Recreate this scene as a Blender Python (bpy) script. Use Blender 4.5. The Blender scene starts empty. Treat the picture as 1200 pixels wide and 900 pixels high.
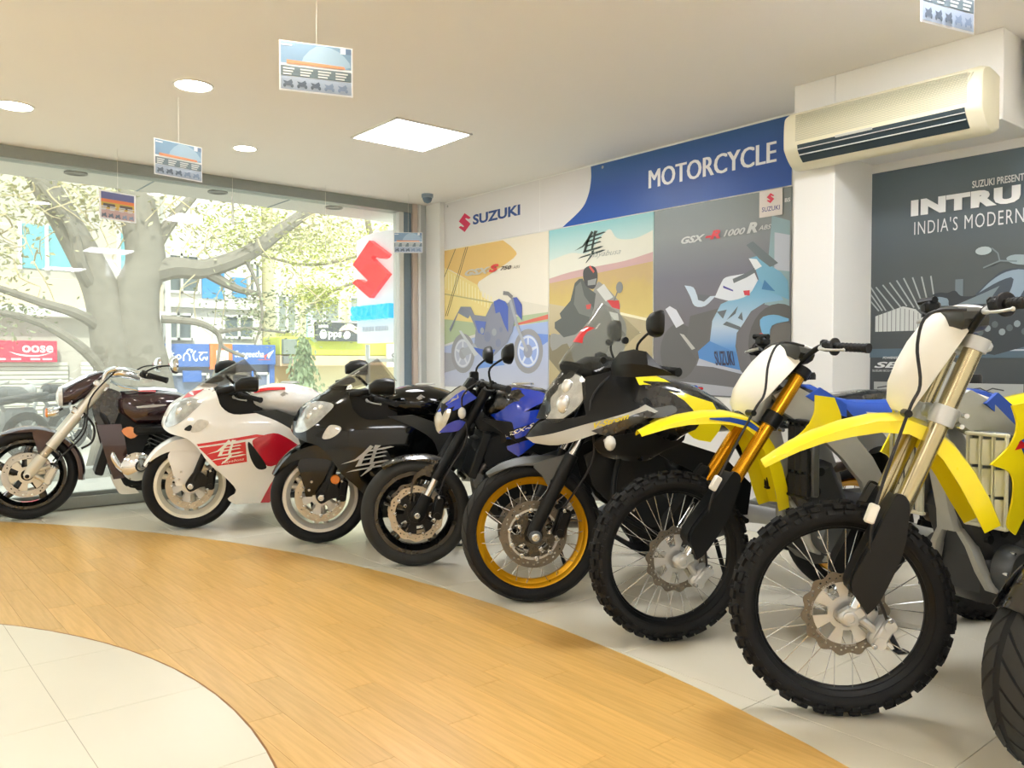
import bpy, bmesh, math, random
from mathutils import Vector, Matrix
random.seed(7)
C = bpy.context.scene.collection
R = math.radians
# ---------------------------------------------------------------- camera
cam = bpy.data.cameras.new('camera'); cam.sensor_width = 36.0; cam.lens = 28.8
cam_o = bpy.data.objects.new('camera', cam); C.objects.link(cam_o)
cam_o.location = (0, 0, 1.12); cam_o.rotation_euler = (R(90 - 1.49), 0, R(-39.8))
cam.clip_start = .05; cam.clip_end = 200
bpy.context.scene.camera = cam_o
# ---------------------------------------------------------------- sky, sun, exposure
vs = bpy.context.scene.view_settings
vs.view_transform = 'Standard'; vs.look = 'None'; vs.gamma = 1.0; vs.use_curve_mapping = False
vs.exposure = 1.37
W = bpy.data.worlds.new('sky'); bpy.context.scene.world = W; W.use_nodes = True
W.node_tree.nodes['Background'].inputs[0].default_value = (.93, .97, 1.0, 1)
W.node_tree.nodes['Background'].inputs[1].default_value = 1.0
sun = bpy.data.lights.new('sun', 'SUN'); sun.energy = 1.9; sun.angle = R(3); sun.color = (1, .96, .88)
sun_o = bpy.data.objects.new('sun', sun); C.objects.link(sun_o)
sun_o.rotation_euler = (R(48), 0, R(-25))
PANEL_L = 14.0      # radiance of the ceiling light panels
SPOT_L = 14.0      # radiance of the round downlights
# ---------------------------------------------------------------- materials
def lin(c):
    return tuple(((x / 255.) / 12.92 if x <= 10 else (((x / 255.) + .055) / 1.055) ** 2.4) for x in c)
MATS = {}
def mat(name, rgb, rough=.5, metal=0., coat=0., noise=0., scale=30., emit=0., trans=0., bump=0., ior=1.5, alpha=1., var=0.):
    """principled material; noise varies the colour, bump adds fine relief, var the tint per object"""
    if name in MATS: return MATS[name]
    m = bpy.data.materials.new(name); m.use_nodes = True
    nt = m.node_tree; b = nt.nodes['Principled BSDF']; c = lin(rgb)
    b.inputs['Base Color'].default_value = (*c, 1); b.inputs['Roughness'].default_value = rough
    b.inputs['Metallic'].default_value = metal; b.inputs['Coat Weight'].default_value = coat
    b.inputs['Coat Roughness'].default_value = .04; b.inputs['IOR'].default_value = ior
    b.inputs['Transmission Weight'].default_value = trans; b.inputs['Alpha'].default_value = alpha
    if emit: b.inputs['Emission Color'].default_value = (*c, 1); b.inputs['Emission Strength'].default_value = emit
    tc = nt.nodes.new('ShaderNodeTexCoord'); n = nt.nodes.new('ShaderNodeTexNoise')
    n.inputs['Scale'].default_value = scale; n.inputs['Detail'].default_value = 4
    nt.links.new(tc.outputs['Object'], n.inputs['Vector'])
    mr = nt.nodes.new('ShaderNodeMapRange'); mr.inputs['To Min'].default_value = max(0, rough - .06); mr.inputs['To Max'].default_value = min(1, rough + .06)
    nt.links.new(n.outputs['Fac'], mr.inputs['Value']); nt.links.new(mr.outputs['Result'], b.inputs['Roughness'])
    if noise or var:
        hs = nt.nodes.new('ShaderNodeHueSaturation'); hs.inputs['Color'].default_value = (*c, 1)
        m2 = nt.nodes.new('ShaderNodeMapRange'); m2.inputs['To Min'].default_value = 1 - noise; m2.inputs['To Max'].default_value = 1 + noise
        nt.links.new(n.outputs['Fac'], m2.inputs['Value'])
        if var:
            oi = nt.nodes.new('ShaderNodeObjectInfo'); m3 = nt.nodes.new('ShaderNodeMapRange')
            m3.inputs['To Min'].default_value = 1 - var; m3.inputs['To Max'].default_value = 1 + var
            nt.links.new(oi.outputs['Random'], m3.inputs['Value'])
            mu = nt.nodes.new('ShaderNodeMath'); mu.operation = 'MULTIPLY'
            nt.links.new(m2.outputs['Result'], mu.inputs[0]); nt.links.new(m3.outputs['Result'], mu.inputs[1])
            nt.links.new(mu.outputs[0], hs.inputs['Value'])
        else: nt.links.new(m2.outputs['Result'], hs.inputs['Value'])
        nt.links.new(hs.outputs['Color'], b.inputs['Base Color'])
    if bump:
        bp = nt.nodes.new('ShaderNodeBump'); bp.inputs['Strength'].default_value = bump; bp.inputs['Distance'].default_value = .002
        nt.links.new(n.outputs['Fac'], bp.inputs['Height']); nt.links.new(bp.outputs['Normal'], b.inputs['Normal'])
    MATS[name] = m
    return m
def paint(name, rgb, **k): return mat(name, rgb, rough=k.pop('rough', .28), coat=1., **k)
def glassy(name, rgb, fres=1.45, haze=.0, clear=1., rough=.0, hazergb=(235, 235, 225)):
    """thin clear sheet: see-through, mirror-like at grazing angles, a little pale haze mixed in"""
    if name in MATS: return MATS[name]
    m = bpy.data.materials.new(name); m.use_nodes = True; nt = m.node_tree; nt.nodes.clear(); N = nt.nodes.new; L = nt.links.new
    out = N('ShaderNodeOutputMaterial'); t = N('ShaderNodeBsdfTransparent'); t.inputs[0].default_value = (*[x * clear for x in lin(rgb)], 1)
    g = N('ShaderNodeBsdfGlossy'); g.inputs['Roughness'].default_value = rough
    lw = N('ShaderNodeLayerWeight'); lw.inputs['Blend'].default_value = .5; pw = N('ShaderNodeMath'); pw.operation = 'POWER'; L(lw.outputs['Facing'], pw.inputs[0]); pw.inputs[1].default_value = 4.0
    f = N('ShaderNodeMapRange'); L(pw.outputs[0], f.inputs['Value']); f.inputs['To Min'].default_value = ((fres - 1) / (fres + 1)) ** 2; f.inputs['To Max'].default_value = .9
    mx = N('ShaderNodeMixShader'); L(f.outputs[0], mx.inputs[0]); L(t.outputs[0], mx.inputs[1]); L(g.outputs[0], mx.inputs[2])
    last = mx
    if haze:
        d = N('ShaderNodeBsdfTranslucent'); d.inputs[0].default_value = (*lin(hazergb), 1)
        n = N('ShaderNodeTexNoise'); n.inputs['Scale'].default_value = 1.3; tc = N('ShaderNodeTexCoord'); L(tc.outputs['Object'], n.inputs['Vector'])
        mr = N('ShaderNodeMapRange'); mr.inputs['To Min'].default_value = haze * .7; mr.inputs['To Max'].default_value = haze * 1.3; L(n.outputs['Fac'], mr.inputs['Value'])
        m2 = N('ShaderNodeMixShader'); L(mr.outputs['Result'], m2.inputs[0]); L(mx.outputs[0], m2.inputs[1]); L(d.outputs[0], m2.inputs[2]); last = m2
    L(last.outputs[0], out.inputs[0]); MATS[name] = m
    return m
# ---------------------------------------------------------------- mesh building
XF = [Matrix.Identity(4)]     # transform given to every shape while it is being built (e.g. a turned steering)
class MB:
    def __init__(s): s.v = []; s.f = []
    def add(s, vs, fs, xf=None):
        o = len(s.v); M = XF[-1] @ xf if xf is not None else XF[-1]
        s.v += [tuple(M @ Vector(p)) for p in vs]; s.f += [tuple(i + o for i in f) for f in fs]; return s
    def box(s, c, size, rot=None, ch=None):
        hx, hy, hz = [x / 2 for x in size]
        ch = min(size) * .12 if ch is None else ch
        xf = Matrix.Translation(c) @ (rot.to_4x4() if rot is not None else Matrix.Identity(4))
        if ch <= 0:
            v = [(x, y, z) for x in (-hx, hx) for y in (-hy, hy) for z in (-hz, hz)]
            return s.add(v, [(0, 1, 3, 2), (4, 6, 7, 5), (0, 4, 5, 1), (2, 3, 7, 6), (0, 2, 6, 4), (1, 5, 7, 3)], xf)
        v = []; idx = {}
        for sx in (-1, 1):
            for sy in (-1, 1):
                for sz in (-1, 1):
                    for a in range(3):
                        p = [sx * hx, sy * hy, sz * hz]
                        for k in range(3):
                            if k != a: p[k] -= (sx, sy, sz)[k] * ch
                        idx[(sx, sy, sz, a)] = len(v); v.append(tuple(p))
        f = []
        for a in range(3):
            b, c2 = (a + 1) % 3, (a + 2) % 3
            for sg in (-1, 1):
                q = []
                for (p, r) in ((-1, -1), (1, -1), (1, 1), (-1, 1)):
                    k = [0, 0, 0]; k[a] = sg; k[b] = p; k[c2] = r; q.append(idx[(*k, a)])
                f.append(tuple(q if sg > 0 else q[::-1]))
            for p in (-1, 1):
                for r in (-1, 1):
                    k0 = [0, 0, 0]; k0[b] = p; k0[c2] = r; k0[a] = -1; k1 = list(k0); k1[a] = 1
                    f.append((idx[(*k0, b)], idx[(*k1, b)], idx[(*k1, c2)], idx[(*k0, c2)]))
        for sx in (-1, 1):
            for sy in (-1, 1):
                for sz in (-1, 1): f.append(tuple(idx[(sx, sy, sz, a)] for a in range(3)))
        return s.add(v, f, xf)
    def tube(s, pts, r, n=10, caps=True, flat=None):
        P = [Vector(p) for p in pts]; m = len(P); rr = r if isinstance(r, (list, tuple)) else [r] * m
        T = [(P[min(i + 1, m - 1)] - P[max(i - 1, 0)]).normalized() for i in range(m)]
        u = T[0].orthogonal().normalized() if flat is None else (Vector(flat) - T[0] * T[0].dot(Vector(flat))).normalized()
        v = []; f = []
        for i in range(m):
            u = (u - T[i] * u.dot(T[i]));  u = u.normalized() if u.length > 1e-6 else T[i].orthogonal().normalized(); w = T[i].cross(u)
            for k in range(n):
                a = 2 * math.pi * k / n; v.append(P[i] + (u * math.cos(a) + w * math.sin(a)) * rr[i])
        for i in range(m - 1):
            for k in range(n):
                k2 = (k + 1) % n; f.append((i * n + k, i * n + k2, (i + 1) * n + k2, (i + 1) * n + k))
        if caps: f += [tuple(range(n - 1, -1, -1)), tuple((m - 1) * n + k for k in range(n))]
        return s.add(v, f)
    def lathe(s, prof, n=32, c=(0, 0, 0), axis='y', closed=True, a0=0., a1=360., xf=None):
        """prof: list of (radius, offset along the axis)"""
        full = abs(a1 - a0) >= 359.9; m = len(prof); v = []; f = []; N = n if full else n + 1
        for i in range(N):
            a = R(a0 + (a1 - a0) * i / n); ca, sa = math.cos(a), math.sin(a)
            for (r, y) in prof:
                p = (r * ca, y, r * sa) if axis == 'y' else ((r * ca, r * sa, y) if axis == 'z' else (y, r * ca, r * sa))
                v.append(p)
        for i in range(n):
            j = (i + 1) % N
            for k in range(m if closed else m - 1):
                k2 = (k + 1) % m; f.append((i * m + k, j * m + k, j * m + k2, i * m + k2))
        t = Matrix.Translation(c)
        return s.add(v, f, t @ xf if xf is not None else t)
    def prism(s, poly, y0, y1, ax='y'):
        n = len(poly)
        def P(a, b, y): return (a, y, b) if ax == 'y' else ((a, b, y) if ax == 'z' else (y, a, b))
        v = [P(a, b, y0) for a, b in poly] + [P(a, b, y1) for a, b in poly]
        return s.add(v, [tuple(range(n - 1, -1, -1)), tuple(range(n, 2 * n))] + [(i, (i + 1) % n, n + (i + 1) % n, n + i) for i in range(n)])
    def loft(s, rings, caps=True, closed=True):
        n = len(rings[0]); v = [p for r in rings for p in r]; f = []
        for i in range(len(rings) - 1):
            for k in range(n if closed else n - 1):
                k2 = (k + 1) % n; f.append((i * n + k, i * n + k2, (i + 1) * n + k2, (i + 1) * n + k))
        if caps: f += [tuple(range(n - 1, -1, -1)), tuple((len(rings) - 1) * n + k for k in range(n))]
        return s.add(v, f)
    def body(s, st, n=20, e=2.4):
        """loft along x through stations (x, z_centre, half_width, half_height[, exponent])"""
        rings = []
        for t in st:
            x, z, w, h = t[:4]; ee = t[4] if len(t) > 4 else e; r = []
            for k in range(n):
                a = 2 * math.pi * k / n; c, q = math.cos(a), math.sin(a)
                r.append((x, w * math.copysign(abs(c) ** (2 / ee), c), z + h * math.copysign(abs(q) ** (2 / ee), q)))
            rings.append(r)
        return s.loft(rings)
    def ball(s, c, r, n=12, sc=(1, 1, 1)):
        m = n // 2; v = []; f = []
        for i in range(m + 1):
            t = math.pi * i / m
            for k in range(n):
                a = 2 * math.pi * k / n; v.append((c[0] + r * sc[0] * math.sin(t) * math.cos(a), c[1] + r * sc[1] * math.sin(t) * math.sin(a), c[2] + r * sc[2] * math.cos(t)))
        for i in range(m):
            for k in range(n):
                k2 = (k + 1) % n; f.append((i * n + k, (i + 1) * n + k, (i + 1) * n + k2, i * n + k2))
        return s.add(v, f)
    def grid(s, P, th=0.):
        """open surface through a grid of points, given a thickness th against its normals"""
        a, b = len(P), len(P[0]); V = [[Vector(p) for p in r] for r in P]
        v = [p for r in V for p in r]; q = lambda i, j, o=0: o + i * b + j
        f = [(q(i, j), q(i, j + 1), q(i + 1, j + 1), q(i + 1, j)) for i in range(a - 1) for j in range(b - 1)]
        if th:
            o = a * b
            for i in range(a):
                for j in range(b):
                    du = V[min(i + 1, a - 1)][j] - V[max(i - 1, 0)][j]; dv = V[i][min(j + 1, b - 1)] - V[i][max(j - 1, 0)]
                    nn = du.cross(dv); nn = nn.normalized() if nn.length > 1e-9 else Vector((0, 0, 1)); v.append(V[i][j] + nn * th)
            f += [(q(i, j, o), q(i + 1, j, o), q(i + 1, j + 1, o), q(i, j + 1, o)) for i in range(a - 1) for j in range(b - 1)]
            for i in range(a - 1):
                f += [(q(i, 0), q(i + 1, 0), q(i + 1, 0, o), q(i, 0, o)), (q(i, b - 1), q(i, b - 1, o), q(i + 1, b - 1, o), q(i + 1, b - 1))]
            for j in range(b - 1):
                f += [(q(0, j), q(0, j, o), q(0, j + 1, o), q(0, j + 1)), (q(a - 1, j), q(a - 1, j + 1), q(a - 1, j + 1, o), q(a - 1, j, o))]
        return s.add(v, f)
    def panel(s, poly, fn, th=.004, step=.05, side=1, tri=None):
        """side panel: an outline in (x, z) laid on the curved surface y = fn(x, z); side -1 mirrors it"""
        bm = bmesh.new()
        if tri is None: bm.faces.new([bm.verts.new((x, 0, z)) for x, z in poly])
        else:
            vv = [bm.verts.new((x, 0, z)) for x, z in tri[0]]
            for t in tri[1]:
                try: bm.faces.new([vv[i] for i in t])
                except ValueError: pass
        for ax in (0, 2):
            lo = min(v.co[ax] for v in bm.verts); hi = max(v.co[ax] for v in bm.verts)
            k = math.floor(lo / step) + 1
            while k * step < hi:
                co = [0, 0, 0]; co[ax] = k * step; no = [0, 0, 0]; no[ax] = 1
                bmesh.ops.bisect_plane(bm, geom=bm.verts[:] + bm.edges[:] + bm.faces[:], plane_co=co, plane_no=no, dist=1e-6); k += 1
        if tri is None: bmesh.ops.triangulate(bm, faces=[f for f in bm.faces if len(f.verts) > 4])
        for v in bm.verts: v.co.y = fn(v.co.x, v.co.z)
        bm.normal_update()
        if th:
            ins = {v: v.co - Vector((0, th, 0)) for v in bm.verts}
            top = list(bm.verts); fs = [tuple(v.index for v in f.verts) for f in bm.faces]
        bm.verts.index_update()
        vs_ = [v.co.copy() for v in bm.verts]; fs = [tuple(v.index for v in f.verts) for f in bm.faces]
        if th:
            n = len(vs_); ed = [tuple(v.index for v in e.verts) for e in bm.edges if len(e.link_faces) == 1]
            vs_ = vs_ + [v - Vector((0, th, 0)) for v in vs_]
            fs = fs + [tuple(i + n for i in f[::-1]) for f in fs] + [(a, b, b + n, a + n) for a, b in ed]
        bm.free()
        return s.add([(v[0], v[1] * side, v[2]) for v in vs_], fs)
    def plate(s, levels, nt, mask, y0, y1, c=(0, 0, 0)):
        """perforated disc about the y axis: levels(k) radius functions, mask(level, step) says which cells exist"""
        m = len(levels); v = []; f = []
        for y in (y0, y1):
            for i in range(nt):
                a = 2 * math.pi * i / nt
                for L in levels:
                    r = L(a); v.append((c[0] + r * math.cos(a), c[1] + y, c[2] + r * math.sin(a)))
        q = lambda i, k, o: o * nt * m + (i % nt) * m + k
        E = {}
        for i in range(nt):
            for k in range(m - 1):
                if mask(k, i):
                    a = [(i, k), (i + 1, k), (i + 1, k + 1), (i, k + 1)]
                    f.append(tuple(q(x, z, 0) for x, z in a)); f.append(tuple(q(x, z, 1) for x, z in a[::-1]))
                    for e in range(4):
                        p, r = (a[e][0] % nt, a[e][1]), (a[(e + 1) % 4][0] % nt, a[(e + 1) % 4][1])
                        if (r, p) in E: del E[(r, p)]
                        else: E[(p, r)] = 1
        for (p, r) in E: f.append((q(*r, 0), q(*p, 0), q(*p, 1), q(*r, 1)))
        return s.add(v, f)
    def build(s, name, m, parent=None, smooth=38, label=None, kind=None):
        me = bpy.data.meshes.new(name); me.from_pydata(s.v, [], s.f)
        bm = bmesh.new(); bm.from_mesh(me); bmesh.ops.recalc_face_normals(bm, faces=bm.faces); bm.to_mesh(me); bm.free()
        me.materials.append(m)
        if smooth: me.shade_smooth(); me.set_sharp_from_angle(angle=R(smooth))
        o = bpy.data.objects.new(name, me); C.objects.link(o)
        if parent is not None: o.parent = parent
        if label: o['label'] = label
        if kind: o['kind'] = kind
        return o
def thing(name, label, cat, loc=(0, 0, 0), rz=0., group=None):
    o = bpy.data.objects.new(name, None); C.objects.link(o); o.location = loc; o.rotation_euler = (0, 0, rz); o.empty_display_size = .1
    return tag(o, label, cat, group)
def tag(o, label, cat, group=None, kind=None):
    o['label'] = label; o['category'] = cat
    if group: o['group'] = group
    if kind: o['kind'] = kind
    return o
def struct(o): o['kind'] = 'structure'; return o
def share(o, name, parent, M):
    """another piece using the mesh of o"""
    p = bpy.data.objects.new(name, o.data); C.objects.link(p); p.parent = parent; p.matrix_local = M; return p
def interp(tab, x):
    if x <= tab[0][0]: return tab[0][1]
    for (a, b), (c, d) in zip(tab, tab[1:]):
        if x <= c: return b + (d - b) * (x - a) / (c - a)
    return tab[-1][1]
def sm(pts, n=4, closed=True):
    """smooth outline through the points; a point (x, z, 1) stays a sharp corner"""
    out = []; m = len(pts); rng = range(m) if closed else range(m - 1)
    for i in rng:
        p0, p1, p2, p3 = [pts[(i + k) % m] if closed else pts[min(max(i + k, 0), m - 1)] for k in (-1, 0, 1, 2)]
        s1, s2 = len(p1) > 2, len(p2) > 2
        t1 = [0, 0] if False else [(p2[k] - p0[k]) / 2 for k in (0, 1)]; t2 = [(p3[k] - p1[k]) / 2 for k in (0, 1)]
        if s1: t1 = [p2[k] - p1[k] for k in (0, 1)]
        if s2: t2 = [p2[k] - p1[k] for k in (0, 1)]
        for j in range(n):
            t = j / n; h = (2 * t**3 - 3 * t**2 + 1, t**3 - 2 * t**2 + t, -2 * t**3 + 3 * t**2, t**3 - t**2)
            out.append(tuple(h[0] * p1[k] + h[1] * t1[k] + h[2] * p2[k] + h[3] * t2[k] for k in (0, 1)))
    if not closed: out.append(tuple(pts[-1][:2]))
    return out
def curve3(pts, n=6):
    out = []; m = len(pts)
    for i in range(m - 1):
        p0, p1, p2, p3 = [pts[min(max(i + k, 0), m - 1)] for k in (-1, 0, 1, 2)]
        for j in range(n):
            t = j / n; h = (2 * t**3 - 3 * t**2 + 1, t**3 - 2 * t**2 + t, -2 * t**3 + 3 * t**2, t**3 - t**2)
            out.append(tuple(h[0] * p1[k] + h[1] * (p2[k] - p0[k]) / 2 + h[2] * p2[k] + h[3] * (p3[k] - p1[k]) / 2 for k in range(3)))
    return out + [tuple(pts[-1])]
def text2d(s, bold=0., shear=0., space=1.):
    """flat lettering: 2-D points and faces, normalised to a unit box"""
    cu = bpy.data.curves.new('lettering', 'FONT'); cu.body = s; cu.offset = bold; cu.shear = shear; cu.resolution_u = 3; cu.space_character = space
    ob = bpy.data.objects.new('lettering', cu); C.objects.link(ob); dg = bpy.context.evaluated_depsgraph_get(); dg.update()
    me = bpy.data.meshes.new_from_object(ob.evaluated_get(dg)); P = [(v.co.x, v.co.y) for v in me.vertices]; F = [tuple(p.vertices) for p in me.polygons]
    bpy.data.objects.remove(ob); bpy.data.curves.remove(cu); bpy.data.meshes.remove(me)
    x0, x1 = min(p[0] for p in P), max(p[0] for p in P); y0, y1 = min(p[1] for p in P), max(p[1] for p in P)
    return [((x - x0) / (x1 - x0), (y - y0) / (y1 - y0)) for x, y in P], F
def brush():
    """the brush-written character of the fairings, as tapered strokes in a unit box"""
    S = [[(.55, .99), (.61, .93), (.44, .64), (.28, .52), (0, .44), (.26, .57), (.41, .76)], [(.39, .72), (.47, .74), (.37, .36), (.28, .34)], [(.64, .98), (.75, .95), (.67, .84), (.60, .86)],
         [(.43, .76), (.45, .82), (.93, .90), (1.0, .87), (.80, .82)], [(.41, .64), (.42, .69), (.84, .76), (.88, .72)], [(.37, .51), (.39, .56), (.82, .63), (.86, .59)], [(.27, .33), (.29, .39), (.84, .47), (.93, .45), (.80, .40)],
         [(.62, .84), (.68, .85), (.60, .42), (.53, .41)], [(.10, .17), (.22, .23), (.90, .35), (1.0, .33), (.85, .28)], [(.56, .36), (.64, .37), (.57, .20), (.38, 0), (.36, .01), (.48, .18)]]
    P = []; F = []
    for q in S: F.append(tuple(range(len(P), len(P) + len(q)))); P += q
    return P, F
def emblem():
    """the slanted S mark of the signs, in a unit box"""
    h = [(.5, 1), (1, .70), (.94, .655), (.86, .64), (.78, .655), (.61, .725), (.55, .69), (1, .37)]
    return h + [(1 - x, 1 - y) for x, y in h]
# ================================================================ the showroom
XR, YW, ZC = 4.70, 6.98, 2.70      # right wall, window wall, ceiling
XL, YB = -3.4, -2.6
tile_m = mat('polished_tile', (228, 222, 202), rough=.2, noise=.03, scale=2.2, var=.012)
grout_m = mat('tile_joint', (176, 168, 148), rough=.8)
wall_m = mat('white_wall_paint', (240, 239, 234), rough=.6, noise=.012, scale=3, bump=.05)
ceil_m = mat('white_ceiling_paint', (246, 242, 236), rough=.7, noise=.015, scale=2)
def wood(name, rgb):
    m = mat(name, rgb, rough=.32, var=.07); nt = m.node_tree; b = nt.nodes['Principled BSDF']; b.inputs['Coat Weight'].default_value = .25; b.inputs['Coat Roughness'].default_value = .2
    hs = [n for n in nt.nodes if n.type == 'HUE_SAT'][0]; tc = [n for n in nt.nodes if n.type == 'TEX_COORD'][0]
    mp = nt.nodes.new('ShaderNodeMapping'); mp.inputs['Scale'].default_value = (38, 2.2, 1); nt.links.new(tc.outputs['Object'], mp.inputs['Vector'])
    n = nt.nodes.new('ShaderNodeTexNoise'); n.inputs['Scale'].default_value = 1.6; n.inputs['Detail'].default_value = 6; nt.links.new(mp.outputs[0], n.inputs['Vector'])
    r = nt.nodes.new('ShaderNodeValToRGB'); c = lin(rgb)
    r.color_ramp.elements[0].position = .3; r.color_ramp.elements[0].color = (c[0] * .84, c[1] * .80, c[2] * .66, 1)
    r.color_ramp.elements[1].position = .62; r.color_ramp.elements[1].color = (*c, 1)
    nt.links.new(n.outputs['Fac'], r.inputs[0]); nt.links.new(r.outputs[0], hs.inputs['Color'])
    return m
wood_m = wood('honey_wood', (226, 182, 106))
def clip_circle(poly, cx, cy, r, n=96):
    """part of a convex polygon inside a circle"""
    for k in range(n):
        a = 2 * math.pi * k / n; nx, ny = math.cos(a), math.sin(a); d = r * math.cos(math.pi / n) ; out = []
        f = lambda p: (p[0] - cx) * nx + (p[1] - cy) * ny - d
        if all(f(p) <= 0 for p in poly): continue
        for i in range(len(poly)):
            p, q = poly[i], poly[(i + 1) % len(poly)]; a1, b1 = f(p), f(q)
            if a1 <= 0: out.append(p)
            if a1 * b1 < 0: t = a1 / (a1 - b1); out.append((p[0] + (q[0] - p[0]) * t, p[1] + (q[1] - p[1]) * t))
        poly = out
        if len(poly) < 3: return []
    return poly
OC, OR, IC, IR = (-3.95, 2.70), 6.30, (-1.52, 2.65), 2.50     # curved wood band: outer and inner edge
floor = struct(MB().box(((XL + XR) / 2, (YB + YW + .1) / 2, -.055), (XR - XL + .3, YW - YB + .4, .10), ch=0).build('floor', grout_m))
nt_ = 0
tm = MB().box((0, 0, -.0025), (.598, .598, .005), ch=.0008)
tile0 = None
for i in range(-10, 5):
    for j in range(-7, 10):
        x0, y0 = 2.34 + .6 * i, 1.535 + .6 * j
        x1, y1 = x0 + .6, y0 + .6
        if x1 > XR + .05 or x0 < XL - .3 or y0 > YW - .1 or y1 < YB: continue
        if all((x - OC[0]) ** 2 + (y - OC[1]) ** 2 < (OR - .1) ** 2 for x in (x0, x1) for y in (y0, y1)): continue
        if x1 > XR - .01 or y1 > YW + .05:
            xe, ye = min(x1, XR), min(y1, YW + .05)
            if xe - x0 < .05 or ye - y0 < .05: continue
            MB().box(((x0 + xe) / 2, (y0 + ye) / 2, -.0025), (xe - x0 - .002, ye - y0 - .002, .005), ch=.0008).build('tile', tile_m, floor, smooth=0); continue
        if tile0 is None: tile0 = tm.build('tile', tile_m, floor, smooth=0); tile0.location = ((x0 + x1) / 2, (y0 + y1) / 2, 0)
        else: share(tile0, 'tile', floor, Matrix.Translation(((x0 + x1) / 2, (y0 + y1) / 2, 0)))
pl = []
for i in range(-30, 36):
    x0 = -1.5 + .118 * i; off = random.random()
    for j in range(-6, 12):
        y0 = off + .78 * (j - 1); y1 = y0 + .78
        y1 = min(y1, YW)
        if y1 - y0 < .1 or y1 < YB or x0 < XL: continue
        q = clip_circle([(x0 + .0004, y0 + .0006), (x0 + .1176, y0 + .0006), (x0 + .1176, y1 - .0006), (x0 + .0004, y1 - .0006)], *OC, OR)
        if len(q) < 3: continue
        if all((x - IC[0]) ** 2 + (y - IC[1]) ** 2 < (IR - .05) ** 2 for x, y in q): continue
        cx, cy = sum(p[0] for p in q) / len(q), sum(p[1] for p in q) / len(q)
        vis = cx * .64 + cy * .768 > 1.2 and (cx * .768 - cy * .64) > -.72 * (cx * .64 + cy * .768) - .5
        pl.append((0 if vis else 1, cx * cx + cy * cy, q, cx, cy))
pl.sort(key=lambda t: t[:2]); rest = MB()
for k, (_, _, q, cx, cy) in enumerate(pl):
    if k < 298: o = MB().prism([(x - cx, y - cy) for x, y in q], .0003, .002, 'z').build('plank', wood_m, floor, smooth=0); o.location = (cx, cy, 0)
    else: rest.prism(q, .0003, .002, 'z')
rest.build('plank_field', wood_m, floor, smooth=0, kind='stuff')
ring = [(IC[0] + (IR + d) * math.cos(2 * math.pi * k / 160), IC[1] + (IR + d) * math.sin(2 * math.pi * k / 160)) for d in (0, .006) for k in range(160)]
tr = MB(); tr.lathe([(IR, .0005), (IR + .006, .0005), (IR + .006, .0044), (IR, .0044)], 160, (IC[0], IC[1], 0), 'z'); tr.build('edge_strip', mat('brown_edge_strip', (150, 100, 40), rough=.5), floor, smooth=0)
ib = MB().lathe([(0.001, .0005), (IR, .0005), (IR, .0036), (.001, .0036)], 96, (*IC, 0), 'z'); ib.build('inner_bed', grout_m, floor, smooth=0)
for i in range(-6, 4):
    for j in range(-5, 5):
        x0, y0 = -.05 + .6 * i, 2.83 + .6 * j
        q = clip_circle([(x0 + .001, y0 + .001), (x0 + .599, y0 + .001), (x0 + .599, y0 + .599), (x0 + .001, y0 + .599)], *IC, IR)
        if len(q) < 3: continue
        MB().prism(q, .0036, .0045, 'z').build('tile', tile_m, floor, smooth=0)
struct(MB().box(((XL + XR) / 2, (YB + YW) / 2, ZC + .06), (XR - XL + .4, YW - YB + .4, .12), ch=0).build('ceiling', ceil_m))
wr = struct(MB().box((XR + .06, (YB + YW) / 2, ZC / 2), (.12, YW - YB + .3, ZC), ch=0).build('wall_right', wall_m))
struct(MB().box((XL - .06, (YB + YW) / 2, ZC / 2), (.12, YW - YB + .3, ZC), ch=0).build('wall_left', wall_m))
struct(MB().box(((XL + XR) / 2, YB - .06, ZC / 2), (XR - XL, .12, ZC), ch=0).build('wall_back', wall_m))
struct(MB().box((4.485, 2.475, ZC / 2), (.43, .25, ZC), ch=.004).build('wall_pillar', wall_m))
struct(MB().box((4.485, 1.93, 2.485), (.43, .84, .43), ch=.004).build('wall_beam', wall_m))
struct(MB().box((4.57, .6, 2.52), (.26, 1.7, .36), ch=.01).build('trim_boxing', wall_m))
# window wall
fr_m = mat('grey_window_metal', (150, 156, 152), rough=.45, metal=.3, noise=.05)
dark_m = mat('blue_grey_metal', (118, 136, 150), rough=.5, metal=.2, noise=.08)
alu_m = mat('pale_aluminium', (222, 224, 222), rough=.4, metal=.2)
struct(MB().box(((XL + 4.66) / 2, YW + .04, 2.655), (4.66 - XL, .16, .09), ch=.004).build('trim_header', fr_m))
struct(MB().box(((XL + 4.34) / 2, YW + .02, .045), (4.34 - XL, .11, .09), ch=.006).build('trim_sill', mat('grey_sill', (176, 180, 174), rough=.4, noise=.04)))
wn = struct(MB().box(((XL + 4.34) / 2, YW + .02, .105), (4.34 - XL, .05, .03), ch=.004).build('window_1', fr_m))
MB().box(((XL + 4.34) / 2, YW + .02, 1.365), (4.34 - XL - .01, .006, 2.49), ch=0).build('glass_pane', glassy('shop_glass', (246, 250, 247), haze=.06), wn, smooth=0)  # pale mix in the glass stands in for veiling glare
tp = struct(MB().box((4.365, YW + .02, 1.35), (.055, .12, 2.52), ch=.006).build('trim_corner_post', alu_m))
MB().box((4.44, YW + .02, 1.35), (.09, .10, 2.52), ch=.004).build('dark_panel', dark_m, tp)
MB().box((4.515, YW + .01, 1.35), (.055, .14, 2.7), ch=.006).build('rose_panel', mat('worn_panel', (205, 190, 178), rough=.55, noise=.1, scale=6), tp)
MB().box((4.555, YW - .0, 1.35), (.026, .16, 2.7), ch=.006).build('light_strip', alu_m, tp)
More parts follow.
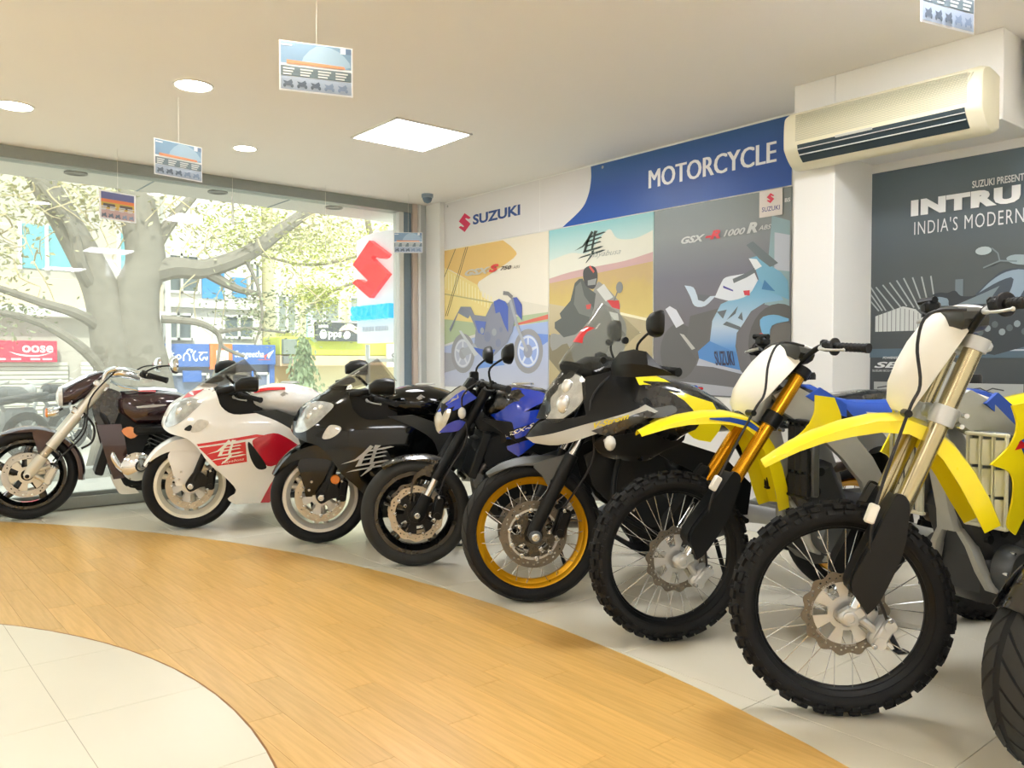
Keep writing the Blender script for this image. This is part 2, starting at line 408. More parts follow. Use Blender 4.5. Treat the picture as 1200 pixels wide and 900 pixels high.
MB().box((4.605, YW + .01, 1.35), (.07, .14, 2.7), ch=.004).build('side_panel', mat('grey_blue_panel', (186, 190, 188), rough=.5, noise=.06, scale=5), tp)
struct(MB().box((4.67, YW - .14, 1.35), (.06, .32, 2.7), ch=.004).build('trim_corner_casing', wall_m))
so = struct(MB().box(((XL + 4.9) / 2, YW + .41, 2.66), (4.9 - XL, .58, .06), ch=.004).build('trim_soffit', mat('soffit_panel', (214, 210, 204), rough=.5)))
for x in (.2, 2.1, 3.3): MB().box((x, YW + .41, 2.628), (.012, .58, .006), ch=0).build('joint', dark_m, so, smooth=0)
sp = MB().lathe([(0.002, 0), (.085, 0), (.085, -.012), (.07, -.012), (.06, -.004), (.002, -.004)], 28, (0, 0, 2.63), 'z').build('soffit_light', mat('unlit_lamp', (112, 108, 104), rough=.4)); sp.location = (1.53, YW + .27, 0)
tag(sp, 'unlit round lamp in the soffit, above the red and orange card', 'lamp', 'soffit lamps')
for i, (x, l) in enumerate(((2.66, 'unlit round lamp in the soffit, the middle one of three'), (3.79, 'unlit round lamp in the soffit, closest to the red and white sign'))):
    q = sp.copy(); C.objects.link(q); q.location = (x, YW + .27, 0); q['label'] = l
# ceiling lamps
pan_m = mat('lit_panel', (250, 251, 255), emit=PANEL_L); spot_m = mat('lit_spot', (255, 248, 232), emit=SPOT_L); fw_m = mat('lamp_frame_white', (240, 238, 232), rough=.4)
def panel_lamp(x, y, label):
    t = thing('ceiling_light', label, 'ceiling light', (x, y, ZC), 0, 'square ceiling panels')
    f = MB()
    for sx, sy, a, b in ((1, 0, .016, .61), (-1, 0, .016, .61), (0, 1, .61, .016), (0, -1, .61, .016)): f.box((sx * .297, sy * .297, -.006), (a, b, .012), ch=.002)
    f.build('frame', fw_m, t, smooth=0); MB().box((0, 0, -.004), (.58, .58, .006), ch=0).build('diffuser', pan_m, t, smooth=0)
panel_lamp(3.13, 4.85, 'square lit ceiling panel near the window corner')
panel_lamp(3.05, 1.47, 'square lit ceiling panel seen only as a reflection in the glass')
for x, y in ((-1.9, -1.6), (-1.9, 1.47), (-1.9, 4.85), (.7, -1.3)): panel_lamp(x, y, 'added square fill light panel over the unseen half of the room')  # unseen panels, these and the next, added as fill light
panel_lamp(3.05, -1.4, 'added square fill light panel over the unseen half of the room')
dl = thing('downlight', 'round downlight next to the string of the tilted price card', 'ceiling light', (1.62, 4.78, ZC), 0, 'round downlights')
MB().lathe([(.098, 0), (.112, 0), (.110, -.008), (.098, -.006)], 32, axis='z').build('ring', fw_m, dl); MB().lathe([(.001, -.001), (.099, -.001), (.099, -.005), (.001, -.005)], 32, axis='z').build('diffuser', spot_m, dl)
def copy_thing(t, loc, label, rz=None, sc=None, group=None):
    c = t.copy(); C.objects.link(c); c.location = loc; c['label'] = label
    if rz is not None: c.rotation_euler = (0, 0, rz)
    if sc: c.scale = (sc, sc, sc)
    if group: c['group'] = group
    for ch in list(t.children):
        d = ch.copy(); C.objects.link(d); d.parent = c
        for g in ch.children: e = g.copy(); C.objects.link(e); e.parent = d
    return c
copy_thing(dl, (.90, 5.86, ZC), 'round downlight by the edge of the ceiling over the window')
copy_thing(dl, (2.38, 5.93, ZC), 'small round downlight between the two price cards over the window', sc=.78)
copy_thing(dl, (1.5, 3.16, ZC), 'round downlight above the wood floor, seen reflected in the glass')
# security camera
sc_ = thing('security_camera', 'small grey dome camera on the ceiling in the window corner', 'camera', (4.34, 6.45, ZC))
MB().lathe([(.001, 0), (.055, 0), (.055, -.03), (.048, -.035), (.001, -.035)], 24, axis='z').build('base', mat('camera_grey', (140, 156, 170), rough=.4), sc_)
MB().lathe([(.001, -.034), (.045, -.034), (.042, -.055), (.03, -.075), (.001, -.085)], 24, axis='z').build('dome', mat('camera_dome', (96, 116, 134), rough=.15), sc_)
# air conditioner
ac = thing('air_conditioner', 'cream wall air conditioner unit with grille front above the pillar', 'air conditioner', (4.268, 2.045, 2.19))
cream = mat('cream_plastic', (236, 230, 202), rough=.35); acd = mat('dark_outlet', (46, 62, 70), rough=.5); grl = mat('grille_cream', (206, 202, 178), rough=.45)
prof = sm([(0, .02, 1), (0, .30, 1), (-.10, .315), (-.165, .295), (-.185, .25), (-.188, .13), (-.175, .09), (-.12, .03), (-.06, .005)], 3)
b = MB(); b.loft([[(x * k, y, .16 + (z - .16) * k2) for x, z in prof] for y, k, k2 in ((-.52, .8, .86), (-.51, .93, .95), (-.485, 1, 1), (.485, 1, 1), (.51, .93, .95), (.52, .8, .86))]); b.build('housing', cream, ac)
b = MB()
for k in range(17): b.box((-.187, -.01, .142 + k * .0085), (.008, .88, .0042), ch=0)
for k in range(60): b.box((-.185, -.44 + k * .0146, .21), (.006, .0035, .145), Matrix.Rotation(R(28), 3, 'X'), ch=0)
b.build('intake_grille', grl, ac, smooth=0, kind='stuff')
b = MB(); b.prism([(-.1885, .118), (-.182, .088), (-.160, .058), (-.128, .032), (-.120, .045), (-.150, .085), (-.178, .125)], -.44, .42); b.build('outlet', acd, ac, smooth=0)
for xx, zz, an in ((-.189, .094, -20), (-.171, .066, -38)): MB().box((xx, -.01, zz), (.004, .86, .009), Matrix.Rotation(R(an + 90), 3, 'Y'), ch=.001).build('louvre', alu_m, ac, smooth=0)
MB().box((-.189, .10, .118), (.006, .20, .014), ch=.002).build('display_strip', mat('strip_grey', (200, 200, 190), rough=.3), ac)
# ================================================================ wall banner and posters (flat prints)
PX = XR - .006
class Sheet:
    """flat printing on a board facing the room: u runs along the wall from the window corner, v is the height"""
    def __init__(s, root, box): s.root = root; s.n = 0; s.box = box
    def at(s, u, v): return (PX - .0002 * s.n - .0006, 6.68 - u, v)
    def poly(s, name, pts, rgb, rough=.4, up=True):
        if up: s.n += 1
        pts = s.clip(pts)
        k = ('%d_%d_%d' % tuple(rgb)) if not isinstance(rgb, bpy.types.Material) else None
        m = mat('ink_' + k, rgb, rough=rough, noise=.02, scale=8) if k else rgb
        return MB().add([s.at(u, v) for u, v in pts], [tuple(range(len(pts)))]).build(name, m, s.root, smooth=0)
    def clip(s, pts):
        for ax, lim, sg in ((0, s.box[0], 1), (0, s.box[1], -1), (1, s.box[2], 1), (1, s.box[3], -1)):
            out = []; f = lambda p: (p[ax] - lim) * sg
            for i in range(len(pts)):
                p, q = pts[i][:2], pts[(i + 1) % len(pts)][:2]; a, b = f(p), f(q)
                if a >= 0: out.append(p)
                if a * b < 0: t = a / (a - b); out.append((p[0] + (q[0] - p[0]) * t, p[1] + (q[1] - p[1]) * t))
            pts = out
        return pts
    def many(s, name, polys, rgb):
        s.n += 1; b = MB(); m = mat('ink_%d_%d_%d' % tuple(rgb), rgb, rough=.4, noise=.02, scale=8)
        for p in polys: b.add([s.at(u, v) for u, v in p], [tuple(range(len(p)))])
        return b.build(name, m, s.root, smooth=0)
    def text(s, name, word, u0, v0, u1, v1, rgb, bold=0., shear=0., space=1.):
        s.n += 1; P, F = text2d(word, bold, shear, space) if word else brush()
        return MB().add([s.at(u0 + (u1 - u0) * x, v0 + (v1 - v0) * y) for x, y in P], F).build(name, mat('ink_%d_%d_%d' % tuple(rgb), rgb, rough=.4, noise=.02, scale=8), s.root, smooth=0)
    def disc(s, name, cu, cv, ru, rv, rgb, n=28):
        return s.poly(name, [(cu + ru * math.cos(2 * math.pi * k / n), cv + rv * math.sin(2 * math.pi * k / n)) for k in range(n)], rgb)
    def wheel(s, cu, cv, r, tyre, gap, rim, inner):
        s.disc('printed_tyre', cu, cv, r, r, tyre); s.disc('printed_gap', cu, cv, r * .74, r * .74, gap); s.disc('printed_rim', cu, cv, r * .70, r * .70, rim); s.disc('printed_gap', cu, cv, r * .60, r * .60, gap)
        for k in range(5):
            a = k * 1.2566 + .3; c, q = math.cos(a) * r, math.sin(a) * r
            s.poly('printed_spoke', [(cu - q * .09, cv + c * .09), (cu + c * .62 - q * .05, cv + q * .62 + c * .05), (cu + c * .62 + q * .05, cv + q * .62 - c * .05), (cu + q * .09, cv - c * .09)], rim, up=(k == 0))
        s.disc('printed_disc', cu, cv, r * .30, r * .30, inner)
    def stroke(s, name, pts, w, rgb):
        L = []; Rr = []
        for i, p in enumerate(pts):
            a = pts[max(i - 1, 0)]; b = pts[min(i + 1, len(pts) - 1)]; d = math.hypot(b[0] - a[0], b[1] - a[1]) or 1; nx, ny = -(b[1] - a[1]) / d * w / 2, (b[0] - a[0]) / d * w / 2
            L.append((p[0] + nx, p[1] + ny)); Rr.append((p[0] - nx, p[1] - ny))
        return s.poly(name, L + Rr[::-1], rgb)
def grad(name, stops, rough=.4, noise=.0):
    """print with a vertical colour run; stops are (height 0..1, colour)"""
    m = bpy.data.materials.new(name); m.use_nodes = True; nt = m.node_tree; b = nt.nodes['Principled BSDF']; b.inputs['Roughness'].default_value = rough
    tc = nt.nodes.new('ShaderNodeTexCoord'); sx = nt.nodes.new('ShaderNodeSeparateXYZ'); nt.links.new(tc.outputs['Generated'], sx.inputs[0])
    r = nt.nodes.new('ShaderNodeValToRGB'); e = r.color_ramp.elements
    while len(e) < len(stops): e.new(.5)
    for k, (p, c) in enumerate(stops): e[k].position = p; e[k].color = (*lin(c), 1)
    src = sx.outputs['Z']
    if noise:
        n = nt.nodes.new('ShaderNodeTexNoise'); n.inputs['Scale'].default_value = 9; nt.links.new(tc.outputs['Object'], n.inputs['Vector'])
        a = nt.nodes.new('ShaderNodeMath'); a.operation = 'MULTIPLY_ADD'; nt.links.new(n.outputs['Fac'], a.inputs[0]); a.inputs[1].default_value = noise; nt.links.new(sx.outputs['Z'], a.inputs[2]); src = a.outputs[0]
    nt.links.new(src, r.inputs[0]); nt.links.new(r.outputs[0], b.inputs['Base Color'])
    return m
def board(name, label, u0, u1, v0, v1, m, cat='poster'):
    t = thing(name, label, cat, (0, 0, 0))
    MB().box((XR - .003, 6.68 - (u0 + u1) / 2, (v0 + v1) / 2), (.006, u1 - u0, v1 - v0), ch=0).build('backing', m, t, smooth=0)
    return Sheet(t, (u0 + .001, u1 - .001, v0 + .001, v1 - .001))
def rect(u0, v0, u1, v1): return [(u0, v0), (u1, v0), (u1, v1), (u0, v1)]
# ---- banner over the posters
s = board('wall_banner', 'long white and blue banner along the wall above the posters', .0, 3.81, 2.24, 2.685, mat('banner_white', (226, 222, 220), rough=.4), 'banner')
s.poly('blue_field', sm([(1.70, 2.243, 1), (3.81, 2.243, 1), (3.81, 2.685, 1), (2.03, 2.685, 1), (2.032, 2.58), (2.00, 2.46), (1.92, 2.36)], 5), grad('banner_blue', [(0, (34, 84, 172)), (.5, (40, 82, 160)), (1, (58, 100, 158))]))
s.poly('emblem', [(.245 + .19 * x, 2.37 + .18 * y) for x, y in emblem()], (222, 52, 92))
s.text('lettering', 'SUZUKI', .47, 2.42, 1.16, 2.515, (42, 76, 142), bold=.035)
for d_ in (-.005, .005): s.text('lettering', 'MOTORCYCLE', 2.635 + d_, 2.41, 3.695 + d_, 2.545, (244, 244, 246))
for u in (.06, 2.16): s.disc('fixing_screw', u, 2.655, .012, .012, (180, 178, 172))
s.stroke('seam', [(1.42, 2.243), (1.42, 2.68)], .006, (236, 233, 230))
# ---- poster one: blue naked bike on a race track
s = board('wall_poster', 'poster of a blue naked motorcycle on a race track, beside the window', .0, 1.53, .885, 2.235, grad('track_sky', [(0, (196, 196, 206)), (.25, (196, 200, 214)), (.42, (232, 224, 208)), (1, (238, 228, 208))]))
s.poly('printed_stand_roof', sm([(.003, 2.225, 1), (.92, 2.225, 1), (1.07, 2.13), (1.07, 2.05), (.56, 1.88), (.54, 1.85), (.10, 2.03), (.003, 2.04, 1)], 3), (229, 190, 114))
s.poly('printed_stand', [(.003, 2.06), (.54, 1.85), (.62, 1.73), (.84, 1.64), (.84, 1.47), (.48, 1.50), (.003, 1.55)], (236, 214, 140))
for k in range(16): s.poly('printed_seat_row', [(.02 + k * .048, 2.03 - k * .02), (.035 + k * .048, 2.025 - k * .02), (.035 + k * .048, 1.85 - k * .016), (.02 + k * .048, 1.85 - k * .016)], (244, 230, 170), up=(k == 0))
s.stroke('printed_fence', [(.003, 1.80), (.84, 1.66)], .012, (190, 176, 120))
for a, b in (((.19, 2.225), (.003, 1.97)), ((.36, 2.225), (.02, 1.58)), ((.39, 2.225), (.05, 1.58))): s.stroke('printed_cable', [a, b], .009, (110, 90, 62))
s.poly('printed_verge', [(.003, 1.55), (.48, 1.50), (1.0, 1.52), (1.527, 1.56), (1.527, 1.47), (.8, 1.44), (.003, 1.30)], (176, 190, 152))
s.poly('printed_stands_far', [(.9, 1.52), (1.527, 1.55), (1.527, 1.60), (1.2, 1.66), (.95, 1.62)], (222, 214, 196))
s.poly('printed_road', [(.003, 1.28), (1.0, 1.44), (1.527, 1.47), (1.527, .89), (.003, .89)], grad('track_road', [(0, (186, 188, 204)), (.6, (174, 184, 214)), (1, (160, 180, 222))]))
s.poly('printed_kerb', [(1.10, 1.45), (1.527, 1.49), (1.527, 1.53), (1.12, 1.47)], (222, 110, 90))
s.poly('printed_blue_kerb', [(1.30, 1.20), (1.527, 1.30), (1.527, 1.36), (1.25, 1.38)], (108, 140, 212))
s.poly('printed_blue_patch', [(.50, 1.06), (.95, 1.10), (.90, 1.14), (.60, 1.13)], (112, 150, 216))
s.poly('printed_shadow', [(.003, 1.02), (.45, 1.10), (.35, 1.20), (.003, 1.22)], (158, 158, 166))
s.wheel(.31, 1.21, .19, (150, 148, 152), (176, 180, 196), (206, 208, 216), (160, 160, 168)); s.wheel(1.27, 1.22, .195, (150, 148, 152), (150, 170, 222), (214, 220, 236), (150, 152, 170))
G_ = (138, 140, 156)
s.poly('printed_swingarm', [(.28, 1.24), (.62, 1.34), (.66, 1.26), (.34, 1.18)], (168, 170, 178))
s.poly('printed_bike', [(.28, 1.66), (.44, 1.65), (.50, 1.57), (.67, 1.55), (.76, 1.66), (.87, 1.70), (.99, 1.65), (1.06, 1.70), (1.11, 1.70), (1.18, 1.64), (1.19, 1.50), (1.11, 1.55), (1.06, 1.40), (.99, 1.30), (.79, 1.18), (.64, 1.18), (.50, 1.30), (.52, 1.44), (.43, 1.57)], G_)
s.poly('printed_tail', [(.28, 1.66), (.46, 1.60), (.40, 1.54), (.24, 1.60), (.11, 1.42), (.09, 1.45)], (134, 138, 152))
s.poly('printed_tank', [(.79, 1.68), (.87, 1.70), (.96, 1.67), (1.0, 1.62), (1.0, 1.39), (.94, 1.47), (.88, 1.58), (.82, 1.57)], (74, 98, 186))
s.poly('printed_side', [(.50, 1.52), (.68, 1.50), (.64, 1.38), (.56, 1.40)], (92, 112, 188))
s.poly('printed_cowl', [(1.07, 1.70), (1.12, 1.70), (1.19, 1.63), (1.19, 1.49), (1.12, 1.56)], (70, 88, 172))
s.poly('printed_belly', [(.46, 1.27), (.66, 1.24), (.82, 1.24), (.76, 1.17), (.62, 1.17)], (70, 100, 190))
s.poly('printed_exhaust', [(.25, 1.43), (.29, 1.43), (.56, 1.20), (.50, 1.18)], (196, 200, 204))
s.stroke('printed_fork', [(1.03, 1.68), (1.14, 1.42), (1.26, 1.22)], .035, (170, 172, 180))
s.stroke('printed_bar', [(.93, 1.75), (1.00, 1.74), (1.06, 1.70)], .035, (142, 136, 134))
for k, (a, b, r) in enumerate(((.70, 1.36, .05), (.80, 1.40, .035), (.86, 1.30, .04), (.62, 1.42, .03), (.9, 1.42, .025))): s.disc('printed_engine', a, b, r, r, (160, 161, 168) if k % 2 else (126, 132, 158), 10)
s.text('title', 'GSX-', .35, 1.945, .76, 2.005, (206, 200, 186), bold=.05, shear=.35); s.text('title', 'S', .72, 1.95, .87, 2.02, (222, 60, 52), bold=.06, shear=.3)
s.text('title', '750', .89, 1.955, 1.05, 1.99, (90, 80, 74), bold=.03, shear=.35); s.text('title', 'ABS', 1.07, 1.955, 1.17, 1.98, (140, 126, 110), bold=.0, shear=.35)
# ---- poster two: rider on a desert road
s = board('wall_poster', 'poster of a rider in black leathers on a desert road', 1.535, 2.68, .885, 2.235, grad('desert_sky', [(0, (222, 218, 200)), (.66, (222, 224, 208)), (.8, (214, 226, 216)), (1, (146, 204, 208))]))
s.poly('printed_cloud', sm([(1.54, 1.98, 1), (1.8, 2.02), (2.0, 2.0), (2.15, 2.12), (2.24, 2.16), (2.32, 2.08), (2.5, 2.06), (2.675, 2.10, 1), (2.675, 1.90, 1), (1.54, 1.80, 1)], 4), (226, 224, 208))
s.poly('printed_hills', sm([(1.54, 1.79, 1), (1.54, 1.83, 1), (1.8, 1.865), (2.11, 1.885), (2.4, 1.90), (2.676, 1.94, 1), (2.676, 1.84, 1)], 3), (204, 168, 164))
s.poly('printed_scrub', [(1.54, 1.79), (2.1, 1.83), (2.676, 1.87), (2.676, 1.40), (1.54, 1.50)], grad('scrub', [(0, (226, 214, 152)), (.4, (214, 192, 116)), (.8, (206, 180, 110)), (1, (200, 172, 120))], noise=.4))
s.poly('printed_road', [(1.54, 1.62), (2.1, 1.52), (2.676, 1.45), (2.676, .89), (1.54, .89)], grad('asphalt', [(0, (176, 160, 118)), (.6, (184, 168, 130)), (1, (200, 186, 152))]))
s.stroke('printed_line', [(1.54, 1.36), (2.1, 1.10), (2.6, .89)], .02, (226, 196, 96)); s.stroke('printed_edge', [(2.35, 1.50), (2.676, 1.43)], .02, (240, 232, 200))
s.poly('printed_shadow', [(1.54, 1.36), (1.75, 1.30), (1.95, 1.0), (1.7, 1.02), (1.54, 1.15)], (128, 118, 92))
s.poly('printed_bike', sm([(2.09, 1.74), (2.16, 1.74), (2.29, 1.64), (2.35, 1.57), (2.35, 1.5), (2.42, 1.38), (2.36, 1.12), (2.20, .98), (2.0, 1.0), (1.86, 1.1), (1.76, 1.28), (1.58, 1.22), (1.56, 1.36), (1.72, 1.36), (1.95, 1.48)], 3), (150, 148, 142))
s.poly('printed_rider', [(1.94, 1.80), (1.99, 1.73), (2.09, 1.67), (2.07, 1.56), (2.01, 1.44), (1.86, 1.35), (1.72, 1.33), (1.61, 1.41), (1.61, 1.46), (1.69, 1.49), (1.67, 1.53), (1.80, 1.63), (1.85, 1.77), (1.90, 1.80)], (92, 94, 90))
s.poly('printed_sleeve', [(1.86, 1.74), (1.92, 1.78), (1.96, 1.66), (2.06, 1.56), (2.04, 1.48), (1.90, 1.52), (1.84, 1.60)], (118, 120, 114))
s.poly('printed_helmet', sm([(1.95, 1.80), (1.955, 1.87), (2.02, 1.895), (2.09, 1.87), (2.11, 1.79), (2.07, 1.71), (1.99, 1.73)], 4), (72, 72, 72)); s.poly('printed_visor', [(2.0, 1.78), (2.10, 1.79), (2.085, 1.74), (2.0, 1.74)], (150, 150, 146))
s.stroke('printed_stripe', [(2.02, 1.892), (2.07, 1.84)], .02, (210, 90, 80))
s.poly('printed_screen', [(2.10, 1.70), (2.18, 1.74), (2.28, 1.63), (2.20, 1.60)], (206, 206, 200)); s.poly('printed_red', [(2.21, 1.61), (2.34, 1.60), (2.35, 1.53), (2.27, 1.55)], (208, 60, 62)); s.poly('printed_glove', [(1.98, 1.585), (2.04, 1.59), (2.03, 1.55), (1.99, 1.55)], (214, 84, 74))
s.stroke('printed_mirror_stem', [(2.29, 1.60), (2.33, 1.68)], .012, (120, 120, 116)); s.disc('printed_mirror', 2.345, 1.70, .036, .045, (132, 134, 132), 14)
s.poly('printed_headlight', [(2.24, 1.52), (2.33, 1.50), (2.36, 1.36), (2.30, 1.36)], (226, 226, 218))
s.text('brush_character', '', 1.85, 1.92, 2.20, 2.175, (70, 82, 76)); s.text('title', 'Hayabusa', 2.01, 1.945, 2.36, 2.0, (168, 172, 164), bold=-.002, shear=.5)
# ---- poster three: blue sport bike in a grey room
s = board('wall_poster', 'poster of a pale blue sport motorcycle in a grey room, next to the pillar', 2.685, 3.81, .885, 2.235, grad('grey_room', [(0, (112, 112, 114)), (.3, (116, 112, 114)), (.62, (120, 118, 130)), (.85, (142, 148, 148)), (1, (132, 142, 142))]))
s.poly('printed_daylight', [(3.62, 1.5), (3.67, 2.07), (3.80, 2.02), (3.80, 1.45)], (150, 178, 186)); s.poly('printed_wall', [(3.69, 1.96), (3.80, 1.93), (3.80, 1.70), (3.69, 1.72)], (196, 202, 214))
s.poly('printed_gravel', sm([(2.69, .90, 1), (2.72, .985), (3.1, .975), (3.5, .945), (3.80, .94, 1), (3.80, .89, 1)], 3), (176, 178, 186))
s.disc('printed_tyre', 3.72, 1.24, .22, .26, (98, 96, 94)); s.disc('printed_rim', 3.74, 1.23, .13, .16, (116, 112, 108)); s.disc('printed_tyre', 2.92, 1.20, .17, .20, (102, 100, 98))
s.poly('printed_engine', [(3.02, 1.45), (3.3, 1.5), (3.42, 1.2), (3.1, 1.12), (2.98, 1.25)], (106, 104, 102))
s.poly('printed_fairing', [(3.54, 1.66), (3.62, 1.67), (3.71, 1.59), (3.76, 1.52), (3.62, 1.51), (3.52, 1.46), (3.46, 1.38), (3.41, 1.32), (3.40, 1.23), (3.44, 1.07), (3.28, 1.10), (3.10, 1.15), (3.09, 1.20), (3.14, 1.23), (3.19, 1.26), (3.21, 1.41), (3.28, 1.52), (3.37, 1.55), (3.48, 1.57)], grad('pale_blue_paint', [(0, (84, 138, 204)), (.25, (104, 156, 212)), (.5, (190, 208, 224)), (.8, (130, 184, 214)), (1, (108, 170, 208))]))
s.poly('printed_belly', [(3.19, 1.27), (3.40, 1.19), (3.44, 1.075), (3.28, 1.105), (3.10, 1.155), (3.09, 1.20)], (90, 144, 206)); s.poly('printed_sill', [(3.10, 1.15), (3.28, 1.10), (3.44, 1.07), (3.47, 1.04), (3.22, 1.09), (3.08, 1.10)], (184, 188, 200))
s.poly('printed_tank', sm([(3.23, 1.57, 1), (3.28, 1.66), (3.32, 1.70), (3.44, 1.71), (3.54, 1.72, 1), (3.57, 1.66, 1), (3.50, 1.57), (3.37, 1.54), (3.30, 1.55)], 3), (226, 230, 236))
s.poly('printed_tail', sm([(2.97, 1.67, 1), (3.05, 1.65), (3.09, 1.58), (3.15, 1.58), (3.24, 1.58, 1), (3.15, 1.515), (3.06, 1.52), (3.02, 1.59)], 3), (202, 216, 230)); s.poly('printed_seat', [(3.08, 1.60), (3.2, 1.585), (3.14, 1.545), (3.09, 1.56)], (110, 112, 118))
s.poly('printed_nose', [(3.50, 1.81), (3.56, 1.82), (3.66, 1.75), (3.74, 1.70), (3.79, 1.64), (3.80, 1.52), (3.66, 1.58), (3.58, 1.66), (3.55, 1.74)], (122, 178, 206)); s.poly('printed_nose_white', [(3.50, 1.81), (3.56, 1.80), (3.60, 1.75), (3.55, 1.73)], (232, 236, 238))
s.poly('printed_screen', [(3.48, 1.90), (3.53, 1.92), (3.72, 1.76), (3.66, 1.74), (3.58, 1.80)], (112, 122, 126)); s.poly('printed_cut', [(3.62, 1.66), (3.70, 1.58), (3.60, 1.60)], (70, 130, 180))
s.stroke('printed_bar', [(3.38, 1.67), (3.48, 1.70), (3.55, 1.73)], .03, (110, 116, 120)); s.poly('printed_blue_mark', [(3.30, 1.645), (3.38, 1.61), (3.38, 1.60), (3.30, 1.63)], (86, 82, 160)); s.poly('printed_red_mark', [(3.46, 1.60), (3.51, 1.60), (3.51, 1.565), (3.47, 1.57)], (222, 62, 78))
for p in ([(3.25, 1.47), (3.33, 1.48), (3.30, 1.42)], [(3.33, 1.41), (3.42, 1.50), (3.40, 1.45)], [(3.42, 1.42), (3.45, 1.46), (3.46, 1.40)], [(3.30, 1.38), (3.44, 1.335), (3.44, 1.36), (3.33, 1.40)]): s.poly('printed_vent', p, (104, 110, 116))
s.poly('printed_fender', sm([(3.59, 1.40), (3.69, 1.43), (3.80, 1.40, 1), (3.80, 1.385, 1), (3.68, 1.36), (3.66, 1.28), (3.62, 1.27, 1)], 3), (124, 184, 222)); s.disc('printed_reflector', 3.60, 1.29, .022, .026, (216, 92, 84), 12)
s.poly('printed_exhaust', [(2.80, 1.51), (2.84, 1.53), (2.90, 1.50), (2.97, 1.40), (2.90, 1.37)], (216, 218, 226)); s.poly('printed_pipe', [(2.93, 1.33), (2.97, 1.32), (3.07, 1.22), (3.04, 1.21)], (196, 194, 186))
s.text('small_mark', 'SUZUKI', 3.23, 1.10, 3.40, 1.20, (70, 72, 96), bold=.02, shear=-.6)
s.text('title', 'GSX', 2.94, 1.965, 3.15, 2.015, (216, 218, 216), bold=.04, shear=.35); s.text('title', '-R', 3.15, 1.97, 3.275, 2.03, (226, 64, 74), bold=.05, shear=.3); s.text('title', '1000', 3.30, 1.975, 3.475, 2.02, (216, 218, 216), bold=.03, shear=.35)
s.text('title', 'R', 3.485, 1.975, 3.565, 2.045, (216, 218, 216), bold=.05, shear=.3); s.text('title', 'ABS', 3.575, 1.985, 3.67, 2.015, (216, 218, 216), bold=.01, shear=.35)
s.text('small_mark', 'BS', 3.765, 2.14, 3.805, 2.165, (232, 232, 232), bold=.03)
s.poly('badge_card', rect(3.58, 2.065, 3.75, 2.24), (238, 228, 222)); s.poly('emblem', [(3.635 + .055 * x, 2.15 + .065 * y) for x, y in emblem()], (226, 54, 84)); s.text('lettering', 'SUZUKI', 3.60, 2.10, 3.73, 2.13, (84, 84, 150), bold=.01)
# ---- poster four: dark cruiser poster right of the pillar
s = board('wall_poster', 'dark poster of a silver and black cruiser motorcycle, beyond the pillar', 4.325, 5.75, .865, 2.22, grad('night_print', [(0, (66, 72, 76)), (.3, (76, 82, 84)), (.6, (84, 92, 94)), (1, (100, 116, 126))]))
for a, b in (((4.33, 1.56), (4.42, 1.42)), ((4.36, 1.56), (4.47, 1.42)), ((4.40, 1.57), (4.51, 1.43)), ((4.44, 1.58), (4.54, 1.44)), ((4.48, 1.59), (4.58, 1.43)), ((4.52, 1.60), (4.61, 1.42)), ((4.57, 1.60), (4.64, 1.41)), ((4.62, 1.60), (4.66, 1.43)), ((4.67, 1.60), (4.69, 1.47)), ((4.33, 1.52), (4.40, 1.42)), ((4.33, 1.48), (4.38, 1.42))): s.stroke('printed_roof_rib', [a, b], .008, (168, 176, 176))
s.poly('printed_window', [(4.36, 1.39), (4.44, 1.415), (4.52, 1.44), (4.59, 1.42), (4.62, 1.39), (4.62, 1.30), (4.36, 1.30)], (206, 210, 206))
for k in range(10): s.stroke('printed_mullion', [(4.38 + k * .025, 1.30), (4.38 + k * .025, 1.40 + .03 * math.sin(k * .35))], .004, (120, 126, 124))
s.poly('printed_road', [(4.33, 1.20), (5.74, 1.205), (5.74, 1.14), (4.33, 1.15)], (88, 108, 122)); s.stroke('printed_line', [(4.95, 1.185), (5.3, 1.185)], .008, (190, 200, 206))
s.poly('printed_tower', rect(4.80, 1.47, 4.84, 1.57), (112, 126, 134))
s.poly('printed_tyre', sm([(4.64, 1.31), (4.68, 1.39), (4.76, 1.30), (4.76, 1.20), (4.70, 1.14), (4.67, 1.13), (4.64, 1.19)], 3), (60, 68, 76))
s.poly('printed_body', [(4.64, 1.41), (4.77, 1.43), (4.92, 1.44), (5.08, 1.42), (5.2, 1.40), (5.3, 1.25), (5.0, 1.16), (4.80, 1.20), (4.70, 1.30)], (58, 66, 72))
s.poly('printed_tail', sm([(4.64, 1.41, 1), (4.66, 1.45), (4.71, 1.48), (4.76, 1.475), (4.77, 1.43, 1), (4.71, 1.43)], 3), (132, 150, 162)); s.poly('printed_lamp', [(4.645, 1.36), (4.68, 1.39), (4.74, 1.30), (4.67, 1.32)], (168, 186, 202)); s.poly('printed_lamp', [(4.64, 1.335), (4.73, 1.275), (4.66, 1.31)], (186, 200, 212))
s.poly('printed_seat', sm([(4.68, 1.49), (4.72, 1.505), (4.76, 1.50), (4.80, 1.51), (4.83, 1.48), (4.89, 1.475), (4.92, 1.49), (4.88, 1.45), (4.81, 1.43), (4.77, 1.43), (4.76, 1.47)], 3), (52, 58, 64))
s.poly('printed_tank', sm([(4.90, 1.48, 1), (4.97, 1.55), (5.04, 1.60), (5.13, 1.60), (5.25, 1.56), (5.28, 1.48), (5.15, 1.42), (5.0, 1.44)], 3), (66, 78, 90)); s.poly('printed_shine', sm([(4.92, 1.49, 1), (4.98, 1.55), (5.05, 1.59), (5.13, 1.595), (5.16, 1.55), (5.09, 1.41, 1), (5.04, 1.41, 1), (5.085, 1.55), (5.02, 1.545)], 3), (142, 162, 178))
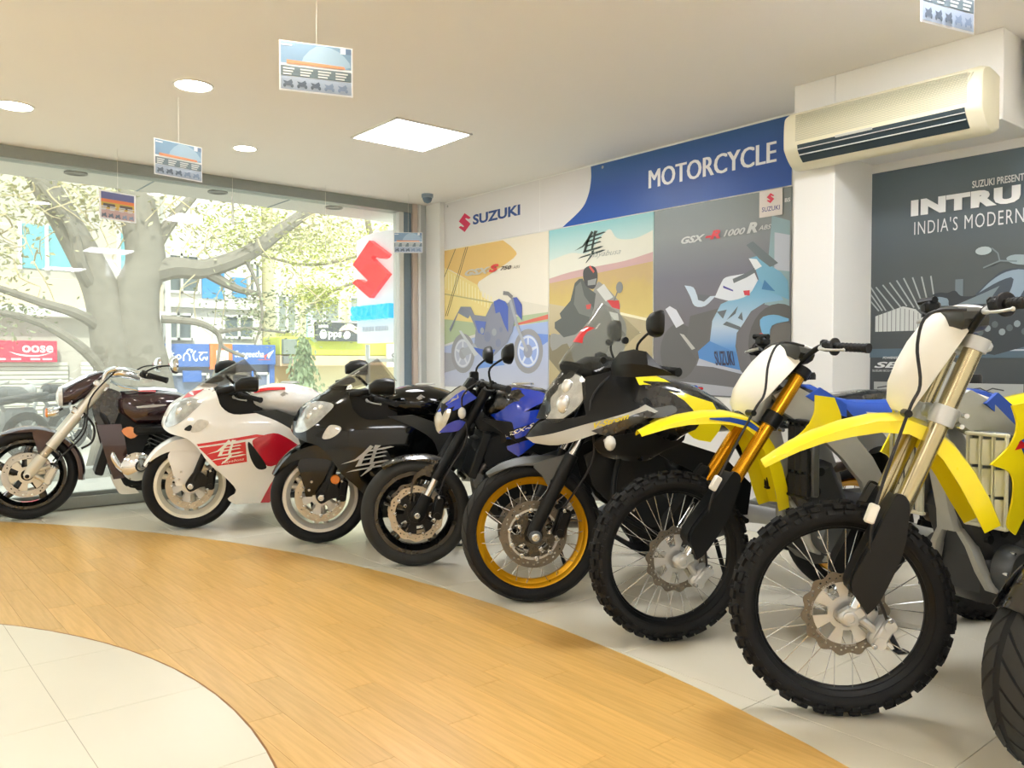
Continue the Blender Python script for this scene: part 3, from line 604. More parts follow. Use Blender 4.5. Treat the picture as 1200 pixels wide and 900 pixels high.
s.poly('printed_side', [(4.80, 1.43), (4.95, 1.49), (5.02, 1.52), (4.96, 1.43)], (120, 136, 144)); s.stroke('printed_arc', [(4.69, 1.24), (4.705, 1.21), (4.725, 1.21), (4.74, 1.24)], .012, (128, 156, 176))
for k in range(7): s.disc('printed_engine', 4.93 + k * .035, 1.28 + .02 * (k % 3), .016, .018, (140, 154, 160) if k % 2 else (90, 102, 108), 9)
s.disc('printed_mirror', 4.94, 1.71, .04, .022, (176, 190, 192), 14); s.stroke('printed_mirror_stem', [(4.98, 1.72), (5.01, 1.69), (5.02, 1.645)], .007, (120, 134, 138)); s.poly('printed_headlight', sm([(5.05, 1.66), (5.09, 1.675), (5.16, 1.66), (5.15, 1.62), (5.08, 1.63)], 3), (150, 166, 172)); s.stroke('printed_bar', [(4.94, 1.62), (5.02, 1.65), (5.1, 1.64)], .008, (120, 134, 138))
s.text('title', 'SUZUKI PRESENTS', 4.88, 2.047, 5.142, 2.085, (228, 232, 232), bold=.02); s.text('title', 'INTRU', 4.56, 1.94, 5.112, 2.03, (240, 243, 243), bold=.07, space=1.12); s.text('title', 'DER', 5.14, 1.94, 5.46, 2.03, (240, 243, 243), bold=.07, space=1.12)
for w_, a_, b_ in (("INDIA'S", 4.58, 4.81), ('MODERN', 4.845, 5.13), ('CRUISER', 5.165, 5.45)): s.text('title', w_, a_, 1.835, b_, 1.91, (222, 226, 226), bold=-.003, space=1.15)
s.text('small_mark', 'POWERED BY', 4.41, 1.142, 4.53, 1.155, (222, 226, 226), bold=.02, shear=.2); s.text('small_mark', 'SEP', 4.36, 1.09, 4.575, 1.125, (226, 230, 230), bold=.03, shear=.3); s.text('small_mark', 'SUZUKI ECO PERFORMANCE', 4.35, 1.068, 4.58, 1.08, (214, 218, 218), bold=.01)
for u, kind in ((4.36, 0), (4.86, 1), (5.2, 1)):
    s.poly('inset_picture', rect(u, .88, u + (.21 if kind == 0 else .28), 1.01), (172, 176, 174)); c = u + .105
    s.stroke('printed_bar', [(c - .085, .975), (c - .03, .985), (c, .97), (c + .03, .985), (c + .085, .975)], .007, (70, 74, 76)); s.poly('printed_tank', sm([(c - .06, .90), (c - .05, .95), (c, .97), (c + .05, .95), (c + .06, .90)], 3), (84, 92, 96)); s.poly('printed_headlight', sm([(c - .028, .91), (c - .03, .945), (c, .955), (c + .03, .945), (c + .028, .91)], 3), (176, 190, 194))
# ---- price cards hanging from the ceiling on strings
def card(x, y, z, w, h, az, label, warm=False, string=True):
    t = thing('hanging_card', label, 'hanging card', (x, y, z), R(-az), 'price cards on strings')
    MB().box((0, 0, 0), (w, .0016, h), ch=0).build('sheet', mat('card_white', (238, 240, 242), rough=.35), t, smooth=0)
    k = [0]
    def f(name, pts, rgb):
        k[0] += 1; m = mat('ink_%d_%d_%d' % rgb, rgb, rough=.4, noise=.02, scale=8); b = MB()
        for p in (pts if isinstance(pts[0][0], tuple) else [pts]): b.add([(u * w - w / 2, -.001 - .0004 * k[0], v * h - h / 2) for u, v in p], [tuple(range(len(p)))])
        return b.build(name, m, t, smooth=0)
    def tx(word, u0, v0, u1, v1, rgb, **kw):
        k[0] += 1; P, F = text2d(word, **kw); MB().add([((u0 + (u1 - u0) * a) * w - w / 2, -.001 - .0004 * k[0], (v0 + (v1 - v0) * c) * h - h / 2) for a, c in P], F).build('lettering', mat('ink_%d_%d_%d' % rgb, rgb, rough=.4), t, smooth=0)
    if warm:
        f('blue_band', rect(.05, .70, .95, .95), (92, 96, 150)); f('orange_band', rect(.05, .60, .95, .71), (226, 122, 62)); f('yellow_band', rect(.05, .36, .95, .60), (206, 168, 60)); f('pink_band', rect(.05, .05, .95, .35), (196, 164, 160))
        f('printed_box', [rect(.10, .42, .42, .55), rect(.55, .42, .9, .55)], (84, 72, 60))
    else:
        f('sky_band', rect(.02, .55, .98, .98), (126, 156, 186)); f('sky_glow', sm([(.3, .6), (.5, .95), (.8, .9), (.97, .6), (.6, .56)], 3), (158, 184, 206)); f('white_corner', rect(.83, .86, .90, .98), (236, 238, 242)); f('logo_block', rect(.91, .86, .98, .97), (108, 130, 160))
        f('dark_band', rect(.02, .30, .98, .50), (110, 126, 136)); f('bike_band', rect(.02, .03, .98, .29), (164, 178, 198)); f('orange_ribbon', [(.1, .545), (.9, .545), (.88, .60), (.1, .62)], (216, 150, 116)); f('headline', rect(.03, .90, .17, .93), (236, 238, 242))
    for q, (a, c) in enumerate(((.05, .22), (.28, .47), (.52, .72), (.76, .95))):
        f('small_print', [rect(a, .43 - .055 * r_, a + (c - a) * (.9 - .12 * r_), .46 - .055 * r_) for r_ in range(3)], (214, 220, 222))
    for q in range(5):
        c = .12 + q * .185; f('printed_bikes', [[(c - .05 + .02 * math.cos(i * .785), .10 + .04 * math.sin(i * .785)) for i in range(8)], [(c + .05 + .02 * math.cos(i * .785), .10 + .04 * math.sin(i * .785)) for i in range(8)], [(c - .07, .20), (c - .01, .18), (c + .04, .23), (c + .06, .17), (c + .03, .10), (c - .03, .10)]], (96, 108, 124) if q < 3 else (128, 146, 174))
    if string: MB().tube([(0, 0, h / 2 - .004), (.002, 0, ZC - z)], .0012, 5).build('string', mat('string_white', (236, 234, 228), rough=.6), t)
card(1.66, 3.33, 2.405, .315, .215, 39.8 - 20, 'blue price card on a string, the big one under the ceiling lights')
card(1.62, 5.05, 2.325, .30, .21, 39.8 - 50, 'pale blue price card hanging tilted below a round downlight')
card(1.66, 6.55, 2.275, .28, .21, 39.8 - 55, 'red and yellow price card hanging against the window tree', warm=True)
card(4.19, 6.55, 2.245, .27, .19, 39.8, 'grey blue price card hanging in the window corner by the posts')
card(3.42, 6.7, 2.24, .20, .22, 39.8 + 78, 'price card seen almost edge on, beside the red and white sign')
card(2.60, 6.75, 2.38, .20, .21, 39.8 + 76, 'orange price card seen almost edge on, between two soffit lamps', warm=True)
card(3.17, 1.31, 2.47, .285, .25, 39.8 - 25, 'pale blue price card hanging above the air conditioner, cut by the frame')
# ================================================================ the street outside
gz = -.10
conc = mat('sunlit_concrete', (206, 204, 194), rough=.9, noise=.06, scale=1.5, bump=.2)
struct(MB().box((3, YW + 13, gz - .05), (44, 25.6, .1), ch=0).build('street', conc))
struct(MB().box((3, YW + 2.6, gz + .04), (44, .22, .14), ch=.01).build('kerb', mat('kerb_stone', (186, 184, 176), rough=.9, noise=.1)))
ply = mat('white_plaster', (218, 216, 210), rough=.8, noise=.05, scale=1.2); grey_p = mat('grey_plaster', (176, 172, 162), rough=.85, noise=.08, scale=1.5)
beige_p = mat('beige_plaster', (206, 190, 160), rough=.85, noise=.08, scale=1.5); lime = mat('lime_paint', (206, 214, 84), rough=.6, noise=.06); cream_p = mat('cream_plaster', (228, 222, 184), rough=.8, noise=.05)
wgl = mat('street_window_glass', (96, 108, 112), rough=.12); wfr = mat('street_window_frame', (226, 226, 220), rough=.5); teal = mat('teal_glass', (108, 168, 178), rough=.25, noise=.08)
def window(par, x0, x1, z0, z1, y, glass=wgl, bars=1, name='window'):
    f = MB(); t = .05
    for xx in [x0, x1] + [x0 + (x1 - x0) * (k + 1) / (bars + 1) for k in range(bars)]: f.box((xx, y, (z0 + z1) / 2), (t, .08, z1 - z0 + t), ch=0)
    for zz in (z0, z1): f.box(((x0 + x1) / 2, y, zz), (x1 - x0, .08, t), ch=0)
    o = f.build(name, wfr, par, smooth=0); MB().box(((x0 + x1) / 2, y + .03, (z0 + z1) / 2), (x1 - x0, .02, z1 - z0), ch=0).build('pane', glass, o, smooth=0)
    return o
# shuttered row behind the tree
b1 = thing('shop_building', 'low grey building with a roller shutter, behind the big tree', 'building', (2.2, 17, gz))
def on(b, mb, name, m, **k):
    """a part given in world coordinates, hung under the thing b"""
    mb.v = [(x - b.location.x, y - b.location.y, z - b.location.z) for x, y, z in mb.v]; return mb.build(name, m, b, **k)
B_ = lambda *a, **k: MB().box(*a, **k)
on(b1, B_((1.0, 17.2, 2.6), (7.6, 2.4, 5.4), ch=.02), 'wall', grey_p, smooth=0)
on(b1, B_((1.0, 15.9, 1.98), (7.6, .5, .16), ch=.01), 'ledge', ply, smooth=0); on(b1, B_((1.0, 15.95, 2.32), (7.6, .12, .5), ch=.01), 'parapet', beige_p, smooth=0)
sh = MB()
for k in range(16): sh.box((2.0, 15.93, gz + .07 + k * .075), (2.4, .05, .066), ch=.012)
on(b1, sh, 'roller_shutter', mat('shutter_grey', (186, 186, 176), rough=.6, noise=.04), smooth=0, kind='stuff')
sh = MB()
for k in range(16): sh.box((4.0, 15.93, gz + .07 + k * .075), (1.2, .05, .066), ch=.012)
on(b1, sh, 'roller_shutter', mat('shutter_pale', (206, 206, 198), rough=.6, noise=.04), smooth=0, kind='stuff')
for x0, x1 in ((.2, 1.4), (2.5, 3.3), (4.05, 4.6)):
    f = MB()
    for xx in (x0, (x0 + x1) / 2, x1): f.box((xx, 15.97, 3.1), (.05, .1, .8), ch=0)
    o = on(b1, f, 'window', wfr, smooth=0); on(b1, B_(((x0 + x1) / 2, 15.99, 3.1), (x1 - x0, .03, .75), ch=0), 'pane', teal, smooth=0)
def sign(name, label, x, y, z, w, h, m, d=.08):
    t = thing(name, label, 'sign', (x, y, z)); MB().box((0, 0, 0), (w, d, h), ch=.006).build('board', m, t, smooth=0); return t
def sign_text(t, word, x0, z0, x1, z1, rgb, y=-.045, **k):
    P, F = text2d(word, **k); return MB().add([(x0 + (x1 - x0) * a, y, z0 + (z1 - z0) * c) for a, c in P], F).build('lettering', mat('ink_%d_%d_%d' % rgb, rgb, rough=.4, noise=.02, scale=8), t, smooth=0)
def sign_poly(t, name, pts, rgb, y=-.043):
    return MB().add([(x, y, z) for x, z in pts], [tuple(range(len(pts)))]).build(name, mat('ink_%d_%d_%d' % rgb, rgb, rough=.4, noise=.02, scale=8), t, smooth=0)
t = sign('shop_sign', 'long red shop sign with white letters over the grey shutter', 2.1, 15.8, 1.31, 1.8, .36, mat('sign_red', (214, 46, 78), rough=.4))
sign_text(t, 'oose', .38, -.02, .84, .10, (246, 240, 240), bold=.02)
sign_poly(t, 'swoosh', sm([(.18, 0, 1), (.35, -.07), (.6, -.085), (.82, -.02, 1), (.6, -.065), (.36, -.05)], 4), (246, 240, 240))
for a in (.0, .22, .5, .68): sign_poly(t, 'small_print', rect(a, -.145, a + .14, -.115), (240, 214, 220))
# white building with the blue banners
b2 = thing('white_building', 'white plastered building with grey windows over the blue shop', 'building', (6, 17, gz))
on(b2, B_((6.04, 18.2, 3.0), (2.36, 2.2, 6.2), ch=.02), 'wall', ply, smooth=0); on(b2, B_((6.04, 17.02, 2.28), (2.36, .2, .1), ch=.01), 'ledge', ply, smooth=0)
for a in ((5.15, 5.85, 2.55, 3.3), (6.9, 7.15, 2.5, 3.25), (5.15, 5.7, 1.6, 2.1), (6.35, 7.0, 1.65, 2.1)): window(b2, a[0] - 6, a[1] - 6, a[2] - gz, a[3] - gz, .05)
for (x0, x1, z0, z1) in ((5.92, 6.38, 2.45, 3.15), (6.55, 6.85, 2.5, 2.92)):
    m = mat('blue_banner', (52, 140, 206), rough=.5, noise=.15, scale=5); o = MB().box((0, 0, 0), (x1 - x0, .04, z1 - z0), ch=0).build('hanging_banner', m, smooth=0); o.location = ((x0 + x1) / 2, 17.07, (z0 + z1) / 2)
    tag(o, 'bright blue banner hanging on the white building, the %s one' % ('wider' if x0 < 6 else 'narrower'), 'banner', 'blue banners')
pole = MB().tube([(4.76, 15.5, gz), (4.76, 15.5, 4.5)], .05, 8).build('utility_pole', mat('pole_grey', (196, 196, 190), rough=.7)); tag(pole, 'thin pale utility pole at the corner of the white building', 'pole')
# blue phone shop with an orange panel
b3 = thing('phone_shop', 'blue fronted shop with glass doors and blue neon strip', 'shop', (5.9, 16.4, gz))
blue_s = mat('shop_blue', (62, 104, 176), rough=.45, noise=.05)
on(b3, B_((5.92, 16.53, .68), (2.24, .66, 1.60), ch=.01), 'body', mat('shop_inside', (120, 130, 150), rough=.5), smooth=0); on(b3, B_((4.87, 16.12, .68), (.12, .12, 1.6), ch=.005), 'pillar', blue_s, smooth=0); on(b3, B_((6.98, 16.12, .68), (.1, .12, 1.6), ch=.005), 'pillar', blue_s, smooth=0)
for x0, x1 in ((4.95, 5.68), (6.15, 6.5), (6.62, 6.92)): window(b3, x0 - 5.9, x1 - 5.9, .05, 1.0, -.27, mat('shop_glass_blue', (112, 124, 148), rough=.1), 0, 'glass_door')
neon = mat('neon_blue', (70, 140, 255), emit=2.5)
for x in (6.56,): on(b3, B_((x, 16.05, .45), (.03, .03, 1.0), ch=.004), 'neon_tube', neon, smooth=0)
on(b3, B_((5.35, 16.02, .86), (.35, .05, .22), ch=.004), 'notice', blue_s, smooth=0)
t = sign('shop_sign', 'blue sign with white curly script over the glass doors', 5.24, 16.0, 1.26, .86, .44, blue_s); ink = mat('ink_246_248_250', (246, 248, 250), rough=.4)
for st in ([(0, .78), (.05, .92), (.10, .74)], [(.0, .66), (.16, .66)], [(.05, .64), (.13, .52), (.10, .30), (.02, .26), (.01, .44), (.08, .46), (.15, .22), (.19, .5)], [(.27, .28), (.22, .42), (.27, .56), (.33, .42), (.27, .28)], [(.40, .18), (.40, .5), (.47, .68), (.55, .5), (.55, .18)], [(.47, .68), (.52, .9), (.62, .86), (.58, .72)], [(.70, .82), (.64, .6), (.66, .3), (.72, .18), (.74, .34)], [(.78, .72), (1.0, .72)], [(.88, .70), (.80, .44), (.86, .22), (.92, .42), (.98, .24), (1.0, .46)]):
    MB().tube(curve3([(-.36 + .74 * a, -.045, -.16 + .30 * c) for a, c in st], 4), .013, 6).build('script_stroke', ink, t)
t = sign('shop_sign', 'orange sign with a white square, between the two blue signs', 5.89, 15.98, 1.24, .44, .50, mat('sign_orange', (236, 122, 62), rough=.4)); sign_poly(t, 'white_square', rect(-.1, -.16, .14, .12), (244, 236, 230)); sign_text(t, 'mi', -.04, -.07, .09, .03, (236, 150, 110), bold=.0)
t = sign('shop_sign', 'blue sign with white lettering and a red and white arrow', 6.56, 16.0, 1.28, .90, .40, blue_s); sign_text(t, 'Sangeetha', -.40, -.09, .20, .08, (240, 244, 248), bold=.01, shear=.2)
sign_poly(t, 'arrow', [(.20, -.02), (.42, .10), (.30, -.08), (.27, -.01)], (244, 246, 248)); sign_poly(t, 'arrow', [(.20, -.02), (.29, .03), (.22, -.1)], (222, 80, 70), y=-.046); sign_poly(t, 'line', rect(.08, -.105, .34, -.095), (226, 92, 80), y=-.046)
# lime fronted building
b4 = thing('lime_shopfront', 'cream and lime building with a brown shutter at street level', 'building', (8.5, 16.4, gz))
on(b4, B_((9.82, 17.8, 3.0), (5.1, 2.4, 6.2), ch=.02), 'wall', cream_p, smooth=0); on(b4, B_((9.0, 16.5, 1.47), (3.7, .9, .38), ch=.02), 'fascia', lime, smooth=0); on(b4, B_((9.0, 16.45, 1.16), (3.7, .8, .22), ch=.01), 'beam', mat('peach_plaster', (226, 196, 160), rough=.8, noise=.05), smooth=0)
on(b4, B_((7.33, 16.55, .45), (.5, .1, 1.2), ch=.01), 'shutter', mat('wood_shutter', (206, 176, 118), rough=.6, noise=.1), smooth=0); on(b4, B_((7.68, 16.5, .5), (.14, .5, 1.2), ch=.01), 'pillar', cream_p, smooth=0)
on(b4, B_((8.7, 16.75, .45), (1.9, .1, 1.2), ch=.01), 'glass_front', mat('shop_dark', (124, 126, 122), rough=.2), smooth=0); on(b4, B_((7.32, 15.98, 1.45), (.30, .12, .32), ch=.01), 'cooler_box', mat('cooler_grey', (132, 142, 134), rough=.6, noise=.15, scale=30), smooth=0)
on(b4, B_((7.28, 16.0, 1.18), (.2, .1, .16), ch=.01), 'meter_box', mat('meter_grey', (120, 124, 124), rough=.6), smooth=0)
for a in ((7.3, 7.72, 1.78, 2.55), (8.0, 8.75, 2.02, 2.5), (9.0, 9.8, 2.0, 2.6)): window(b4, a[0] - 8.5, a[1] - 8.5, a[2] - gz, a[3] - gz, .12, mat('window_haze', (142, 150, 148), rough=.2), 1)
t = sign('shop_sign', 'dark sign with white rounded letters above the lime fascia', 8.44, 15.9, 1.78, 1.16, .40, mat('sign_dark', (70, 76, 80), rough=.4))
sign_poly(t, 'round_mark', sm([(-.50, -.05), (-.47, -.14), (-.38, -.15), (-.33, -.08), (-.36, .02), (-.44, .04)], 4), (244, 244, 242)); sign_text(t, 'pps', -.30, -.17, .02, 0, (240, 240, 238), bold=.03); sign_poly(t, 'small_print', rect(-.52, .08, -.30, .14), (226, 226, 224)); sign_poly(t, 'round_mark', sm([(.05, -.1), (.1, -.15), (.2, -.12), (.22, -.02), (.12, .02)], 4), (240, 240, 238))
sign_poly(t, 'food_picture', sm([(-.05, .02), (.1, .16), (.25, .18), (.4, .1), (.5, .16), (.55, .02), (.4, -.04), (.2, .05)], 3), (214, 206, 190))
t = sign('notice_board', 'narrow pale blue notice board beside the dark sign', 7.74, 15.9, 1.95, .14, .6, mat('notice_blue', (176, 204, 212), rough=.5))
for k in range(4): sign_poly(t, 'notice', rect(-.045, -.26 + k * .14, .045, -.16 + k * .14), (236, 240, 240))
t = sign('shop_sign', 'white triangular sign with a grey S, low behind the glass corner', 9.75, 15.9, 1.28, .3, .52, mat('sign_white', (236, 234, 230), rough=.5)); sign_text(t, 'S', -.06, -.14, .06, .06, (90, 90, 90), bold=.02)
# blade sign of the showroom
t = thing('blade_sign', 'tall white light box with a red S mark and blue lettering outside the window', 'sign', (4.40, 7.5, 1.895))
wb = MB(); pr = [(-.40, -.565), (.40, -.565), (.40, .545), (.2, .575), (0, .585), (-.2, .58), (-.40, .565)]
wb.prism(pr, 0, .14, 'x'); wb.build('light_box', mat('sign_lightbox', (238, 240, 246), rough=.35, emit=.12), t, smooth=0)
sr = mat('sign_red_3d', (214, 4, 26), rough=.3, emit=.55); sb = mat('sign_blue_3d', (0, 176, 236), rough=.3, emit=.45)
eb = MB(); eb.prism([(.40 - .72 * x, -.10 + .60 * y) for x, y in emblem()], -.055, 0, 'x'); eb.build('raised_emblem', sr, t, smooth=0)
P, F = text2d('SUZUKI', .03); lb = MB(); n = len(P)
X_ = lambda a, c, x: (x, .40 - .79 * a, -.325 + .15 * c)
from collections import Counter
ec = Counter(tuple(sorted((f[i], f[(i + 1) % len(f)]))) for f in F for i in range(len(f)))
fs = list(F) + [tuple(i + n for i in f) for f in F] + [(f[i], f[(i + 1) % len(f)], f[(i + 1) % len(f)] + n, f[i] + n) for f in F for i in range(len(f)) if ec[tuple(sorted((f[i], f[(i + 1) % len(f)])))] == 1]
lb.add([X_(a, c, -.085) for a, c in P] + [X_(a, c, 0) for a, c in P], fs); lb.build('raised_lettering', sb, t, smooth=0)
b = MB()
for k in range(22):
    if k == 10: continue
    a0 = .27 - .024 * k; b.add([(-.004, a0, -.445), (-.004, a0 - .009, -.445), (-.004, a0 - .005, -.395), (-.004, a0 + .004, -.395)], [(0, 1, 2, 3)])
b.build('small_worn_marks', mat('ink_170_176_186', (170, 176, 186), rough=.4), t, smooth=0)
MB().box((.07, 0, -.75), (.06, .5, .04), ch=.004).build('bracket', alu_m, t); MB().tube([(.07, .3, -.58), (.07, .3, -1.99)], .025, 8).build('post', alu_m, t)
# trees
bark = mat('pale_bark', (132, 127, 116), rough=.95, noise=.22, scale=9, bump=.8); bark2 = mat('grey_bark', (138, 130, 112), rough=.95, noise=.2, scale=9, bump=.6)
def leafmass(rng, spots, n, size, droop=0.):
    b = MB()
    v = []; f = []
    for _ in range(n):
        c, r = spots[int(rng.random() * len(spots))]; p = [c[k] + rng.gauss(0, .5) * r[k] for k in range(3)]
        u = Vector((rng.uniform(-1, 1), rng.uniform(-1, 1), rng.uniform(-.6, .6) - droop)).normalized(); w = u.cross(Vector((rng.uniform(-1, 1), rng.uniform(-1, 1), 1))).normalized()
        L = size * rng.uniform(.6, 1.3); q = Vector(p); o = len(v)
        v += [q, q + u * L * .5 + w * L * .22, q + u * L, q + u * L * .5 - w * L * .22]; f.append((o, o + 1, o + 2, o + 3))
    b.v = [tuple(p) for p in v]; b.f = f
    return b
leaf_y = mat('yellow_green_leaves', (178, 186, 92), rough=.6, noise=.35, scale=5); leaf_g = mat('grey_green_leaves', (142, 150, 118), rough=.7, noise=.3, scale=5); leaf_p = mat('pale_leaves', (186, 184, 142), rough=.7, noise=.3, scale=5)
def limb(b, pts, r0, r1, n=8):
    q = curve3(pts, 5); m = len(q); b.tube(q, [r0 + (r1 - r0) * i / (m - 1) for i in range(m)], n)
rng = random.Random(11)
t = thing('banyan_tree', 'big pale tree with a knotted trunk and hanging roots outside the window', 'tree', (2.75, 10.5, gz))
b = MB(); x, y = 0, 0
limb(b, [(-.15, 0, 0), (-.1, 0, .8), (-.18, 0, 1.5), (-.28, .05, 2.1), (-.55, .1, 2.7), (-1.0, .2, 3.6)], .30, .14, 10)
limb(b, [(.25, .05, 0), (.22, 0, .9), (.1, 0, 1.6), (.12, 0, 2.1), (.22, 0, 2.5), (.1, .1, 3.4)], .34, .20, 10)
for k in range(9):
    a = -.45 + k * .11; limb(b, [(a, -.18 + .05 * (k % 3), 0), (a * .8 + .03, -.2, .6), (a * .55, -.17, 1.3), (a * .5 + .05, -.1, 2.0)], .07 + .03 * (k % 2), .03, 7)
b.build('trunk', bark, t)
for pts, r0, r1 in (([(.12, -.05, 2.25), (.5, -.1, 2.38), (.9, -.1, 2.40), (1.4, -.2, 2.62), (1.9, -.2, 3.0), (2.6, 0, 3.5)], .15, .07), ([(.85, -.1, 2.40), (1.1, -.1, 2.26), (1.35, -.1, 2.16), (1.6, -.1, 2.12)], .08, .03),
                    ([(-.28, .05, 2.0), (-.5, -.1, 2.3), (-.62, -.15, 2.75), (-.95, -.2, 3.2)], .09, .04), ([(-.1, 0, 1.45), (-.5, -.1, 1.75), (-.95, -.1, 1.9), (-1.5, 0, 2.1)], .08, .03),
                    ([(-.15, -.1, .9), (-.5, -.2, 1.35), (-.95, -.2, 1.66), (-1.5, -.2, 1.8)], .075, .03), ([(.2, 0, 2.4), (.5, .1, 2.9), (.9, .2, 3.4)], .10, .05), ([(1.35, -.2, 2.6), (1.5, -.3, 2.2), (1.55, -.3, 1.8), (1.45, -.3, 1.45)], .028, .012),
                    ([(.35, -.15, 1.75), (.75, -.2, 1.72), (1.0, -.2, 1.6), (1.08, -.2, 1.42), (1.35, -.2, 1.3)], .05, .02), ([(1.05, -.2, 1.5), (1.0, -.2, 1.2), (.9, -.2, .9)], .025, .015), ([(1.0, -.2, 1.6), (1.4, -.2, 1.66), (1.9, -.2, 1.62)], .03, .015)):
    b = MB(); limb(b, pts, r0, r1); b.build('branch', bark, t)
b = MB()
for k in range(70):
    x0 = rng.uniform(-1.8, 2.6); z0 = rng.uniform(2.3, 3.5); L = rng.uniform(.3, 1.1); y0 = rng.uniform(-.6, .5); p = [(x0, y0, z0)]
    for q in range(4): p.append((p[-1][0] + rng.uniform(-.22, .22), p[-1][1] + rng.uniform(-.1, .1), p[-1][2] - L / 4 * rng.uniform(.2, 1.2)))
    b.tube(curve3(p, 2), [.012 - .001 * i for i in range(9)], 4)
b.build('twigs', mat('dry_twigs', (196, 182, 146), rough=.9, noise=.15), t, kind='stuff')
lm = leafmass(rng, [((-1.4, 0, 3.0), (.9, .6, .5)), ((-.2, .2, 3.2), (1, .6, .4)), ((1.6, 0, 2.9), (1.0, .7, .45)), ((-1.6, .1, 2.3), (.5, .5, .5)), ((2.4, .2, 3.1), (.9, .7, .5))], 4200, .085)
lm.build('foliage', leaf_p, t, smooth=0, kind='stuff')
lm = leafmass(rng, [((-1.3, 0, 1.75), (.5, .4, .25)), ((1.5, -.2, 1.75), (.6, .4, .3)), ((1.6, -.2, 2.0), (.8, .4, .25)), ((2.4, 0, 1.8), (.6, .4, .3))], 1300, .07); lm.build('lower_foliage', leaf_g, t, smooth=0, kind='stuff')
t = thing('street_tree', 'yellow green leafy tree spreading over the shops near the blade sign', 'tree', (8.2, 13.2, gz))
b = MB(); limb(b, [(0, 0, 0), (.05, 0, 1.4), (-.1, 0, 2.4), (-.5, 0, 3.3), (-.7, 0, 4.2)], .09, .05); limb(b, [(-.1, 0, 2.4), (.4, 0, 3.0), (.8, 0, 3.8)], .06, .03); b.build('trunk', bark2, t)
for pts in ([(-.5, 0, 3.3), (-1.3, -.1, 3.0), (-2.0, -.1, 2.9), (-2.8, -.2, 3.0)], [(.2, 0, 2.8), (-.6, -.3, 2.75), (-1.4, -.3, 2.5), (-1.9, -.3, 2.2)], [(.3, 0, 2.9), (.9, -.2, 2.7), (1.3, -.2, 2.4)]):
    b = MB(); limb(b, pts, .045, .015, 6); b.build('branch', bark2, t)
lm = leafmass(rng, [((-.6, -.2, 3.3), (1.3, .8, .55)), ((-1.9, -.3, 3.1), (.9, .7, .5)), ((.9, -.2, 3.1), (.9, .7, .5)), ((-.2, -.4, 2.5), (1.0, .5, .22)), ((.7, -.3, 2.35), (.8, .5, .2)), ((-3.1, -.2, 3.3), (.8, .7, .5)), ((-1.8, -.3, 2.35), (.5, .4, .25))], 7600, .085)
lm.build('foliage', leaf_y, t, smooth=0, kind='stuff')
t = thing('drooping_shrub', 'pale green drooping conical shrub in front of the peach shopfront', 'shrub', (6.83, 14.3, gz))
b = MB(); limb(b, [(0, 0, 0), (.02, 0, .9), (0, 0, 1.72)], .04, .01, 6); b.build('stem', bark2, t)
lm = leafmass(rng, [((0, 0, 1.5), (.10, .10, .2)), ((0, 0, 1.15), (.2, .2, .3)), ((0, 0, .7), (.3, .3, .4)), ((0, 0, .3), (.34, .34, .3))], 1500, .13, droop=1.2); lm.build('foliage', mat('blue_green_leaves', (158, 178, 138), rough=.7, noise=.25), t, smooth=0, kind='stuff')
# motorcycles parked across the street
pk = [mat('parked_' + n, c, rough=.35, noise=.08) for n, c in (('grey', (126, 128, 128)), ('black', (70, 72, 74)), ('silver', (178, 180, 178)))]; prub = mat('street_rubber', (66, 66, 66), rough=.8)
def parked(x, y, az, k, label):
    t = thing('parked_motorcycle', label, 'motorcycle', (x, y, gz), R(az), 'motorcycles parked outside')
    for xx in (0, -1.25):
        w = MB().lathe([(.20, -.03), (.27, -.04), (.30, 0), (.27, .04), (.20, .03)], 20, (xx, 0, .30)); o = w.build('wheel', prub, t); w2 = MB()
        for q in range(6): a = q * math.pi / 3; w2.tube([(xx, 0, .3), (xx + .21 * math.cos(a), 0, .3 + .21 * math.sin(a))], .014, 5)
        w2.build('spokes', pk[2], o)
    MB().tube([(0, .08, .3), (-.25, .08, .85)], .022, 6).tube([(0, -.08, .3), (-.25, -.08, .85)], .022, 6).build('fork', pk[2], t)
    MB().body([(-.3, .80, .05, .05), (-.38, .82, .13, .10), (-.6, .80, .14, .11), (-.75, .74, .08, .06)], 12).build('tank', pk[k], t); MB().body([(-.72, .74, .08, .04), (-.95, .74, .12, .05), (-1.35, .80, .11, .04), (-1.5, .82, .05, .03)], 12).build('seat', pk[1], t)
    MB().box((-.58, 0, .45), (.42, .26, .36), ch=.06).tube([(-.3, 0, .75), (-.5, .08, .4), (-1.25, .08, .3)], .025, 6).build('engine', pk[0], t)
    MB().tube([(-.28, -.36, .98), (-.24, -.1, .92), (-.24, .1, .92), (-.28, .36, .98)], .014, 6).build('handlebar', pk[2], t); MB().ball((-.14, 0, .84), .085, 12).build('headlight', pk[2], t)
parked(1.35, 12.2, 200, 0, 'grey motorcycle parked outside, front wheel by the dark cruiser nose'); parked(2.0, 12.9, 205, 1, 'black motorcycle parked outside, between two grey ones'); parked(2.75, 13.75, 202, 0, 'grey motorcycle parked outside, under the big tree'); parked(.7, 11.5, 196, 2, 'silver motorcycle parked outside, at the end of the parked row')
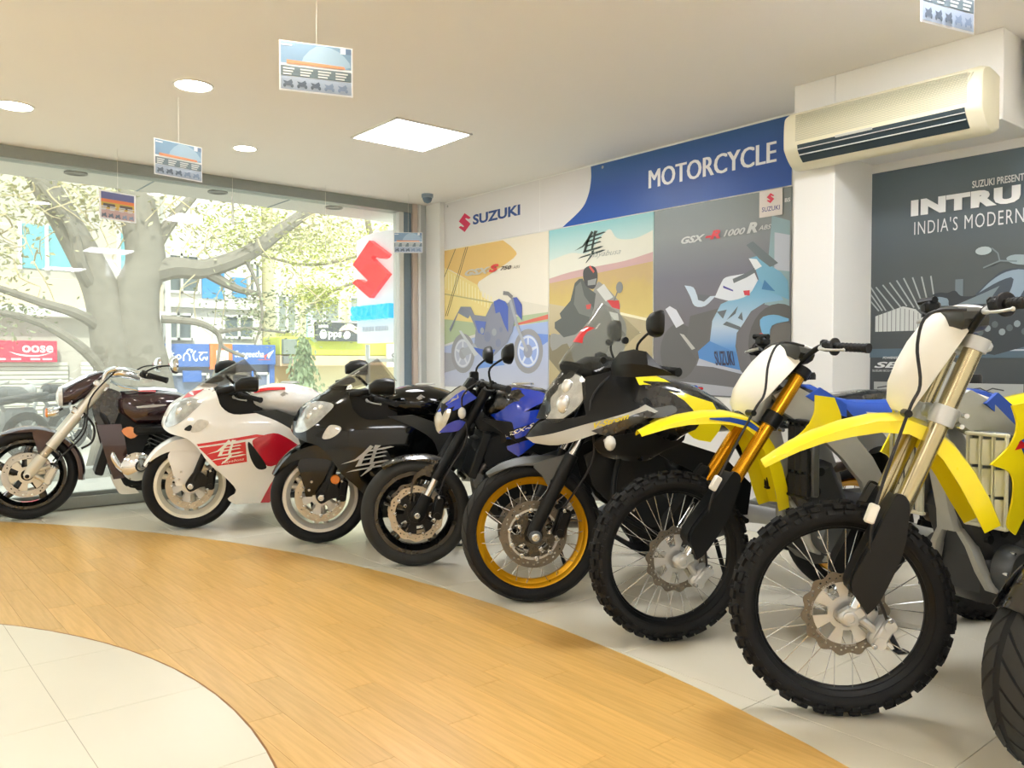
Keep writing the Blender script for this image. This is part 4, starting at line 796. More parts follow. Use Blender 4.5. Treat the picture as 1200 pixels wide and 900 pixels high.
# ================================================================ motorcycles: shared pieces
# every bike stands in its own frame: x forwards, y to its left, z up, origin on the floor under the front axle
rub = mat('tyre_rubber', (27, 28, 29), rough=.72, noise=.12, scale=60, bump=.15); rub2 = mat('tyre_rubber_worn', (50, 51, 50), rough=.8, noise=.12, scale=40, bump=.2)
blk = mat('black_plastic', (20, 22, 23), rough=.45, noise=.06, scale=40); blkg = paint('gloss_black', (9, 11, 12)); blkm = mat('black_metal', (20, 22, 23), rough=.35, metal=.2, noise=.1)
eng = mat('engine_grey', (92, 96, 98), rough=.45, metal=.6, noise=.12, scale=30); engd = mat('engine_dark', (30, 33, 35), rough=.5, metal=.4, noise=.12, scale=30)
alu = mat('brushed_aluminium', (196, 198, 196), rough=.38, metal=.55, noise=.06); chrome = mat('chrome', (226, 228, 230), rough=.08, metal=1.); steel = mat('disc_steel', (188, 178, 158), rough=.35, metal=.6, noise=.08, scale=50)
grim = mat('dark_disc_steel', (112, 106, 94), rough=.4, metal=.6, noise=.1, scale=50); grip_m = mat('grip_rubber', (28, 29, 31), rough=.75); bolt_m = mat('bolt_steel', (206, 208, 206), rough=.25, metal=.8)
clear = glassy('clear_screen', (236, 238, 236), fres=1.35, haze=.10, clear=.92); smoke = glassy('smoked_screen', (206, 200, 194), fres=1.4, haze=.08, clear=.92); lens = glassy('lamp_lens', (250, 250, 250), fres=1.4, haze=.05)
refl = mat('lamp_reflector', (226, 228, 226), rough=.18, metal=.7, noise=.25, scale=40); orange = mat('orange_reflector', (236, 132, 20), rough=.3, coat=.5); redl = mat('tail_lamp_red', (176, 20, 28), rough=.25, coat=.6); mirr = mat('mirror_glass', (200, 204, 206), rough=.03, metal=1.)
for m_ in (rub, rub2, blk, blkm, engd): m_.node_tree.nodes['Principled BSDF'].inputs['Specular IOR Level'].default_value = .28
amber = mat('amber_lens', (236, 150, 90), rough=.25, coat=.5); hose_m = mat('black_hose', (28, 28, 30), rough=.5); seat_m = mat('black_seat', (26, 27, 28), rough=.65, noise=.05, bump=.1)
def steer_frame(deg, pitch=0., axle=.3, rake=27, trail=.10):
    """turns the steering assembly: pitch about the axle, then deg about the steering head"""
    P = Matrix.Translation((0, 0, axle)) @ Matrix.Rotation(-R(pitch), 4, 'Y') @ Matrix.Translation((0, 0, -axle))
    return Matrix.Rotation(R(deg), 4, 'Z') @ P
def tyre(b, r, w, h, c, n=56, flat=1.0):
    pr = []
    for k in range(15):
        a = R(-132 + 264 * k / 14); pr.append((r - h / 2 + h / 2 * math.cos(a), w / 2 * math.sin(a) * flat))
    return b.lathe(pr, n, c)
def tread_pt(r, w, h, s, ang, up, c):
    a = R(s); rr = r - h / 2 + (h / 2 + up) * math.cos(a); y = (w / 2 + up) * math.sin(a)
    return (c[0] + rr * math.cos(ang), c[1] + y, c[2] + rr * math.sin(ang))
def block(b, r, w, h, c, s0, s1, a0, a1, up, skew=0., shrink=.12, ns=1):
    rows = []
    for i in range(ns + 1):
        s = s0 + (s1 - s0) * i / ns; k = skew * i / ns; rows.append((s, a0 + k, a1 + k))
    v = []; f = []
    for s, p, q in rows:
        d = (q - p) * shrink; v += [tread_pt(r, w, h, s, p, -.002, c), tread_pt(r, w, h, s, q, -.002, c), tread_pt(r, w, h, s, p + d, up, c), tread_pt(r, w, h, s, q - d, up, c)]
    for i in range(ns):
        o = i * 4; f += [(o + 2, o + 3, o + 7, o + 6), (o, o + 2, o + 6, o + 4), (o + 1, o + 5, o + 7, o + 3)]
    f += [(0, 1, 3, 2), (ns * 4, ns * 4 + 2, ns * 4 + 3, ns * 4 + 1)]
    return b.add(v, f)
def spokes(par, c, rh, rr, yh, yr, n, m, rad=.0016, tan=52, name='spoke'):
    """n wire spokes, each a piece of its own, crossing from hub to rim"""
    M = XF[-1].copy(); XF.append(Matrix.Identity(4)); kinds = []
    for side in (1, -1):
        for dr in (1, -1):
            t = R(tan) * dr; kinds.append(MB().tube([(rh * math.cos(t), side * yh, rh * math.sin(t)), (rr, side * yr, 0)], rad, 5))
    XF.pop(); pro = {}
    for k in range(n):
        q = k % 4; L = M @ Matrix.Translation(c) @ Matrix.Rotation(2 * math.pi * (k + (.25 if q % 2 else 0)) / n, 4, 'Y')
        if q not in pro: pro[q] = kinds[q].build(name, m, par); pro[q].matrix_local = L
        else: share(pro[q], name, par, L)
def rim_spoke(b, r, w, c, d=.022):
    return b.lathe([(r + .010, -w / 2), (r + .012, -w / 2 + .004), (r, -w / 2 + .010), (r - d * .5, -w * .25), (r - d, -w * .12), (r - d, w * .12), (r - d * .5, w * .25), (r, w / 2 - .010), (r + .012, w / 2 - .004), (r + .010, w / 2), (r - .006, w * .35), (r - d * .7, 0), (r - .006, -w * .35)], 60, c, closed=True)
def rim_cast(b, r, w, c):
    return b.lathe([(r + .012, -w / 2), (r + .012, -w / 2 + .006), (r - .004, -w / 2 + .012), (r - .014, -w * .28), (r - .022, 0), (r - .014, w * .28), (r - .004, w / 2 - .012), (r + .012, w / 2 - .006), (r + .012, w / 2), (r - .008, w / 2), (r - .034, w * .2), (r - .034, -w * .2), (r - .008, -w / 2)], 56, c)
def cast_spokes(b, rh, rr, w, c, n, width=.03, bend=0., y=.018, a0=0., twin=0.):
    for k in range(n):
        for s in ((-twin, twin) if twin else (0,)):
            a = a0 + 2 * math.pi * k / n; pts = []
            for i in range(5):
                t = i / 4; rr_ = rh + (rr - rh) * t; aa = a + s * (.25 + .9 * t) + bend * t; pts.append((c[0] + rr_ * math.cos(aa), c[1], c[2] + rr_ * math.sin(aa)))
            rad = [(width * (.62 - .14 * i / 4)) for i in range(5)]; P = []
            for i, p in enumerate(pts):
                q = pts[min(i + 1, 4)]; o = pts[max(i - 1, 0)]; d = Vector(q) - Vector(o); d.normalize(); nn = Vector((-d.z, 0, d.x)); P.append([tuple(Vector(p) + nn * rad[i] * ca + Vector((0, y * sa, 0))) for ca, sa in ((1, .5), (.5, 1), (-.5, 1), (-1, .5), (-1, -.5), (-.5, -1), (.5, -1), (1, -.5))])
            b.loft(P)
def disc_ring(b, ro, ri, y, c, wave=0., nw=10, holes=True, nt=80, th=.005):
    lv = [lambda a: ri, lambda a: ri + (ro - ri) * .3, lambda a: ri + (ro - ri) * .5, lambda a: ri + (ro - ri) * .7, lambda a: ro + wave * math.cos(nw * a)]
    def mask(k, i):
        if not holes: return True
        return not ((k == 1 and i % 5 == 0) or (k == 2 and i % 5 == 2))
    return b.plate(lv, nt, mask, y - th / 2, y + th / 2, c)
def carrier(b, ri, rh, y, c, n=6, nt=72, th=.006, open_=.55):
    lv = [lambda a: rh, lambda a: rh + (ri - rh) * .25, lambda a: rh + (ri - rh) * .6, lambda a: ri * .93, lambda a: ri]
    per = nt // n
    def mask(k, i):
        q = i % per
        if k == 3: return q < per * .5
        if k in (1, 2): return q >= per * open_
        return True
    return b.plate(lv, nt, mask, y - th / 2, y + th / 2, c)
def nut(b, r, y0, y1, c): return b.lathe([(.001, y0), (r, y0), (r, y1 - .002), (r - .003, y1), (r * .55, y1), (r * .5, y1 - .01), (.001, y1 - .01)], 14, c, closed=False)
def tube_z(b, x0, z0, x1, z1, y, r0, r1=None, n=18):
    r1 = r0 if r1 is None else r1; return b.tube([(x0, y, z0), (x1, y, z1)], [r0, r1], n)
def mirror(t, side, root, mid, head, lookx, size, m, shape=None, rot=0.):
    """bar mirror: stem and head with a reflecting face turned backwards"""
    st = MB().tube(curve3([root, mid, head], 5), .006, 8); st.build('mirror_stem', blk, t)
    w, h = size; pl = shape or [(-.5, -.1), (-.38, -.42), (0, -.5), (.42, -.34), (.5, .1), (.36, .46), (-.1, .5), (-.45, .3)]
    pl = sm(pl, 4); hb = MB(); M = Matrix.Translation(head) @ Matrix.Rotation(R(rot), 4, 'X')
    rings = []
    for x, k in ((lookx * .000, 1.), (lookx * .012, 1.02), (lookx * .035, .86), (lookx * .05, .5)): rings.append([M @ Vector((x, a * w * k, c * h * k)) for a, c in pl])
    hb.loft([[tuple(p) for p in r] for r in rings]); o = hb.build('mirror', m, t)
    g = MB(); g.add([tuple(M @ Vector((-lookx * .0015, a * w * .92, c * h * .92))) for a, c in pl], [tuple(range(len(pl)))]); g.build('mirror_glass', mirr, o, smooth=0)
def grips(t, pts_l, m=None, r=.016, lever=True, clutch=True):
    """grip, control housing, lever for each bar end; pts_l = inner and outer point on the left"""
    for s in (1, -1):
        a, e = [Vector((p[0], p[1] * s, p[2])) for p in pts_l]; d = (e - a).normalized()
        g = MB(); g.tube([a, e], r, 12)
        for k in range(7): q = a + (e - a) * (.1 + k * .13); g.tube([q, q + d * .005], r + .0015, 12)
        g.tube([e, e + d * .012], r + .003, 12); o = g.build('grip', m or grip_m, t)
        h = MB(); q = a - d * .03; h.box(q, (.045, .05, .04), Matrix.Rotation(R(20), 3, 'Z'), ch=.01); h.box(q + Vector((0, -s * .03, .012)), (.03, .03, .03), ch=.008); h.build('switch_block', blk, t)
        if lever:
            f = Vector((.045, 0, -.014)); l = MB(); l.tube(curve3([tuple(a - d * .05 + f * .3), tuple(a - d * .02 + f), tuple(a + (e - a) * .3 + f * 1.2), tuple(a + (e - a) * .62 + f)], 4), [.0075] * 6 + [.0045] * 7, 8); l.ball(a + (e - a) * .62 + f, .007, 8); l.build('lever', alu if clutch else blkm, t)
def engine_block(t, cx, cz, s=1., m=None, m2=None, w=.30, cyl=24, fins=0):
    m = m or engd; m2 = m2 or eng; b = MB(); rot = Matrix.Rotation(R(cyl), 3, 'Y')
    b.box((cx - .05 * s, 0, cz - .06 * s), (.44 * s, w, .26 * s), ch=.045); b.box((cx + .10 * s, 0, cz + .14 * s), (.24 * s, w * .9, .30 * s), rot, ch=.03); b.box((cx - .20 * s, 0, cz + .06 * s), (.22 * s, w * .8, .16 * s), ch=.03)
    for k in range(fins): b.box((cx + .06 * s + k * .012, 0, cz + .08 * s + k * .024), (.27 * s, w * 1.02, .008), rot, ch=0)
    o = b.build('engine', m, t)
    for sd in (1, -1):
        c = MB(); y = sd * w / 2
        c.lathe([(.001, y + sd * .05), (.075 * s, y + sd * .05), (.092 * s, y + sd * .035), (.098 * s, y - sd * .01), (.001, y - sd * .01)], 26, (cx + .07 * s, 0, cz - .04 * s), closed=False); c.build('crank_cover', m2, o)
        c = MB(); c.lathe([(.001, y + sd * .04), (.06 * s, y + sd * .04), (.075 * s, y + sd * .02), (.078 * s, y - sd * .01), (.001, y - sd * .01)], 24, (cx - .17 * s, 0, cz - .03 * s), closed=False); c.build('clutch_cover', m2, o)
        for k in range(6):
            a = k * 1.047; MB().tube([(cx + .07 * s + .085 * s * math.cos(a), y + sd * .03, cz - .04 * s + .085 * s * math.sin(a)), (cx + .07 * s + .085 * s * math.cos(a), y + sd * .045, cz - .04 * s + .085 * s * math.sin(a))], .007, 8).build('bolt', bolt_m, o) if sd > 0 else None
    return o
def rear_end(t, wb, rr, w, h, rimr, kind='cast', rim_m=None, tail=None, seat=None, tail_m=None, exhaust=None, arm_m=None, seat_mm=None, knob=False):
    c = (-wb, 0, rr); rim_m = rim_m or blkm
    b = MB(); (rim_spoke if kind == 'spoke' else rim_cast)(b, rimr, w * .72, c); wo = b.build('rear_wheel', rim_m, t)
    b = MB(); tyre(b, rr, w, h, c); b.build('tyre', rub, wo)
    if knob: knobs(wo, rr, w, h, c)
    b = MB(); b.lathe([(.012, -.07), (.045, -.07), (.045, -.05), (.03, -.04), (.03, .04), (.045, .05), (.045, .07), (.012, .07)], 20, c)
    if kind == 'cast': cast_spokes(b, .04, rimr, w, c, 5, .032, .2)
    b.build('hub', rim_m, wo)
    if kind == 'spoke': spokes(wo, c, .045, rimr - .02, .05, .012, 36, bolt_m)
    b = MB(); disc_ring(b, .11, .08, -.08, c, .003 if knob else 0); b.build('brake_disc', steel, wo)
    b = MB(); b.lathe([(.05, .075), (.10, .075), (.10, .082), (.05, .082)], 40, c); b.build('sprocket', eng, wo)
    b = MB()
    for s in (1, -1): b.loft([[(x, s * (y + .018 * ca), z + hh * sa) for ca, sa in ((1, .6), (.4, 1), (-.4, 1), (-1, .6), (-1, -.6), (-.4, -1), (.4, -1), (1, -.6))] for x, y, z, hh in ((-wb - .05, w / 2 + .035, rr, .025), (-wb + .12, w / 2 + .04, rr + .01, .03), (-wb + .45, w / 2 + .03, rr + .08, .04), (-wb + .60, .08, rr + .10, .045))])
    b.box((-wb + .55, 0, rr + .09), (.08, .2, .07), ch=.015); b.build('swingarm', arm_m or alu, t)
    MB().tube([(-wb + .42, 0, rr + .18), (-wb + .55, 0, rr + .42)], .035, 12).build('shock_absorber', blkm, t)
    if seat: MB().body(seat, 16, 2.8).build('seat', seat_mm or seat_m, t)
    if tail: MB().body(tail, 16, 2.6).build('tail_cover', tail_m or blkg, t)
    if exhaust:
        e = MB(); e.tube(curve3(exhaust[0], 4), exhaust[1], 12); o = e.build('exhaust_pipe', eng, t); e = MB(); e.tube(exhaust[2], exhaust[3], 18); e.build('silencer', exhaust[4], t)
    for s in (1, -1): MB().tube([(-wb + .62, s * .12, .42), (-wb + .62, s * .26, .41)], .012, 8).build('footpeg', blkm, t)
    sst = MB().tube(curve3([(-wb + .72, .14, .30), (-wb + .70, .24, .13), (-wb + .67, .31, .012)], 3), .011, 8); sst.box((-wb + .665, .32, .008), (.05, .035, .008), ch=.002); sst.build('side_stand', blkm, t)
    return wo
def knobs(par, r, w, h, c, n=38):
    b = MB(); st = 2 * math.pi / n; w0 = .36
    for k in range(n):
        a = k * st
        for s in (1, -1):
            if k % 2 == 0: block(b, r, w, h, c, s * 4, s * 26, a, a + st * .62, .012)
            else: block(b, r, w, h, c, s * 13, s * 36, a, a + st * .62, .012)
            block(b, r, w, h, c, s * 40, s * 60, a + st * (.5 if k % 2 else .2), a + st * (1.1 if k % 2 else .8), .012)
            block(b, r, w, h, c, s * 66, s * 84, a + st * .1, a + st * .62, .009)
    return b.build('tread_knobs', rub, par, smooth=0, kind='stuff')
def grooves(par, r, w, h, c, n=26, m=None, up=.003, s_in=8, s_out=74):
    """tread of a road tyre: raised slanted blocks with open grooves between them"""
    b = MB(); st = 2 * math.pi / n
    for k in range(n):
        for s in (1, -1):
            o = k * st + (st / 2 if s < 0 else 0); block(b, r, w, h, c, s * s_in, s * s_out, o, o + st * .86, up, skew=-.34, shrink=.03, ns=5)
    block(b, r, w, h, c, -6, 6, 0, 6.2, up, ns=1) if False else None
    return b.build('tread_blocks', m or rub2, par, smooth=30, kind='stuff')
def caliper(t, c, m, rot=0., y=.10, sz=(.06, .05, .13)):
    b = MB(); M = Matrix.Rotation(R(rot), 3, 'Y'); b.box((c[0], y, c[1]), sz, M, ch=.012); b.box((c[0], y + .028, c[1]), (sz[0] * .7, .02, sz[2] * .8), M, ch=.006)
    for k in (-.3, .3): q = M @ Vector((0, 0, sz[2] * k)); b.tube([(c[0] + q.x, y + .03, c[1] + q.z), (c[0] + q.x, y + .045, c[1] + q.z)], .018, 12)
    o = b.build('brake_caliper', m, t)
    for k in (-.46, .46): q = M @ Vector((sz[0] * .2, 0, sz[2] * k)); nut(MB(), .008, y + .03, y + .05, (c[0] + q.x, 0, c[1] + q.z)).build('bolt', bolt_m, o)
    return o
def arc_fender(b, c, arr, th=.003, n=9):
    """fender over a wheel: arr lists (angle, radius, half width, skirt depth)"""
    P = []
    for a, r, hw, dr in arr:
        ca, sa = math.cos(R(a)), math.sin(R(a)); row = []
        for k in range(n):
            u = -1 + 2 * k / (n - 1)
            if abs(u) > .99: y, q = u * hw, r - dr
            elif abs(u) > .7: y, q = math.copysign(hw, u), r - .022
            else: y, q = u * hw * 1.15, r - .012 * (abs(u) / .75) ** 2
            row.append((c[0] + q * ca, y, c[2] + q * sa))
        P.append(row)
    return b.grid(P, th)
def both(fn, name, m, t, **k):
    """a panel and its mirror image on the other side"""
    out = []
    for s in (1, -1): b = MB(); fn(b, s); out.append(b.build(name, m, t, **k))
    return out
def letter_panel(word, x0, z0, x1, z1, fn, m, t, name='lettering', bold=0., shear=0., slant=0., lift=.004, side=1, step=.03):
    """lettering laid on a side panel, reading from front (x0) to rear (x1) on the left side"""
    P, F = text2d(word, bold, shear) if word else brush(); b = MB(); b.panel(None, lambda x, z: fn(x, z) + lift, 0, step, side, tri=([(x0 + (x1 - x0) * a, z0 + (z1 - z0) * c + slant * a) for a, c in P], F)); return b.build(name, m, t, smooth=0)
# ---------------------------------------------------------------- motocross bikes
yel = paint('plastic_yellow', (250, 230, 20), rough=.3); yel.node_tree.nodes['Principled BSDF'].inputs['Coat Weight'].default_value = .4
wplate = mat('white_plastic', (236, 234, 222), rough=.4, noise=.02); blue_seat = mat('blue_seat_cover', (28, 78, 178), rough=.55, noise=.05); blue_dec = mat('blue_decal', (24, 74, 170), rough=.3, coat=.4); red_dec = mat('red_decal', (214, 34, 40), rough=.3, coat=.4)
frame_m = mat('cast_aluminium', (178, 180, 174), rough=.5, metal=.35, noise=.08, scale=25, bump=.2); gold = mat('gold_anodised', (222, 158, 30), rough=.24, metal=.8, noise=.05); silv = mat('champagne_anodised', (190, 178, 142), rough=.22, metal=.85, noise=.05); rad_m = mat('pale_louvre_plastic', (220, 218, 196), rough=.5)
def motocross(x, y, az, turn, pitch, label, tube_m, collar_m, blue_fender):
    t = thing('motocross_bike', label, 'motorcycle', (x, y, 0), R(90 - az), 'yellow motocross bikes'); A = (0, 0, .345)
    # ---- steering
    XF.append(steer_frame(-turn, pitch, .345))
    b = MB(); rim_spoke(b, .268, .048, A, .016); wo = b.build('front_wheel', blkm, t)
    b = MB(); tyre(b, .333, .082, .066, A); b.build('tyre', rub, wo); knobs(wo, .333, .082, .066, A)
    b = MB(); b.lathe([(.011, -.06), (.03, -.06), (.03, -.05), (.02, -.04), (.02, .035), (.034, .045), (.034, .055), (.011, .055)], 22, A); b.build('hub', alu, wo)
    spokes(wo, A, .03, .256, .042, .006, 36, bolt_m, .0015)
    b = MB(); disc_ring(b, .128, .098, .062, A, .0055, 14, nt=112, th=.004); b.build('brake_disc', grim, wo)
    b = MB(); carrier(b, .104, .036, .0615, A, 7, 84, .005, .42); b.build('disc_carrier', alu, wo)
    lx = lambda z: -.02 - .543 * (z - .36)
    for s in (1, -1):
        b = MB(); tube_z(b, lx(.64), .64, lx(1.14), 1.14, s * .098, .0275); b.tube([(lx(.635), s * .098, .635), (lx(.66), s * .098, .66)], .030, 18); o = b.build('fork_tube', tube_m, t)
        b = MB(); tube_z(b, lx(.36), .36, lx(.66), .66, s * .098, .0225); b.build('fork_slider', chrome, o)
        b = MB(); b.prism(sm([(-.170, .715), (-.145, .690), (-.070, .56), (-.008, .455), (-.045, .362, 1), (-.085, .40), (-.160, .53), (-.188, .63), (-.195, .69)], 3), s * .126, s * .145); b.prism(sm([(-.165, .71), (-.14, .68), (-.062, .56), (-.002, .455), (-.025, .405, 1), (-.06, .48), (-.12, .60), (-.16, .67)], 3), s * .062, s * .127); b.build('fork_guard', blk, t)
        b = MB(); b.box((-.012, s * .098, .352), (.085, .05, .05), Matrix.Rotation(R(28), 3, 'Y'), ch=.012); nut(b, .022, s * .098 - .02, s * .098 + .03, A) if s > 0 else nut(b, .02, -.13, -.09, A); b.build('axle_lug', alu, t)
        b = MB(); b.tube([(lx(.905), s * .098, .905), (lx(.955), s * .098, .955)], .038, 18); b.box((lx(.93) - .02, s * .065, .932), (.06, .08, .045), Matrix.Rotation(R(-28), 3, 'Y'), ch=.01); o = b.build('lower_clamp', collar_m, t)
        for q in (.915, .945): MB().tube([(lx(q) - .045, s * .105, q - .02), (lx(q) - .045, s * .132, q - .02)], .0075, 8).build('clamp_bolt', bolt_m, o)
        b = MB(); b.tube([(lx(1.115), s * .098, 1.115), (lx(1.15), s * .098, 1.15)], .036, 18); b.box((lx(1.135) - .015, s * .05, 1.13), (.07, .1, .03), Matrix.Rotation(R(-28), 3, 'Y'), ch=.008); b.build('upper_clamp', collar_m if collar_m is alu else blkm, t)
    caliper(t, (-.095, .29), alu, -35, .085, (.055, .045, .10)); b = MB(); b.tube(curve3([(-.02, .088, .35), (-.06, .09, .31), (-.10, .09, .26)], 4), .013, 8); b.build('caliper_bracket', alu, t)
    # front mudguard
    P = []; N_ = ((.195, .832, .028, .004, 70), (.155, .856, .048, .008, 65), (.10, .885, .062, .014, 62), (.03, .912, .074, .02, 70), (-.06, .935, .084, .028, 80), (-.15, .947, .088, .034, 88), (-.24, .940, .09, .04, 100), (-.31, .905, .09, .044, 122), (-.37, .84, .09, .05, 140), (-.42, .755, .09, .056, 150), (-.455, .67, .088, .056, 155), (-.482, .590, .074, .05, 158))
    for (px, pz, hw, dr, na) in N_:
        nx, nz = math.cos(R(na)), math.sin(R(na)); row = []
        for u in (-1, -.98, -.72, -.4, 0, .4, .72, .98, 1):
            q = {0: .0, 4: .004, 72: .010, 98: .018, 100: .018 + dr}[int(round(abs(u) * 100)) if abs(u) != .4 else 4]; row.append((px - nx * q, u * hw * (1 if abs(u) < 1 else 1.02), pz - nz * q))
        P.append(row)
    b = MB(); b.grid(P, -.003); fo = b.build('front_fender', yel, t)
    if blue_fender:
        for s in (1, -1):
            Q = []
            for i in range(4, 8):
                px, pz, hw, dr, na = N_[i]; nx, nz = math.cos(R(na)), math.sin(R(na)); wq = (.35, 1, 1, .7)[i - 4]; Q.append([(px - nx * q, s * hw * u, pz - nz * q) for u, q in ((1.055, .020 + dr * .1), (1.055, .020 + dr * (.1 + .55 * wq)))])
            MB().grid(Q, .001 * s).build('fender_decal', blue_dec, fo, smooth=60)
    # number plate over the bars
    P = []
    for z, x0, hw, dp in ((.955, -.215, .05, .03), (.985, -.205, .088, .05), (1.04, -.215, .118, .075), (1.10, -.245, .128, .09), (1.16, -.285, .128, .10), (1.205, -.325, .118, .10), (1.238, -.37, .118, .08), (1.256, -.43, .105, .05)):
        P.append([(x0 - dp * abs(u) ** 2.2, u * hw, z - .02 * abs(u) ** 3) for u in (-1, -.8, -.55, -.25, 0, .25, .55, .8, 1)])
    MB().grid(P, .004).build('number_plate', wplate, t)
    # handlebar
    b = MB(); b.tube(curve3([(-.50, .40, 1.232), (-.445, .25, 1.236), (-.435, .19, 1.225), (-.425, .11, 1.175), (-.425, .07, 1.165), (-.425, -.07, 1.165), (-.425, -.11, 1.175), (-.435, -.19, 1.225), (-.445, -.25, 1.236), (-.50, -.40, 1.232)], 4), .0115, 10); b.build('handlebar', blkm, t)
    MB().body([(-.485, 1.195, .08, .028), (-.47, 1.205, .135, .042), (-.40, 1.21, .14, .046), (-.375, 1.21, .10, .03)], 14).build('bar_pad', mat('bar_pad_cover', (52, 54, 50), rough=.35, noise=.2, scale=14), t)
    for s in (1, -1):
        c = MB(); c.lathe([(.017, 0), (.033, 0), (.036, .004), (.033, .008), (.017, .008)], 20, (0, 0, 0), 'y'); c.v = [(p[0], p[1], p[2]) for p in c.v]
    grips(t, [(-.46, .275, 1.236), (-.502, .40, 1.233)])
    for s in (1, -1): MB().tube([(-.458, s * .268, 1.236), (-.461, s * .276, 1.236)], .034, 20).build('grip_flange', grip_m, t)
    b = MB(); b.box((-.425, -.19, 1.262), (.05, .06, .04), ch=.01); b.tube([(-.43, -.16, 1.285), (-.41, -.24, 1.285)], .012, 8); b.build('brake_reservoir', blkm, t)
    b = MB(); b.tube(curve3([(-.40, .16, 1.235), (-.30, .15, 1.235), (-.262, .145, 1.15), (-.258, .145, 1.03), (-.215, .147, .95), (-.09, .150, .66), (-.075, .130, .47), (-.10, .115, .36), (-.115, .105, .31)], 5), .005, 8); b.build('brake_hose', hose_m, t)
    b = MB(); b.box((-.085, .150, .665), (.03, .022, .06), Matrix.Rotation(R(-25), 3, 'Y'), ch=.005); b.build('hose_guide', wplate, t)
    b = MB(); b.tube([(-.22, .10, .95), (-.215, .155, .95)], .012, 10); b.build('hose_clamp', blk, t)
    XF.pop()
    # ---- frame
    both(lambda b, s: b.panel([(-.42, .99), (-.50, 1.03), (-.58, .985), (-.70, .87), (-.80, .74), (-.86, .62), (-.885, .50), (-.85, .40), (-.79, .41), (-.80, .52), (-.76, .64), (-.68, .74), (-.58, .84), (-.46, .92)], lambda x, z: .055 + .20 * min(1, max(0, (-.42 - x) / .45)) ** 1.1 * (.62 if x < -.7 else .68), .03, .08, s), 'frame_spar', frame_m, t)
    b = MB(); b.tube([(-.355, 0, .88), (-.475, 0, 1.12)], .036, 16); b.build('steering_head', frame_m, t)
    b = MB(); b.loft([[(x - d * ca, w * sa, z) for ca, sa in ((1, .7), (.6, 1), (-.6, 1), (-1, .7), (-1, -.7), (-.6, -1), (.6, -1), (1, -.7))] for x, z, w, d in ((-.42, .90, .03, .035), (-.46, .76, .033, .034), (-.50, .62, .033, .034), (-.52, .55, .045, .035))]); b.build('down_tube', frame_m, t)
    both(lambda b, s: b.loft([[(x + .022 * ca, s * (y + .018 * sa), z + .0 * ca) for ca, sa in ((1, .6), (.5, 1), (-.5, 1), (-1, .6), (-1, -.6), (-.5, -1), (.5, -1), (1, -.6))] for x, y, z in ((-.52, .03, .56), (-.53, .065, .50), (-.545, .09, .42), (-.585, .10, .355), (-.64, .10, .335))]).tube([(-.62, s * .10, .33), (-.90, s * .12, .33)], .02, 8), 'cradle', frame_m, t)
    engine_block(t, -.70, .46, .85, mat('mx_engine', (62, 64, 66), rough=.5, metal=.4, noise=.15, scale=20), eng, .24)
    b = MB(); b.tube(curve3([(-.58, -.04, .66), (-.56, -.07, .62), (-.565, -.12, .57), (-.62, -.16, .60), (-.85, -.15, .66), (-1.1, -.16, .72)], 5), .021, 12); b.build('exhaust_header', mat('brown_steel', (120, 108, 96), rough=.3, metal=.8, noise=.1), t)
    b = MB(); b.tube([(-1.1, -.17, .72), (-1.45, -.19, .82)], [.05, .055], 18); b.build('silencer', alu, t)
    # radiators with louvred guards
    for s in (1, -1):
        b = MB(); b.box((-.51, s * .15, .745), (.035, .14, .30), ch=.008); o = b.build('radiator', eng, t)
        b = MB(); y0 = .085
        for k in range(4): b.box((-.475, s * (y0 + k * .044), .74), (.014, .008, .31), ch=.002)
        for z in (.592, .888): b.box((-.475, s * .15, z), (.018, .148, .012), ch=.003)
        b.build('louvre_frame', blk if blue_fender else rad_m, o, smooth=0)
        for k in range(3):
            for q in range(3): MB().box((-.48, s * (y0 + .022 + k * .044), .64 + q * .095), (.012, .037, .085), Matrix.Rotation(R(38 * s), 3, 'Z'), ch=.003).build('louvre', blk if blue_fender else rad_m, o, smooth=0)
    # shrouds, tank, seat, plates
    sh = lambda x, z: .195 + .05 * math.sin(max(0, min(1, (-.36 - x) / .5)) * 3.14) - .25 * max(0, -.62 - x)
    shp = [(-.40, .815, 1), (-.45, .855), (-.49, .92), (-.495, .995, 1), (-.57, .985, 1), (-.60, .90), (-.56, .85), (-.50, .825)] if blue_fender else [(-.41, .80, 1), (-.475, .86), (-.50, .92), (-.48, .985, 1), (-.56, .992), (-.62, .93, 1), (-.59, .82), (-.57, .70), (-.50, .575, 1), (-.47, .61), (-.49, .70), (-.48, .77)]
    both(lambda b, s: b.panel(sm(shp, 4), sh, .006, .05, s), 'radiator_shroud', yel, t)
    if not blue_fender: both(lambda b, s: b.panel([(-.505, .87), (-.56, .90), (-.585, .85), (-.53, .82)], lambda x, z: sh(x, z) + .002, .001, .04, s), 'shroud_decal', blue_dec, t)
    both(lambda b, s: b.panel([(-.49, .845), (-.51, .875), (-.545, .855)], lambda x, z: sh(x, z) + .003, .001, .04, s), 'shroud_decal', red_dec, t)
    both(lambda b, s: b.panel([(-.54, .985), (-.60, 1.02), (-.66, .985), (-.72, .95), (-.72, .90), (-.64, .92)], lambda x, z: .10, .012, .05, s), 'seat_flap', blue_seat, t)
    MB().body([(-.48, .965, .05, .05), (-.54, .965, .085, .065), (-.66, .93, .10, .08), (-.78, .88, .09, .06)], 16).build('fuel_tank', blk if blue_fender else rad_m, t); b = MB(); b.lathe([(.001, .03), (.032, .03), (.036, .02), (.036, 0), (.001, 0)], 18, (-.60, 0, 1.05), 'z', closed=False); b.build('fuel_cap', blk, t)
    st = ((-.52, 1.035, .035), (-.60, 1.03, .07), (-.68, .985, .085), (-.78, .965, .09), (-.95, .962, .10), (-1.15, .968, .11), (-1.35, .98, .10), (-1.46, .99, .085))
